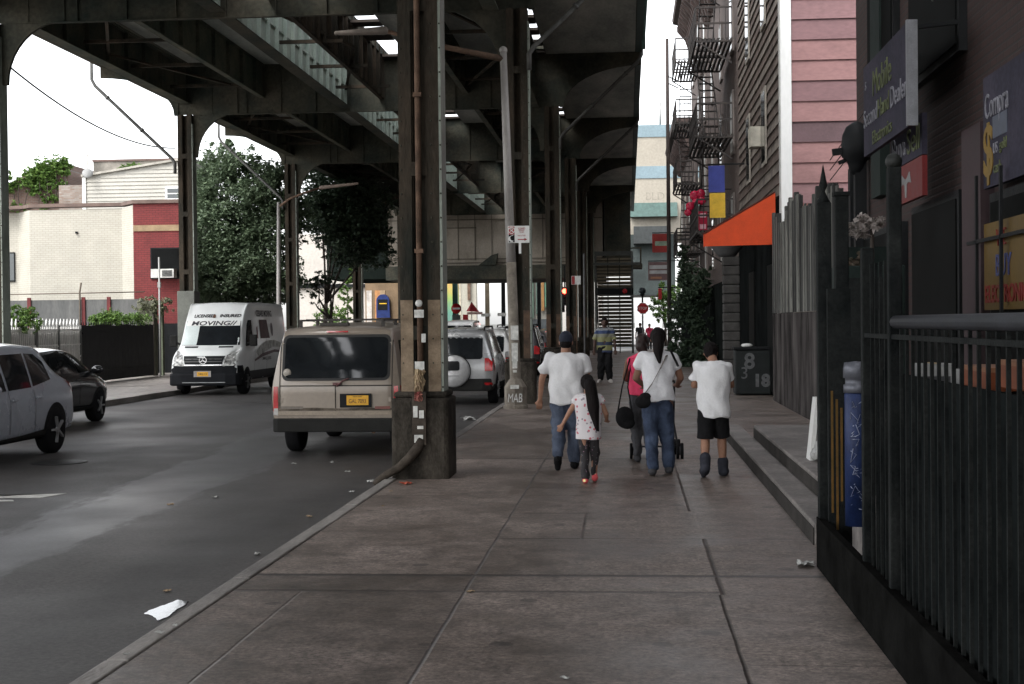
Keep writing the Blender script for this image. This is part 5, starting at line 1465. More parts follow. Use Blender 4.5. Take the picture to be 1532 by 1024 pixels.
for sd_, sg in (('R',1),('L',-1)):
    cv.panel('side_window', [(-2.0,1.16),(-.75,1.16),(-.75,1.68),(-1.9,1.68)], sd_, GLASS, .008); cv.panel('side_window', [(-.65,1.16),(.25,1.16),(.25,1.68),(-.65,1.68)], sd_, GLASS, .008)
    cv.panel('side_window', [(.33,1.16),(1.12,1.16),(.68,1.66),(.33,1.68)], sd_, GLASS, .008)
    MB().box(sg*.93-.0, sg*1.12, 1.0,1.08,1.12,1.3).build('door_mirror', PLAS, van, bevel=.02)
    cv.panel('rub_strip', [(-2.3,.62),(2.0,.62),(2.0,.68),(-2.3,.68)], sd_, PLAS, .01)
DIRT = M('road_film', (.085,.07,.055), .8, 0, .5, 5, spec=.1, col2=(.15,.125,.10), fine=.3)
cv.panel('dirt_film', [(-.84,.665),(.84,.665),(.84,.70),(.45,.705),(.1,.695),(-.3,.71),(-.84,.70)], 'B', DIRT, .009)
for x in (-.80, .80):
    for z in (.82, 1.28, 1.62): MB().box(x-.02, x+.02, -hl-.015+(.06 if z > 1.2 else 0)+(.08 if z > 1.5 else 0), -hl+.12+(.06 if z > 1.2 else 0), z-.035, z+.035).build('hinge', TANP, van, bevel=.006)
cv.panel('brake_lamp', [(-.16,1.80),(.16,1.80),(.16,1.825),(-.16,1.825)], 'B', TAILR, .012)
MB().tube([(.55,-hl+.1,.42),(.57,-hl-.12,.36)], .03, 10).build('exhaust', RUST, van)
cv.panel('windscreen', [(-.70,1.26),(.70,1.26),(.62,1.78),(-.62,1.78)], 'F', GLASS, .008)

# ---------------- grey compact SUV with a covered spare wheel
def suv(root, paintm, L=4.2, H=1.72, W=.885, spare=True, roofrail=True, label=''):
    h = L/2
    stn = [ring(-h, .40, .72, 1.04, H-.14, W*.93, W*.98, W*.95, W*.72, (.02,.0,-.02,.0,.15,.22,.22,.22)),
           ring(-h+.10, .34, .72, 1.04, H-.06, W*.95, W, W*.98, W*.76, (0,0,0,0,.15,.2,.2,.2)),
           ring(-h+.65, .30, .72, 1.02, H, W*.95, W, W*.985, W*.78),
           ring(-.2, .28, .70, 1.0, H+.02, W*.95, W, W*.985, W*.78),
           ring(.5, .28, .70, .99, H-.03, W*.95, W, W*.985, W*.76),
           ring(1.25, .28, .70, .98, 1.12, W*.95, W, W*.96, W*.84),
           ring(h-.3, .32, .68, .88, .98, W*.92, W*.97, W*.90, W*.74),
           ring(h-.02, .40, .62, .74, .82, W*.8, W*.84, W*.78, W*.6)]
    c = Car(root, stn, paintm, .06, .12)
    wheels(c, W-.10, (-1.27, 1.28), .345, .215)
    c.panel('rear_window', rrect(-W*.70, W*.70, 1.08, H-.16, .07), 'B', GLASS, .010)
    for sg in (-1, 1):
        x0, x1 = sorted((sg*W*.76, sg*W*.97))
        c.panel('rear_lamp', [(x0,.80),(x1,.80),(x1,1.10),(x0,1.10)], 'B', TAILR, .012)
        c.panel('rear_lamp', [(-h+.02,.80),(-h+.10,.80),(-h+.16,1.10),(-h+.02,1.10)], 'R' if sg > 0 else 'L', TAILR, .009)
        c.panel('rear_lamp', [(x0,.47),(x1,.47),(x1,.53),(x0,.53)], 'B', TAILR, .08)
    for sd_, sg in (('R',1),('L',-1)):
        c.panel('side_window', [(-h+.45,1.10),(-.75,1.07),(-.75,H-.17),(-h+.62,H-.18)], sd_, GLASS, .006)
        c.panel('side_window', [(-.67,1.07),(.18,1.06),(.18,H-.16),(-.67,H-.16)], sd_, GLASS, .006)
        c.panel('side_window', [(.26,1.06),(1.10,1.05),(.55,H-.18),(.26,H-.16)], sd_, GLASS, .006)
        MB().box(min(sg*W,sg*(W+.2)),max(sg*W,sg*(W+.2)),.92,1.0,1.03,1.19).build('door_mirror', paintm, root, bevel=.02)
        c.panel('side_cladding', [(-h+.1,.30),(h-.4,.30),(h-.4,.48),(-h+.1,.48)], sd_, PLAS, .006)
        for y in (-.71, .22, 1.15): c.panel('door_gap', [(y,.5),(y+.012,.5),(y+.012,1.05),(y,1.05)], sd_, SEAM, .006)
    q = MB().prism([(-W*.97,-h+.12),(-W*.93,-h-.06),(-W*.7,-h-.12),(W*.7,-h-.12),(W*.93,-h-.06),(W*.97,-h+.12)], 'z', .34, .62); q.build('bumper', PLAS, root, bevel=.03)
    c.panel('windscreen', [(-W*.72,1.16),(W*.72,1.16),(W*.66,H-.12),(-W*.66,H-.12)], 'F', GLASS, .006)
    for sg in (-1,1): c.panel('headlamp', [(sg*.42,.70),(sg*.66,.70),(sg*.66,.82),(sg*.42,.80)], 'F', TAILW, .01)
    if roofrail:
        q = MB()
        for sg in (-1,1): q.tube([(sg*W*.70,-h+.5,H-.0),(sg*W*.70,-h+.6,H+.07),(sg*W*.70,.3,H+.08),(sg*W*.70,.45,H+.0)], .022, 6)
        q.build('roof_rails', PLAS, root)
    if spare:
        sp = thing_part('spare_wheel', root, (-.04, -h-.16, .80))
        MB().lathe([(.34,.18),(.375,.14),(.375,.0),(.34,-.05),(0,-.06)], (0,0,0), 32, axis='y').build('tyre_cover', M('cover_grey', (.42,.42,.42), .35, .2, .12, 2, coat=.4), sp)
        MB().lathe([(.385,.14),(.395,.10),(.385,.06)], (0,0,0), 32, axis='y').build('cover_band', PLAS, sp)
        MB().prism(rrect(-.24,.14,.02,.24,.05), 'y', -.068, -.0601).build('cover_window', GLASS, sp)
        MB().box(-.2,.12,-.066,-.0605,-.12,-.09).build('cover_badge', M('badge_silver', (.25,.25,.25), .4), sp)
    return c
s1 = thing('parked_suv', 'silver off-roader with a spare wheel on its tail, right of the nearest column', 'car', (-4.03, 33.0+2.25, ROAD_Z), 0)
SILV = paint('paint_silver', (.44,.445,.45), .28, .45, .5)
suv(s1, SILV, 4.25, 1.76)
WHTP = paint('paint_white', (.70,.70,.69), .3, 0, .5)
s2 = thing('parked_suv', 'white wagon with a dark rear window parked ahead of the silver off-roader', 'car', (-4.20, 40.6+2.2, ROAD_Z), 0)
suv(s2, WHTP, 4.5, 1.72, .91, spare=False)
BLKP = paint('paint_black', (.012,.013,.015), .16, 0, .8)
s3 = thing('parked_suv', 'dark car parked by the third steel column beyond the lamp post', 'car', (-4.05, 50.5+2.2, ROAD_Z), 0)
suv(s3, paint('paint_dark_grey', (.05,.05,.055), .25, .2, .6), 4.4, 1.78, .92, spare=False)
s4 = thing('pickup_truck', 'white high-roofed truck cab showing above the silver off-roader', 'truck', (-7.25, 62, ROAD_Z), 0)
suv(s4, paint('paint_white_truck', (.72,.72,.71), .3, 0, .5), 5.0, 2.0, .96, spare=False, roofrail=False)
for k, (y, c) in enumerate(((58.5, (.10,.10,.11)), (65, (.25,.26,.27)), (71.5, (.06,.03,.03)))):
    t = thing('parked_car', ['charcoal car parked fourth along the near kerb', 'grey car parked fifth along the near kerb', 'maroon car parked farthest along the near kerb'][k], 'car', (-4.1, y+2, ROAD_Z))
    suv(t, paint('paint_far_%d' % k, c), 4.4, 1.55, .88, spare=False, roofrail=False)
# ---------------- grey crossover coming towards the viewer (left edge)
def hatch(root, paintm, L, H, W, zbelt=.98, rear_lamp=True, wr=.345, rimm=None):
    h = L/2
    stn = [ring(-h, .42, .70, .98, 1.12, W*.86, W*.90, W*.84, W*.66, (.03,.0,-.02,.04,.06,.08,.08,.08)),
           ring(-h+.14, .34, .70, 1.04, 1.20, W*.94, W*.97, W*.92, W*.74, (0,0,0,0,.10,.14,.14,.14)),
           ring(-h+.42, .28, .70, 1.04, H-.26, W*.95, W, W*.95, W*.72, (0,0,0,0,.10,.12,.12,.12)),
           ring(-h+.95, .26, .69, 1.02, H-.05, W*.95, W, W*.97, W*.75),
           ring(-h+1.5, .25, .68, .99, H+.01, W*.95, W, W*.97, W*.77),
           ring(-.1, .25, .68, .97, H+.015, W*.95, W, W*.97, W*.77),
           ring(.55, .25, .68, .95, H-.09, W*.95, W, W*.97, W*.75),
           ring(1.25, .26, .68, .93, 1.06, W*.95, W, W*.95, W*.84),
           ring(h-.35, .30, .66, .82, .92, W*.92, W*.96, W*.88, W*.72),
           ring(h-.03, .38, .58, .68, .74, W*.76, W*.80, W*.74, W*.56)]
    c = Car(root, stn, paintm, .09, .14)
    wheels(c, W-.10, (-L*.305, L*.30), wr, .215, rimm=rimm)
    for sd_, sg in (('R',1),('L',-1)):
        c.panel('side_window', [(-h+.92,1.13),(-.62,1.05),(-.62,H-.12),(-h+1.25,H-.14),(-h+.98,H-.26)], sd_, GLASS, .006)
        c.panel('side_window', [(-.55,1.04),(.22,1.02),(.22,H-.13),(-.55,H-.12)], sd_, GLASS, .006)
        c.panel('side_window', [(.29,1.02),(1.10,1.0),(.55,H-.22),(.29,H-.14)], sd_, GLASS, .006)
        for y in (-.60, .25, 1.12): c.panel('door_gap', [(y,.40),(y+.012,.40),(y+.012,1.0),(y,1.0)], sd_, SEAM, .009)
        for y in (-.80, .05):
            x = c.proj(y, .86, sd_, .0).x
            MB().box(min(x,x+sg*.03),max(x,x+sg*.03),y-.02,y+.16,.865,.895).build('door_handle', paintm, root, bevel=.008)
        x = c.proj(.95, 1.0, sd_, 0).x
        mo = MB().ball((x+sg*.14,.98,1.06),(.13,.09,.085),12); mo.bar((x-sg*.02,.98,1.0),(x+sg*.1,.98,1.02),.05,.05); mo.build('door_mirror', paintm, root)
        c.panel('sill', [(-h+.50,.24),(h-.6,.24),(h-.6,.32),(-.2,.36),(-h+.50,.44)], sd_, PLAS, .022, None, .06)
        if rear_lamp: c.panel('rear_lamp', [(-h+.03,.98),(-h+.10,.90),(-h+.22,.98),(-h+.34,1.10),(-h+.16,1.12)], sd_, TAILR, .01)
        x0, x1 = sorted((sg*W*.55, sg*W*.93))
        c.panel('rear_lamp', [(x0,.9),(x1,.88),(x1,1.07),(x0,1.06)], 'B', TAILR, .012)
        c.panel('headlamp', [(sg*.40,.62),(sg*.64,.62),(sg*.64,.74),(sg*.40,.72)], 'F', TAILW, .012)
    c.panel('rear_window', rrect(-W*.6,W*.6,1.12,H-.18,.06), 'B', GLASS, .012)
    c.panel('windscreen', [(-W*.72,1.10),(W*.72,1.10),(W*.64,H-.14),(-W*.64,H-.14)], 'F', GLASS, .006)
    MB().prism([(-W*.92,-h+.1),(-W*.85,-h-.06),(W*.85,-h-.06),(W*.92,-h+.1)], 'z', .34, .60).build('bumper', paintm, root, bevel=.03)
    return c
k1 = thing('crossover_car', 'light grey crossover driving towards the viewer at the left edge', 'car', (-8.75-.93, 22.0-2.22, ROAD_Z), math.pi)
hatch(k1, paint('paint_pale_blue_grey', (.345,.37,.415), .28, .08, .7), 4.44, 1.66, .93, wr=.36)
k2 = thing('parked_car', 'black hatchback parked behind the grey crossover across the street', 'car', (-10.78-.89, 29.1-2.1, ROAD_Z), 0)
hatch(k2, BLKP, 4.2, 1.48, .89, rear_lamp=False, wr=.325)
# ---------------- white moving van, facing the viewer on the far side
mv = thing('moving_van', 'tall white moving van parked across the street facing the viewer', 'van', (-11.72, 38.5+2.75, ROAD_Z), math.pi)
mv.scale = (1.05, 1.05, 1.03)
WV = paint('paint_van_white', (.70,.72,.71), .4, 0, .3, .08)
h = 2.62; W = .93
stn = [ring(-h, .42, .9, 1.25, 2.44, .88, .92, .92, .80, (0,0,0,0,.03,.05,.06,.06)),
       ring(-h+.08, .36, .9, 1.25, 2.48, .88, .93, .93, .82),
       ring(-.4, .34, .9, 1.25, 2.50, .88, .935, .935, .83),
       ring(.9, .34, .9, 1.25, 2.48, .88, .935, .935, .82),
       ring(1.25, .34, .9, 1.25, 2.36, .88, .935, .93, .80),
       ring(1.62, .34, .9, 1.22, 1.96, .88, .935, .92, .80),
       ring(2.02, .34, .88, 1.20, 1.36, .88, .935, .90, .78),
       ring(2.38, .34, .84, 1.08, 1.17, .88, .92, .86, .72),
       ring(h-.06, .36, .74, .94, 1.02, .84, .88, .80, .62)]
c = Car(mv, stn, WV, .03, .10)
wheels(c, .82, (-1.62, 1.72), .345, .22, rimm=RIMD)
ws = c.panel('windscreen', [(-.80,1.34),(.80,1.34),(.74,2.00),(-.74,2.00)], 'F', M('windscreen_dark', (.012,.014,.016), .15, 0, .3, 2, spec=.25, rvar=.03), .010)
c.panel('windscreen_reflection', [(.36,1.35),(.80,1.35),(.745,1.98),(.36,1.98)], 'F', M('reflected_board', (.52,.58,.57), .3, 0, .1, 3), .014, ws)  # pale panel that paints a reflection onto the windscreen
c.panel('screen_banner', [(-.735,1.87),(.735,1.87),(.73,2.01),(-.73,2.01)], 'F', WHITE, .016, ws)
c.text('MOVING//', .165, 0, 1.935, 'F', M('ink_dark', (.03,.03,.035), .6), 1.25, .004, .022, .15, ws)
c.text('LICENSED', .115, .30, 2.14, 'F', TXK, .56, .004, .012, .15); c.text('INSURED', .115, -.42, 2.14, 'F', TXK, .58, .004, .012, .15)
c.panel('crest', [(-.02,2.09),(.05,2.09),(.06,2.15),(.015,2.20),(-.03,2.15)], 'F', M('crest_dark', (.10,.05,.03), .5), .014)
q = c.panel('grille', [(-.50,.83),(.50,.83),(.56,1.06),(-.56,1.06)], 'F', BLACK, .014)
for z in (.90,.97): c.panel('grille_bar', [(-.50,z),(.50,z),(.50,z+.016),(-.50,z+.016)], 'F', RIMD, .022, q)
c.panel('chrome_strip', [(-.50,.80),(.50,.80),(.51,.83),(-.51,.83)], 'F', CHROME, .02, q)
rgm = MB(); n = 20
fy = c.proj(0,.945,'F',.03).y
for k in range(n):
    a0, a1 = 2*math.pi*k/n, 2*math.pi*(k+1)/n
    rgm.bar((.095*math.cos(a0),fy,.945+.095*math.sin(a0)),(.095*math.cos(a1),fy,.945+.095*math.sin(a1)),.016,.016)
for k in range(3): a0 = R(90+120*k); rgm.bar((0,fy,.945),(.09*math.cos(a0),fy,.945+.09*math.sin(a0)),.012,.022)
rgm.build('emblem', CHROME, q)
for sg in (-1,1):
    c.panel('headlamp', [(sg*.53,.80),(sg*.86,.80),(sg*.90,1.0),(sg*.85,1.20),(sg*.60,1.08)], 'F', M('lamp_glass_%d' % sg, (.16,.16,.16), .1, .3, .5, 14, col2=(.55,.55,.53), rvar=.04), .012)
    c.panel('bonnet_vent', [(sg*.28,1.275),(sg*.66,1.275),(sg*.66,1.315),(sg*.28,1.315)], 'F', BLACK, .012)
BMPD = M('bumper_dark', (.010,.011,.013), .7, 0, .3, 3, spec=.1)
MB().prism([(-.955,h-.30),(-.95,h-.08),(-.86,h+.02),(-.6,h+.08),(.6,h+.08),(.86,h+.02),(.95,h-.08),(.955,h-.30)], 'z', .26, .60).build('bumper', BMPD, mv, bevel=.05)
c.panel('bumper_skin', [(-.86,.58),(.86,.58),(.90,.80),(.55,.79),(.48,.80),(-.48,.80),(-.55,.79),(-.90,.80)], 'F', BMPD, .016)
for sd_ in 'RL': c.panel('bumper_corner', [(1.95,.30),(2.56,.30),(2.56,.80),(2.20,.80),(2.05,.62)], sd_, BMPD, .012)
fy = h+.092
pt = MB().box(-.22,.24,fy-.01,fy,.50,.66).build('plate_holder', M('plate_frame', (.3,.28,.27), .5), mv)
MB().box(-.15,.15,fy+.0005,fy+.006,.52,.635).build('number_plate', PLATE, pt)
lettering('58213', .075, PLTX, (0, fy+.008, .575), (-1,0,0), UPV, pt, depth=.001, width=.22)
MB().box(-.6,.55,fy-.02,fy+.01,.34,.36).build('lower_lip', M('lip_grey', (.25,.26,.26), .5), mv)
for sd_, sg in (('R',1),('L',-1)):
    c.panel('side_window', [(1.05,1.33),(1.75,1.30),(1.42,1.90),(1.30,2.02),(1.05,2.02)], sd_, GLASS, .008)
    for y in (.96,-.35,): c.panel('door_gap', [(y,.45),(y+.014,.45),(y+.014,2.05),(y,2.05)], sd_, SEAM, .006)
    c.panel('lower_cladding', [(-2.5,.36),(2.3,.36),(2.3,.62),(-2.5,.62)], sd_, M('clad_grey_%d' % sg, (.05,.05,.053), .7), .008)
    mo = MB().box(sg*1.0,sg*1.2,1.62,1.74,1.30,1.62) if sg > 0 else MB().box(sg*1.2,sg*1.0,1.62,1.74,1.30,1.62)
    mo.bar((sg*.9,1.68,1.36),(sg*1.05,1.68,1.42),.06,.06); mo.build('door_mirror', PLAS, mv, bevel=.03)
    c.text('CESARS MOVING', .24, -.35, 2.20, sd_, M('ink_side_%d' % sg, (.06,.06,.065), .6), 1.7, .006, .012)
    sq = c.panel('picture_panel', [(-.75,1.50),(.28,1.50),(.28,2.03),(-.55,2.03)], sd_, M('panel_maroon_%d' % sg, (.16,.05,.055), .5, 0, .6, 7, col2=(.05,.03,.035)), .010)
    c.panel('picture_strip', [(.50,1.50),(.64,1.50),(.64,1.80),(.50,1.86)], sd_, M('strip_maroon_%d' % sg, (.18,.08,.08), .5, 0, .6, 9), .010)
    c.panel('picture_round', [(-1.05+.14*math.cos(R(a_)), 1.75+.2*math.sin(R(a_))) for a_ in range(0,360,30)], sd_, M('round_grey_%d' % sg, (.16,.15,.16), .5, 0, .5, 9), .010)
    gw = [(.9,1.12),(.4,1.30),(-.3,1.42),(-1.2,1.44),(-1.9,1.36),(-1.9,1.22),(-1.0,1.24),(-.1,1.12),(.6,1.0)]
    c.panel('swoosh', gw, sd_, M('swoosh_%d' % sg, (.36,.37,.33), .5, 0, .6, 6, col2=(.62,.64,.60)), .010)
    c.panel('swoosh', [(1.0,.92),(.2,1.08),(-1.2,1.16),(-1.9,1.12),(-1.9,1.06),(-1.1,1.08),(.2,.98),(1.0,.86)], sd_, M('swoosh_dark_%d' % sg, (.14,.10,.10), .5, 0, .5, 6), .012)
    c.text('SMALL JOBS', .12, -.3, .92, sd_, TXK, .95, .002, .012)
# ================================================================== vegetation
def leaf_mat(name, c1, c2):
    m, t, b = nodes(name)
    g = nd(t, 'ShaderNodeNewGeometry')
    rp = nd(t, 'ShaderNodeValToRGB'); rp.color_ramp.elements[0].color = val(c1); rp.color_ramp.elements[1].color = val(c2)
    t.links.new(g.outputs['Random Per Island'], rp.inputs[0]); t.links.new(rp.outputs[0], b.inputs['Base Color'])
    b.inputs['Roughness'].default_value = .55; b.inputs['Specular IOR Level'].default_value = .3
    b.inputs['Subsurface Weight'].default_value = 0
    tr = nd(t, 'ShaderNodeBsdfTranslucent'); t.links.new(rp.outputs[0], tr.inputs[0])
    ms = nd(t, 'ShaderNodeMixShader'); ms.inputs[0].default_value = .25
    out = [n for n in t.nodes if n.type == 'OUTPUT_MATERIAL'][0]
    t.links.new(b.outputs[0], ms.inputs[1]); t.links.new(tr.outputs[0], ms.inputs[2]); t.links.new(ms.outputs[0], out.inputs[0])
    return m
LEAF = leaf_mat('leaf_dark', (.075,.112,.066), (.135,.18,.105))
LEAFB = leaf_mat('leaf_bright', (.06,.12,.03), (.16,.26,.06))
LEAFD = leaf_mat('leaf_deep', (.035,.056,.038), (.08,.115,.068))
BARK = M('bark', (.055,.045,.038), .9, 0, .4, 6, .6, 20, stretch=(1,1,.2))
def leaf(v, f, p, s, rg):
    a = Vector((rg.gauss(0,1), rg.gauss(0,1), rg.gauss(0,.6))).normalized()
    n = Vector((rg.gauss(0,.7), rg.gauss(0,.7), 1)).normalized()
    b = n.cross(a).normalized()*s*.32
    a = a*s
    o = len(v)
    v += [p-a*.5, p+b, p+a*.5 - n*s*.15, p-b]; f.append((o, o+1, o+2, o+3))
def crown(clumps, n, size, seed, root, mat, name='crown', off=(0,0,0)):
    rg = random.Random(seed); v, f = [], []
    tot = sum(c[3]*c[4]*c[5] for c in clumps)**1.0
    for (x, y, z, rx, ry, rz) in [(c[0],c[1],c[2],c[3],c[4],c[5]) for c in clumps]:
        k = int(n*(rx*ry*rz)/tot)
        tw = max(3, k//26)
        for _ in range(tw):                     # sprays of leaves on twigs, denser towards the clump's skin
            d = Vector((rg.gauss(0,1), rg.gauss(0,1), rg.gauss(0,1))).normalized()
            q = rg.random()**.45
            c = Vector((x+d.x*rx*q, y+d.y*ry*q, z+d.z*rz*q))
            if noise.noise(c*.9+Vector((seed,0,0))) < -.30: continue
            dr = Vector((rg.gauss(0,1), rg.gauss(0,1), rg.gauss(-.2,.6))).normalized()
            for i in range(26):
                leaf(v, f, c + dr*rg.uniform(-.4,.4)*rx*.55 + Vector((rg.gauss(0,.07), rg.gauss(0,.07), rg.gauss(0,.07)))*rx, size*rg.uniform(.6,1.3), rg)
    mb = MB(); mb.add([p-Vector(off) for p in v], f)
    return mb.build(name, mat, root, recalc=False)
def limbs(root, base, tips, r0, name='trunk', seed=1, off=(0,0,0), fork=.4):
    rg = random.Random(seed); mb = MB(); b = Vector(base)
    o = Vector(off)
    fk = b.lerp(sum((Vector(t) for t in tips), Vector())/len(tips), fork)
    fk = Vector((b.x*.7+fk.x*.3, b.y, fk.z))
    mb.tube([b-o, b.lerp(fk,.5)+Vector((rg.gauss(0,.05),0,0))-o, fk-o], [r0*1.25, r0, r0*.85], 10)
    for t in tips:
        t = Vector(t); m_ = fk.lerp(t,.5)+Vector((rg.gauss(0,.15),rg.gauss(0,.15),.15))
        mb.tube([fk-o, m_-o, t-o], [r0*.6, r0*.4, r0*.1], 7)
        for _ in range(3):
            s = fk.lerp(t, rg.uniform(.5,.9)); e = s+Vector((rg.gauss(0,.6),rg.gauss(0,.6),rg.uniform(.1,.7)))
            mb.tube([s-o, e-o], [r0*.2, r0*.05], 5)
    return mb.build(name, BARK, root)
# big street tree beside the red building
bx = P(352, 300, 64)
t = thing('street_tree', 'big dense green tree on the far pavement behind the moving van', 'tree', (bx.x, 64, 0))
o = (bx.x, 64, 0)
def cl(px, py, Y, rx, rz, ry=None): p = P(px, py, Y); return (p.x, Y, p.z, rx, ry or rx, rz)
CL = lambda px, py, Y, rx, rz: cl(px, py, Y+8, rx*1.14, rz*1.14)
cs = [CL(335,262,56,1.3,1.1), CL(310,300,56,1.1,1.0), CL(385,290,56,1.4,1.2), CL(330,350,55.5,1.5,1.3), CL(395,350,56.5,1.6,1.3), CL(300,390,55.5,1.1,1.1), CL(350,405,55,1.7,1.1), CL(410,410,56,1.3,1.2),
      CL(320,440,55.5,1.4,.9), CL(375,448,56,1.4,.8), CL(312,238,56.5,.55,.7), CL(360,240,56.5,.8,.7), CL(420,270,57,1.0,.9), CL(435,330,57,.9,1.2), CL(290,345,56,.6,.9), CL(345,222,56.5,.45,.5)]
crown(cs, 80000, .17, 3, t, LEAF, off=o)
limbs(t, (bx.x+.2, 64, 0), [c[:3] for c in cs[:9]], .17, seed=2, off=o)
# trees under the station's far left
bx = P(470, 300, 70)
t = thing('shade_tree', 'dark leafy tree in the shade under the railway, behind the street lamp', 'tree', (bx.x, 70, 0)); o = (bx.x, 70, 0)
cs = [cl(480,322,70,1.2,1.3), cl(500,290,71,1.8,1.6), cl(520,350,71,1.7,1.6), cl(545,310,72,1.5,1.8), cl(560,370,72,1.2,1.2)]
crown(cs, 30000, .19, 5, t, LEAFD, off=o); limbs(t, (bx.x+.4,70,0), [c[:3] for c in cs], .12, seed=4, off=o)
bx = P(497, 470, 66)
t = thing('bare_tree', 'slim forked sapling with sparse leaves before the white far wall', 'tree', (bx.x, 66, 0)); o = (bx.x, 66, 0)
tips = [P(px, py, 66) for px, py in ((478,425),(488,430),(503,412),(470,452),(484,412))]
limbs(t, (bx.x,66,0), tips, .10, seed=6, off=o, fork=.55)
crown([cl(472,428,66,.5,.5), cl(484,415,66,.45,.4), cl(470,447,66,.35,.3), cl(500,416,66,.3,.3)], 1500, .12, 8, t, LEAFD, off=o)
for k, (px, pw, Y, base, top, lab) in enumerate(((520, 9, 90, 478, 404, 'tall ivy column of bright leaves left of the dark column'), (492, 14, 88, 480, 462, 'low bright bush at the foot of the forked sapling'))):
    p = P(px, (base+top)/2, Y)
    t = thing('bush', lab, 'plant', (p.x, Y, 0)); o = (p.x, Y, 0)
    zt_, zb_ = P(px, top, Y).z, .2
    cs = [(p.x+random.uniform(-.2,.2), Y, zb_+(zt_-zb_)*(i+.5)/6, .75-.07*i if k == 0 else 1.0, .6, (zt_-zb_)/9+.2) for i in range(6)]
    crown(cs, 2600, .17, 20+k, t, LEAFB, 'foliage', off=o)
    MB().tube([(0,0,0),(0,0,zt_*.8)], [.06,.03], 6).build('stem', BARK, t)
# vines over the ruined brick building
vo = thing('wall_vine', 'green vines spilling over the old brick building', 'vine', (-28, 72.6, 8))
cs = []
for px, py, r_, rz in ((84,246,.75,.45),(62,252,.8,.45),(44,262,.6,.5),(30,270,.5,.4),(96,256,.4,.6),(10,268,.7,.8),(12,290,.5,.8),(52,285,.35,.9),(40,300,.3,.8),(72,290,.35,.7),(86,276,.3,.8),(20,310,.25,.6),(66,308,.3,.4),(60,265,.8,.5)):
    cs.append(cl(px, py, 72.7, r_*1.1, rz*1.2, .3))
crown(cs, 9000, .17, 31, vo, LEAFB, 'foliage', off=(-28,72.6,8))
q = MB(); rr = random.Random(6)
for px in (16,30,44,58,70,84,98):
    a, b2 = P(px, 255+abs(px-75)*.3, 72.7), P(px+rr.uniform(-8,8), 312, 72.7); m_ = a.lerp(b2,.5)+Vector((rr.uniform(-.2,.2),-.05,0)); q.tube([a-Vector((-28,72.6,8)), m_-Vector((-28,72.6,8)), b2-Vector((-28,72.6,8))], [.03,.025,.015], 5)
q.build('stem', BARK, vo)
t = thing('roof_weed', 'green weeds growing along the stained parapet above the white clapboard house', 'plant', (px_x(200,70.6), 70.6, 8.4))
o = tuple(t.location)
crown([cl(196,251,70.6,.5,.22,.2), cl(210,247,70.6,.4,.15,.2), cl(186,255,70.6,.35,.15,.2)], 1200, .12, 41, t, LEAFB, 'foliage', off=o)
MB().tube([(0,.1,-.4),(0,0,.1)], .02, 5).build('stem', BARK, t)
# planting behind the gates
for k, (px, py, Y, rx, rz, lab) in enumerate(((175,478,48.5,.8,.28,'low green shrubs over the top of the black sheet gate'), (20,480,38.4,.5,.38,'green shrub at the left end of the white fence'), (225,462,50.4,.55,.45,'pale dry climber over the gate pillar'), (152,480,46,.4,.25,'small green shrub at the left end of the black gate'))):
    p = P(px, py, Y)
    t = thing('shrub', lab, 'plant', (p.x, Y+.3, 0)); o = tuple(t.location)
    cs = [(p.x+dx*rx, Y+.3, p.z+dz*rz, rx*.6, .3, rz) for dx, dz in ((-.8,.1),(-.2,.25),(.35,0),(.9,.15))]
    crown(cs, 3600, .07, 50+k, t, LEAFB if k != 2 else leaf_mat('leaf_dry', (.12,.13,.08), (.24,.25,.16)), 'foliage', off=o)
    MB().tube([(0,0,0),(0,0,p.z)], .03, 6).build('stem', BARK, t)
# dark ivy against the tenements and the pale street tree beyond
p = P(1035, 470, 58)
t = thing('ivy_hedge', 'dark overgrown ivy hedge against the tenement left of the stone pier', 'plant', (p.x, 58, 0)); o = tuple(t.location)
cs = [cl(1030,540,57,.55,.9), cl(1020,480,58,.6,.9), cl(1040,440,57,.6,.9), cl(1028,410,58,.5,.6), cl(1050,500,56,.5,1.0), cl(1012,530,60,.5,.7), cl(1022,380,60,.35,.6), cl(1050,410,55,.4,.5), cl(1040,560,56,.6,.6), cl(1015,555,58,.5,.6), cl(1035,460,56,.6,1.0), cl(1055,540,54,.5,.9), cl(1012,470,60,.35,.9)]
crown(cs, 26000, .14, 61, t, LEAFD, 'foliage', off=o); MB().tube([(0,0,0),(.1,0,2),(0,0,4)], [.12,.09,.05], 8).build('stem', BARK, t)
p = P(990, 450, 104)
t = thing('street_tree', 'pale green street tree far beyond the stop sign', 'tree', (p.x+.3, 104, 0)); o = tuple(t.location)
cs = [cl(992,455,104,1.0,.9), cl(985,470,103,.8,.7), cl(1000,440,105,1.0,.9), cl(982,452,104,.5,.6)]
crown(cs, 3000, .22, 71, t, LEAFB, off=o); limbs(t, (p.x+.3,104,0), [c[:3] for c in cs], .12, seed=9, off=o)
# leafy pots by the shop gate
p = P(1305, 330, 13)
t = thing('potted_plant', 'pale flowers drooping over the dark gate beside the fence post', 'plant', (p.x, 13, .34)); o = tuple(t.location)
crown([(p.x-.04, 13, p.z-.03, .17,.14,.14)], 420, .07, 81, t, leaf_mat('petal_pale', (.20,.18,.16), (.45,.40,.38)), 'flowers', off=o)
crown([(p.x-.15, 13, p.z-.45, .18,.14,.16)], 320, .08, 82, t, leaf_mat('leaf_brown', (.05,.045,.03), (.12,.09,.07)), 'foliage', off=o)
MB().box(-.3,.2,.15,.3,0,2.1).build('planter_stand', DARKG, t); MB().tube([(0,.1,1.0),(0,0,2.35)], .02, 6).build('stem', BARK, t)
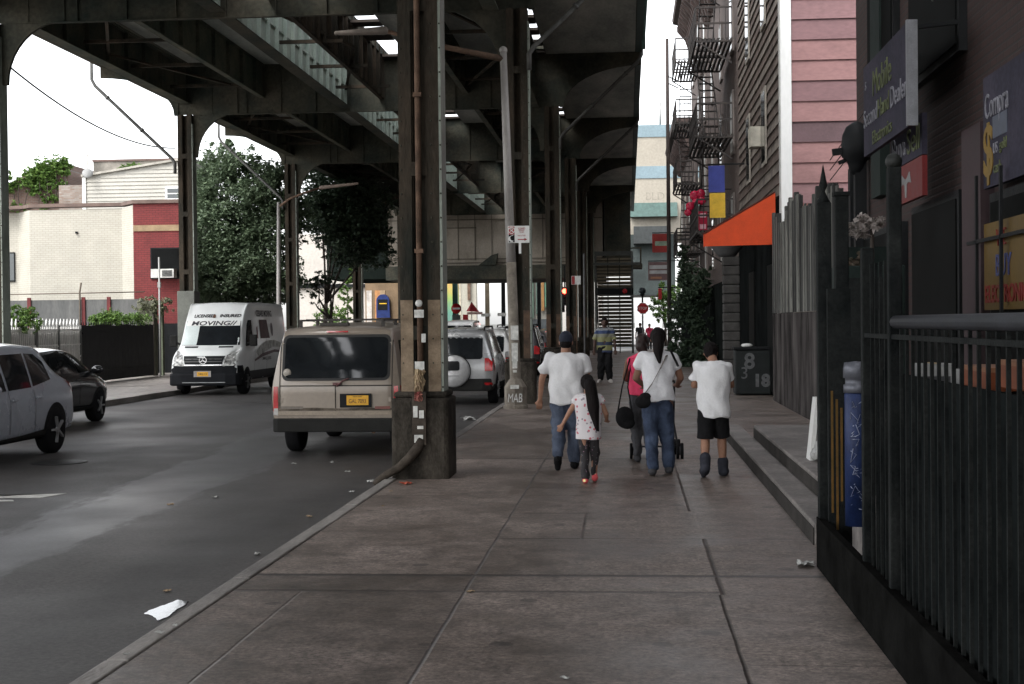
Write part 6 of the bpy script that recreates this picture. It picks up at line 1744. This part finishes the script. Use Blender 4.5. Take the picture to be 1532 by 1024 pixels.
# ================================================================== people
def skin_mat(nm, c): return M(nm, c, .55, 0, .15, 5, fine=.08)
SKIN = skin_mat('skin_tan', (.30,.16,.105)); SKIN2 = skin_mat('skin_brown', (.20,.105,.07)); SKIN3 = skin_mat('skin_dark', (.07,.04,.03))
HAIR = M('hair_black', (.010,.008,.008), .75, 0, .4, 9, .8, 60, spec=.1, stretch=(1,1,.15))
DENIM = M('denim', (.045,.06,.10), .85, 0, .4, 5, .3, 90, col2=(.11,.135,.19), stretch=(1,1,.6)); DENIMD = M('denim_dark', (.03,.045,.085), .85, 0, .4, 5, .3, 90, col2=(.065,.09,.15))
TEE = M('tee_white', (.74,.74,.75), .9, 0, .1, 3, .25, 60); TEEG = M('tee_grey_white', (.66,.66,.68), .9, 0, .1, 3, .25, 60)
BLKC = M('cloth_black', (.012,.012,.013), .9, 0, .3, 6, .3, 60, spec=.1); GREYC = M('cloth_charcoal', (.05,.05,.055), .85, 0, .35, 6, .3, 60)
PINK = M('cloth_pink', (.68,.055,.13), .85, 0, .15, 4, .25, 60)
def spots(name, base, cols, scale, thr):
    m, t, b = nodes(name)
    tc = nd(t, 'ShaderNodeTexCoord'); v = nd(t, 'ShaderNodeTexVoronoi', Scale=scale); t.links.new(tc.outputs['Object'], v.inputs['Vector'])
    lt = nd(t, 'ShaderNodeMath', operation='LESS_THAN'); lt.inputs[1].default_value = thr; t.links.new(v.outputs['Distance'], lt.inputs[0])
    n = nd(t, 'ShaderNodeValToRGB'); n.color_ramp.interpolation = 'CONSTANT'
    sx = nd(t, 'ShaderNodeSeparateColor'); t.links.new(v.outputs['Color'], sx.inputs[0]); t.links.new(sx.outputs[0], n.inputs[0])
    n.color_ramp.elements[0].color = val(cols[0]); n.color_ramp.elements[1].position = .5; n.color_ramp.elements[1].color = val(cols[1])
    mx = nd(t, 'ShaderNodeMix', data_type='RGBA'); t.links.new(lt.outputs[0], mx.inputs['Factor']); mx.inputs[6].default_value = val(base); t.links.new(n.outputs[0], mx.inputs[7])
    t.links.new(mx.outputs[2], b.inputs['Base Color']); b.inputs['Roughness'].default_value = .85
    return m
def stripes(name, bands):
    m, t, b = nodes(name)
    tc = nd(t, 'ShaderNodeTexCoord'); sp = nd(t, 'ShaderNodeSeparateXYZ'); t.links.new(tc.outputs['Object'], sp.inputs[0])
    mr = nd(t, 'ShaderNodeMapRange'); mr.inputs['From Min'].default_value = bands[0][0]; mr.inputs['From Max'].default_value = bands[-1][0]; t.links.new(sp.outputs['Z'], mr.inputs['Value'])
    rp = nd(t, 'ShaderNodeValToRGB'); rp.color_ramp.interpolation = 'CONSTANT'
    while len(rp.color_ramp.elements) < len(bands): rp.color_ramp.elements.new(.5)
    z0, z1 = bands[0][0], bands[-1][0]
    for e, (z, c) in zip(rp.color_ramp.elements, bands): e.position = (z-z0)/(z1-z0); e.color = val(c)
    t.links.new(mr.outputs[0], rp.inputs[0]); t.links.new(rp.outputs[0], b.inputs['Base Color']); b.inputs['Roughness'].default_value = .85
    return m
def fuse(mb, name, mat, parent, vox=.012, smooth=4, fold=0.0, fscale=(9,9,3), seed=0):
    """melt overlapping tapered shapes into one continuous surface; fold = depth of cloth creases"""
    me = mb.mesh(name); o = bpy.data.objects.new(name, me); C.objects.link(o)
    md = o.modifiers.new('r', 'REMESH'); md.mode = 'VOXEL'; md.voxel_size = vox
    ms = o.modifiers.new('s', 'SMOOTH'); ms.factor = .5; ms.iterations = smooth
    r = evaluated(o); bpy.data.objects.remove(o)
    if fold:
        r.calc_loop_triangles()
        nv = [v.normal.copy() for v in r.vertices]
        for v, n in zip(r.vertices, nv):
            p = Vector((v.co.x*fscale[0], v.co.y*fscale[1], v.co.z*fscale[2])) + Vector((seed*7.3, 0, 0))
            a = noise.noise(p + Vector((v.co.z*3, 0, v.co.x*5)))
            v.co += n*fold*(a*1.0 + .4*noise.noise(p*2.3))
    for p in r.polygons: p.use_smooth = True
    r.name = name
    return link(name, r, mat, parent)
def V(*a): return Vector(a)
def hand(mb, wrist, dirv, r, curl=.5, side=1, k=1.0):
    """palm, four unequal curled fingers and a thumb leaving the palm's side"""
    d = Vector(dirv).normalized(); u = Vector((0,1,0)); s = d.cross(u).normalized(); u = s.cross(d).normalized()
    w_ = Vector(wrist); pc = w_ + d*.075*k
    mb.cap(w_, w_+d*.02*k, r, r*1.02, 10)
    for i in range(4):
        a = w_ + d*.02*k + s*(i-1.5)*.014*k; b = w_ + d*.085*k + s*(i-1.5)*.020*k
        mb.cap(a, b, .014*k, .0125*k, 8)
        l = (.062,.072,.068,.052)[i]*k
        m_ = b + (d*math.cos(curl*.6)+u*math.sin(curl*.6))*l*.5; e = m_ + (d*math.cos(curl*1.7)+u*math.sin(curl*1.7))*l*.5
        mb.cap(b, m_, .0095*k, .009*k, 7).cap(m_, e, .009*k, .0075*k, 7)
    t0 = w_ + d*.03*k - s*.025*k*side; t1 = t0 + (d*.6 - s*side*.7 + u*.4).normalized()*.04*k
    mb.cap(t0, t1, .012*k, .0105*k, 8).cap(t1, t1+(d*.9+u*.4).normalized()*.032*k, .010*k, .008*k, 7)
def person(label, loc, H, J_, rz=0, skin=SKIN, build=1.0, top=None, bottom=None, shoes=None, hairf=None, sleeve=.55, shorts=False, extra=None, topfold=.034, legw=1.0, group=None, hem=.47, sleeveless=False, topw=1.0):
    """J_ holds joint positions as fractions of the height; x right, y walking direction, z up"""
    t = thing('person', label, 'person', loc, rz, group)
    B = dict(hipL=V(-.050,0,.525), hipR=V(.050,0,.525), kneL=V(-.052,.02,.285), kneR=V(.052,.02,.285), ankL=V(-.052,-.01,.045), ankR=V(.052,-.01,.045),
             toeL=V(-.058,.09,.018), toeR=V(.058,.09,.018), shL=V(-.105,0,.805), shR=V(.105,0,.805), elL=V(-.145,-.01,.635), elR=V(.145,-.01,.635),
             wrL=V(-.155,.03,.495), wrR=V(.155,.03,.495), neck=V(0,-.005,.845), head=V(0,.012,.928), pel=V(0,0,.53), chest=V(0,0,.73), waist=V(0,.005,.62))
    B.update({k: Vector(v) for k, v in J_.items()})
    j = {k: v*H for k, v in B.items()}; b = build; h = H
    hd = (j['head']-j['neck']).normalized()
    m = MB()
    # body: one skin
    m.cap(j['neck']-hd*.03*h, j['neck']+hd*.05*h, .036*h*b**.5, .033*h, 12)
    hc = j['head']
    m.ball(hc, (.045*h, .056*h, .068*h), 16); m.ball(hc+V(0,.014*h,-.032*h), (.034*h,.040*h,.038*h), 12)
    m.ball(hc+V(0,.058*h,-.012*h), (.009*h,.014*h,.013*h), 8)                      # nose
    for sg in (-1, 1):
        m.ball(hc+V(sg*.046*h,-.002*h,-.012*h), (.007*h,.013*h,.020*h), 8)          # ears
        m.ball(hc+V(sg*.017*h,.050*h,.006*h), (.010*h,.008*h,.007*h), 8)
    m.cap(hc+V(-.012*h,.050*h,-.040*h), hc+V(.012*h,.050*h,-.040*h), .008*h, .008*h, 8)   # mouth
    ch, wa, pe = j['chest'], j['waist'], j['pel']
    m.cap(j['shL']+V(.025*h,0,-.02*h), j['shR']+V(-.025*h,0,-.02*h), .036*h, .036*h, 12)
    m.ball(ch, (.092*h*b, .062*h*b, .10*h), 16); m.ball(wa, (.078*h*b, .058*h*b, .085*h), 16); m.ball(pe, (.084*h*b, .064*h*b, .065*h), 16)
    for s_, sg in (('L',-1), ('R',1)):
        m.cap(j['hip'+s_], j['kne'+s_], .050*h*b, .034*h, 12).cap(j['kne'+s_], j['kne'+s_].lerp(j['ank'+s_], .35), .034*h, .034*h, 12).cap(j['kne'+s_].lerp(j['ank'+s_], .35), j['ank'+s_], .034*h, .021*h, 12)
        fd_ = (j['toe'+s_]-j['ank'+s_]); m.cap(j['ank'+s_]-V(0,.012*h,.02*h), j['ank'+s_]+fd_*.85, .020*h, .015*h, 10)
        m.cap(j['sh'+s_]+V(0,0,-.022*h), j['el'+s_], .029*h*b**.5, .024*h, 12).cap(j['el'+s_], j['wr'+s_], .0245*h, .0155*h, 12)
        hand(m, j['wr'+s_], j['wr'+s_]-j['el'+s_] + (V(*J_['hd'+s_]) if 'hd'+s_ in J_ else V(0,0,0)), .0165*h, .55, -sg, h/1.7)
    fuse(m, 'body', skin, t, .0085*max(.8, h/1.7), 2)
    # upper garment: one loft from hem to collar, shoulders sloping off the neck
    m = MB(); tw = topw; hz = hem*h; sx = abs(j['shR'].x-j['shL'].x)/2; sz = (j['shL'].z+j['shR'].z)/2; nz = j['neck'].z
    wd = .102*h*b*tw; dp = .076*h*b
    prof = [(0, .99, 1.0), (.18, .98, .99), (.36, .96, .97), (.55, .97, .98), (.75, 1.02, 1.02), (.88, 1.06, 1.0), (1.0, 1.06, .93)]
    rings = []
    for f_, kx, ky in prof:
        z = hz+(sz-.005*h-hz)*f_
        c_ = V(pe.x, pe.y, 0).lerp(V(ch.x, ch.y, 0), f_)
        rings.append((c_.x, c_.y-.004*h, z, wd*kx, dp*ky))
    rings += [(ch.x*.5+j['neck'].x*.5, j['neck'].y-.003*h, sz+(nz-sz)*.35, sx*.80, .056*h*b), (j['neck'].x, j['neck'].y, sz+(nz-sz)*.72, sx*.52, .048*h), (j['neck'].x, j['neck'].y+.004*h, nz-.004*h, .040*h, .040*h)]
    m.stack(rings, 24)
    if not sleeveless:
        for s_, sg in (('L',-1), ('R',1)):
            a_ = j['sh'+s_]; e_ = a_.lerp(j['el'+s_], sleeve)
            m.cap(V(sg*sx*.55+j['neck'].x, a_.y, sz-.012*h), a_+V(-sg*.004*h,0,-.010*h), .046*h, .041*h*b**.4, 12)
            m.cap(a_+V(-sg*.004*h,0,-.010*h), a_.lerp(e_,.8), .041*h*b**.4, .040*h*b**.4, 14).tube([a_.lerp(e_,.7), e_], [.040*h*b**.4, .042*h*b**.4], 14)
    o = fuse(m, 'shirt', top, t, .010*max(.8,h/1.7), 4, topfold, (5,5,3.2), seed=H*3+loc[0])
    # legs
    m = MB()
    m.ball(pe+V(0,0,.005*h), (.086*h*b, .066*h*b, .062*h), 16)
    for s_ in 'LR':
        hp, kn, an = j['hip'+s_], j['kne'+s_], j['ank'+s_]
        m.cap(hp, kn.lerp(hp, .25 if shorts else .05), .056*h*b, .049*h*legw, 12)
        if shorts: m.cap(hp.lerp(kn,.2), hp.lerp(kn,.8), .056*h*b*legw, .056*h*legw, 14).tube([hp.lerp(kn,.5), hp.lerp(kn,1.02)], [.055*h*legw, .060*h*legw], 14)
        else: m.cap(kn, an+V(0,-.004*h,.026*h), .047*h*legw, .037*h*legw, 12)
    fuse(m, 'shorts' if shorts else 'trousers', bottom, t, .010*max(.8,h/1.7), 3, .010 if shorts else .024, (8,8,7), seed=H*5)
    m = MB()
    for s_ in 'LR':
        an, to = j['ank'+s_], j['toe'+s_]; d = to-an; fl = V(0,-.018*h,-.014*h)
        hl_ = an+fl; 
        m2 = MB(); sk = shoes[2] if len(shoes) > 2 else 1
        m2.cap(hl_, an+d*.55+V(0,0,-.002*h), .030*h*sk, .030*h*sk, 12).cap(an+V(0,-.01*h,.0), an+V(0,-.008*h,.018*h), .029*h, .027*h, 10).cap(an+d*.5, to, .027*h, .022*h, 12)
        if shoes[1]: m2.cap(an, an+V(0,0,shoes[1]*h), .030*h*sk, .033*h*sk, 12)
        fuse(m2, 'shoe', shoes[0], t, .009, 3)
    if hairf: hairf(t, j, h)
    if extra: extra(t, j, h)
    return t
# --- man in a white T-shirt and jeans, right heel lifted as he walks away
def cap_hat(t, j, h):
    c = j['head']
    m = MB().ball(c+V(0,-.002*h,.012*h), (.052*h,.063*h,.062*h), 14); o = fuse(m, 'cap', M('cap_navy', (.018,.022,.035), .8), t, .009, 3)
    m = MB().prism([(-.045*h,.05*h),(.045*h,.05*h),(.035*h,.12*h),(-.035*h,.12*h)], 'z', c.z+.008*h, c.z+.014*h); m.build('peak', BLKC, t)
    m = MB().ball(c+V(0,-.022*h,-.02*h), (.046*h,.043*h,.04*h), 12); fuse(m, 'hair', HAIR, t, .008, 2)
person('man in a white T-shirt, blue jeans and a dark cap walking away', (-.76, 17.3, 0), 1.68,
       dict(kneL=(-.056,.01,.29), ankL=(-.058,-.14,.105), toeL=(-.062,-.115,.018), kneR=(.05,.045,.285), ankR=(.05,.02,.043), toeR=(.062,.11,.018),
            elL=(-.175,-.02,.655), wrL=(-.192,.01,.505), elR=(.155,.03,.64), wrR=(.15,.13,.56), shL=(-.125,0,.80), shR=(.125,0,.80)),
       build=1.22, top=TEE, bottom=DENIM, shoes=(BLKC, 0), hairf=cap_hat, sleeve=.62, hem=.475, legw=1.12, topw=1.04)
# --- small girl with long black hair
def long_hair(t, j, h):
    c = j['head']; m = MB()
    m.ball(c+V(0,-.008*h,.006*h), (.062*h,.066*h,.074*h), 16); m.ball(c+V(.02*h,-.045*h,-.03*h), (.045*h,.03*h,.05*h), 12)
    m.cap(c+V(.03*h,-.06*h,-.02*h), c+V(.055*h,-.085*h,-.22*h), .058*h, .056*h, 12).cap(c+V(.055*h,-.085*h,-.22*h), c+V(.09*h,-.075*h,-.42*h), .056*h, .022*h, 12)
    fuse(m, 'hair', HAIR, t, .009, 3, .008, (22,22,3))
person('small girl with long black hair, floral top and pink shoes', (-.45, 15.75, 0), 1.22,
       dict(head=(-.01,.012,.915), neck=(0,-.005,.815), shL=(-.095,0,.785), shR=(.10,0,.785), elL=(-.165,-.02,.655), wrL=(-.235,-.01,.535), elR=(.16,-.01,.63), wrR=(.165,.055,.565),
            hdR=(-.02,.1,.02), ankL=(-.03,-.03,.045), toeL=(-.04,.07,.018), kneL=(-.04,.01,.28), ankR=(.05,.08,.05), toeR=(.055,.17,.03), kneR=(.05,.06,.285), hipL=(-.045,0,.5), hipR=(.045,0,.5), pel=(0,0,.5)),
       skin=SKIN, build=1.08, top=spots('cloth_floral', (.58,.55,.56), [(.45,.12,.15),(.25,.22,.25)], 22, .3), bottom=spots('leggings_speckled', (.02,.018,.02), [(.25,.15,.2),(.15,.15,.17)], 30, .18),
       shoes=(spots('shoe_pink', (.70,.10,.11), [(.75,.7,.3),(.7,.6,.35)], 9, .35), 0), hairf=long_hair, sleeve=.35, hem=.40, legw=.92, topw=1.1, topfold=.016)
# --- woman in a white T-shirt with a strap across her back
def braid(t, j, h):
    c = j['head']; m = MB()
    m.ball(c+V(0,-.008*h,.008*h), (.053*h,.062*h,.064*h), 16); m.cap(c+V(0,-.045*h,.0), c+V(.0,-.075*h,-.09*h), .045*h, .034*h, 12)
    m.cap(c+V(0,-.075*h,-.09*h), c+V(.008*h,-.085*h,-.165*h), .034*h, .012*h, 12)
    fuse(m, 'hair', HAIR, t, .009, 3, .006, (20,20,3))
    m = MB().ball(c+V(.0,.02*h,.060*h), (.02*h,.02*h,.012*h), 8)
    m.build('hair_clip', PINK, t)
def bag(t, j, h):
    m = MB()
    pts = [V(.075,.02,.835), V(.05,-.075,.80), V(.01,-.098,.72), V(-.045,-.098,.62), V(-.10,-.075,.545)]
    for i in range(len(pts)-1): m.bar(pts[i]*h, pts[i+1]*h, .012*h, .004*h)
    m.build('strap', M('strap_grey', (.16,.14,.13), .8), t)
    m = MB().ball(V(-.105,-.085,.50)*h, (.055*h,.025*h,.045*h), 12).ball(V(-.09,-.088,.535)*h, (.04*h,.02*h,.03*h), 10)
    fuse(m, 'shoulder_bag', BLKC, t, .009, 2)
    m = MB()
    for i in range(5): a = V(.085+.0095*i, -.034-.004*i, .838-.021*i); m.bar(a*h, (a+V(.0095,-.004,-.021))*h, .012*h, .012*h)
    m.build('shoulder_stripe', BLKC, t)
person('woman in a white T-shirt and blue jeans with a black bag slung across her back', (.34, 16.55, 0), 1.72,
       dict(kneL=(-.05,.02,.285), ankL=(-.045,-.06,.05), toeL=(-.05,.03,.018), kneR=(.05,.06,.29), ankR=(.065,.05,.05), toeR=(.075,.14,.02), elL=(-.15,.04,.655), wrL=(-.10,.14,.60), elR=(.15,.04,.655), wrR=(.13,.14,.60),
            hdL=(0,.2,.02), hdR=(0,.2,.02)),
       skin=SKIN2, build=1.06, top=TEEG, bottom=DENIMD, shoes=(GREYC, 0), hairf=braid, extra=bag, sleeve=.5, hem=.505, legw=1.08)
# --- boy looking down at his phone
def short_hair(t, j, h):
    c = j['head']; m = MB().ball(c+V(0,-.006*h,.012*h), (.054*h,.062*h,.062*h), 14).ball(c+V(0,-.03*h,-.02*h), (.045*h,.036*h,.035*h), 12)
    fuse(m, 'hair', HAIR, t, .008, 2, .005, (30,30,30))
person('boy in a white T-shirt, black shorts and grey high-top shoes walking away', (.96, 16.4, 0), 1.58,
       dict(head=(-.012,.065,.905), neck=(0,.005,.835), kneL=(-.06,-.005,.28), ankL=(-.066,-.085,.085), toeL=(-.076,-.045,.018), kneR=(.062,.06,.29), ankR=(.07,.06,.045), toeR=(.09,.14,.018),
            elL=(-.135,.06,.66), wrL=(-.075,.17,.66), elR=(.135,.06,.66), wrR=(.07,.17,.67), hdL=(.05,.2,.03), hdR=(-.05,.2,.03)),
       skin=SKIN, build=1.05, top=TEE, bottom=BLKC, shoes=(M('shoe_grey', (.036,.038,.048), .9, 0, .3, 8, spec=.1), .06, 1.25), hairf=short_hair, sleeve=.7, shorts=True, hem=.43, legw=1.05, topw=1.12, topfold=.03)
ph = MB().box(-.035,.035,-.004,.004,-.07,.07)
o = ph.build('phone', M('phone_case', (.05,.05,.055), .3), loc=(.96, 16.74, 1.10)); o.rotation_euler = (R(-40),0,0); tag(o, 'dark phone held in front of the boy in shorts', 'phone')
# --- woman in a pink sleeveless top, pushing the stroller
def bun(t, j, h):
    c = j['head']; m = MB().ball(c+V(0,-.006*h,.01*h), (.053*h,.062*h,.063*h), 14).ball(c+V(-.01*h,-.05*h,-.03*h), (.045*h,.04*h,.05*h), 12).cap(c+V(.0,-.05*h,-.04*h), c+V(.02*h,-.06*h,-.11*h), .04*h, .022*h, 10)
    fuse(m, 'hair', M('hair_brown', (.025,.014,.012), .5, 0, .4, 9), t, .009, 3)
person('woman in a bright pink sleeveless top half hidden behind the woman in white', (.175, 18.1, 0), 1.64,
       dict(elL=(-.135,.06,.65), wrL=(-.10,.17,.62), elR=(.14,.07,.66), wrR=(.12,.2,.63), hdL=(0,.2,0), hdR=(0,.2,0), kneL=(-.05,.03,.285), ankL=(-.045,.0,.045), toeL=(-.05,.08,.018), kneR=(.045,.0,.285), ankR=(.045,-.05,.05), toeR=(.055,.03,.018)),
       skin=SKIN2, build=1.08, top=PINK, bottom=GREYC, shoes=(GREYC, 0), hairf=bun, sleeveless=True, hem=.52, legw=1.05)
hb = thing('handbag', 'black handbag hanging from a long strap beside the woman in pink', 'bag', (-.055, 17.95, .46))
m = MB().ball((0,0,.12), (.12,.06,.14), 14).ball((.03,0,.05), (.10,.055,.08), 12); fuse(m, 'bag_body', BLKC, hb, .01, 2)
m = MB().tube([(-.09,0,.18),(-.03,.02,.50),(.07,.06,.86)], .010, 6).tube([(.09,0,.2),(.04,.02,.50),(.09,.08,.86)], .010, 6); m.build('strap', BLKC, hb)
# --- stroller
sr_ = thing('stroller', 'folding stroller with small black wheels pushed by the woman in pink', 'stroller', (.36, 18.75, 0))
m = MB()
for sg in (-1, 1):
    m.tube([(sg*.22,-.45,1.02),(sg*.22,-.1,.62),(sg*.22,.35,.12)], .014, 8); m.tube([(sg*.22,.15,.78),(sg*.22,-.05,.45),(sg*.27,-.22,.12)], .014, 8)
m.tube([(-.22,-.45,1.02),(.22,-.45,1.02)], .016, 8).tube([(-.24,-.22,.16),(.24,-.22,.16)], .012, 8)
m.build('frame', M('stroller_frame', (.03,.03,.032), .4, .3), sr_)
for x, y in ((-.31,-.24),(.29,-.24),(-.27,.36),(.27,.36)):
    wpt = thing_part('wheel', sr_, (x, y, .105))
    for dx in (-.028,.028): MB().lathe([(.06,-.016),(.10,-.018),(.105,0),(.10,.018),(.06,.016)], (dx,0,0), 18, axis='x').build('tyre', RUBBER, wpt)
    MB().lathe([(.055,-.04),(.055,.04),(0,.042)], (0,0,0), 12, axis='x').build('hub', GREYC, wpt)
m = MB().ball((0,.0,.42), (.21,.24,.10), 12).ball((0,-.16,.62), (.21,.07,.24), 12); fuse(m, 'seat', BLKC, sr_, .014, 2)
m = MB().ball((0,-.02,.86), (.23,.26,.16), 14); fuse(m, 'hood', GREYC, sr_, .014, 2)
# --- man far ahead in a striped shirt, coming this way
SHIRT = stripes('shirt_striped', [(.85,(.03,.04,.09)),(.95,(.21,.21,.09)),(1.10,(.03,.04,.08)),(1.20,(.21,.21,.10)),(1.34,(.2,.2,.15)),(1.44,(.03,.05,.12)),(1.54,(.2,.21,.22)),(1.7,(.3,.3,.3))])
def baggy_hair(t, j, h):
    c = j['head']; m = MB().ball(c+V(0,-.006*h,.014*h), (.049*h,.06*h,.06*h), 12); fuse(m, 'hair', HAIR, t, .01, 2)
person('man in a yellow and navy striped shirt standing far ahead on the pavement', (-.70, 42.0, 0), 1.93,
       dict(ankL=(-.07,0,.045), ankR=(.07,0,.045), toeL=(-.10,.08,.018), toeR=(.10,.08,.018), elL=(-.15,.0,.64), elR=(.15,.0,.64), wrL=(-.16,.03,.5), wrR=(.16,.03,.5)), rz=math.pi,
       skin=SKIN3, build=1.12, top=SHIRT, bottom=BLKC, shoes=(M('shoe_pale', (.45,.42,.4), .8), 0), hairf=baggy_hair, sleeve=.9, hem=.46, legw=1.3, topw=1.05)
# --- someone small and dark by the stop sign
person('distant person in dark clothes by the stop sign', (.72, 88.0, 0), 1.72, {}, rz=math.pi, skin=SKIN2, top=GREYC, bottom=BLKC, shoes=(BLKC,0), hairf=short_hair)
person('distant person in a pink top beyond the stop sign', (1.35, 92.0, 0), 1.66, dict(kneR=(.05,.06,.29), ankR=(.05,.08,.05), toeR=(.055,.17,.02)), rz=math.pi, skin=SKIN, top=PINK, bottom=GREYC, shoes=(BLKC,0), hairf=short_hair)

m = MB(); rr = random.Random(3)
for k in range(6): m.ball((rr.uniform(-.08,.08), rr.uniform(-.14,.14), .07+rr.uniform(0,.10)), (.09,.11,.075), 8)
bg2 = thing('rubbish_bag', 'crumpled white bag lying by the leaning white board', 'bag', (2.0, 14.55, .335))
fuse(m, 'bag_body', M('rubbish_white', (.36,.36,.35), .7, 0, .3, 6, .6, 18), bg2, .012, 2, .05, (11,11,11), 4)
MB().cap((0,0,.2), (.03,.02,.27), .025, .012, 8).build('knot', M('rubbish_knot', (.3,.3,.29), .7), bg2)
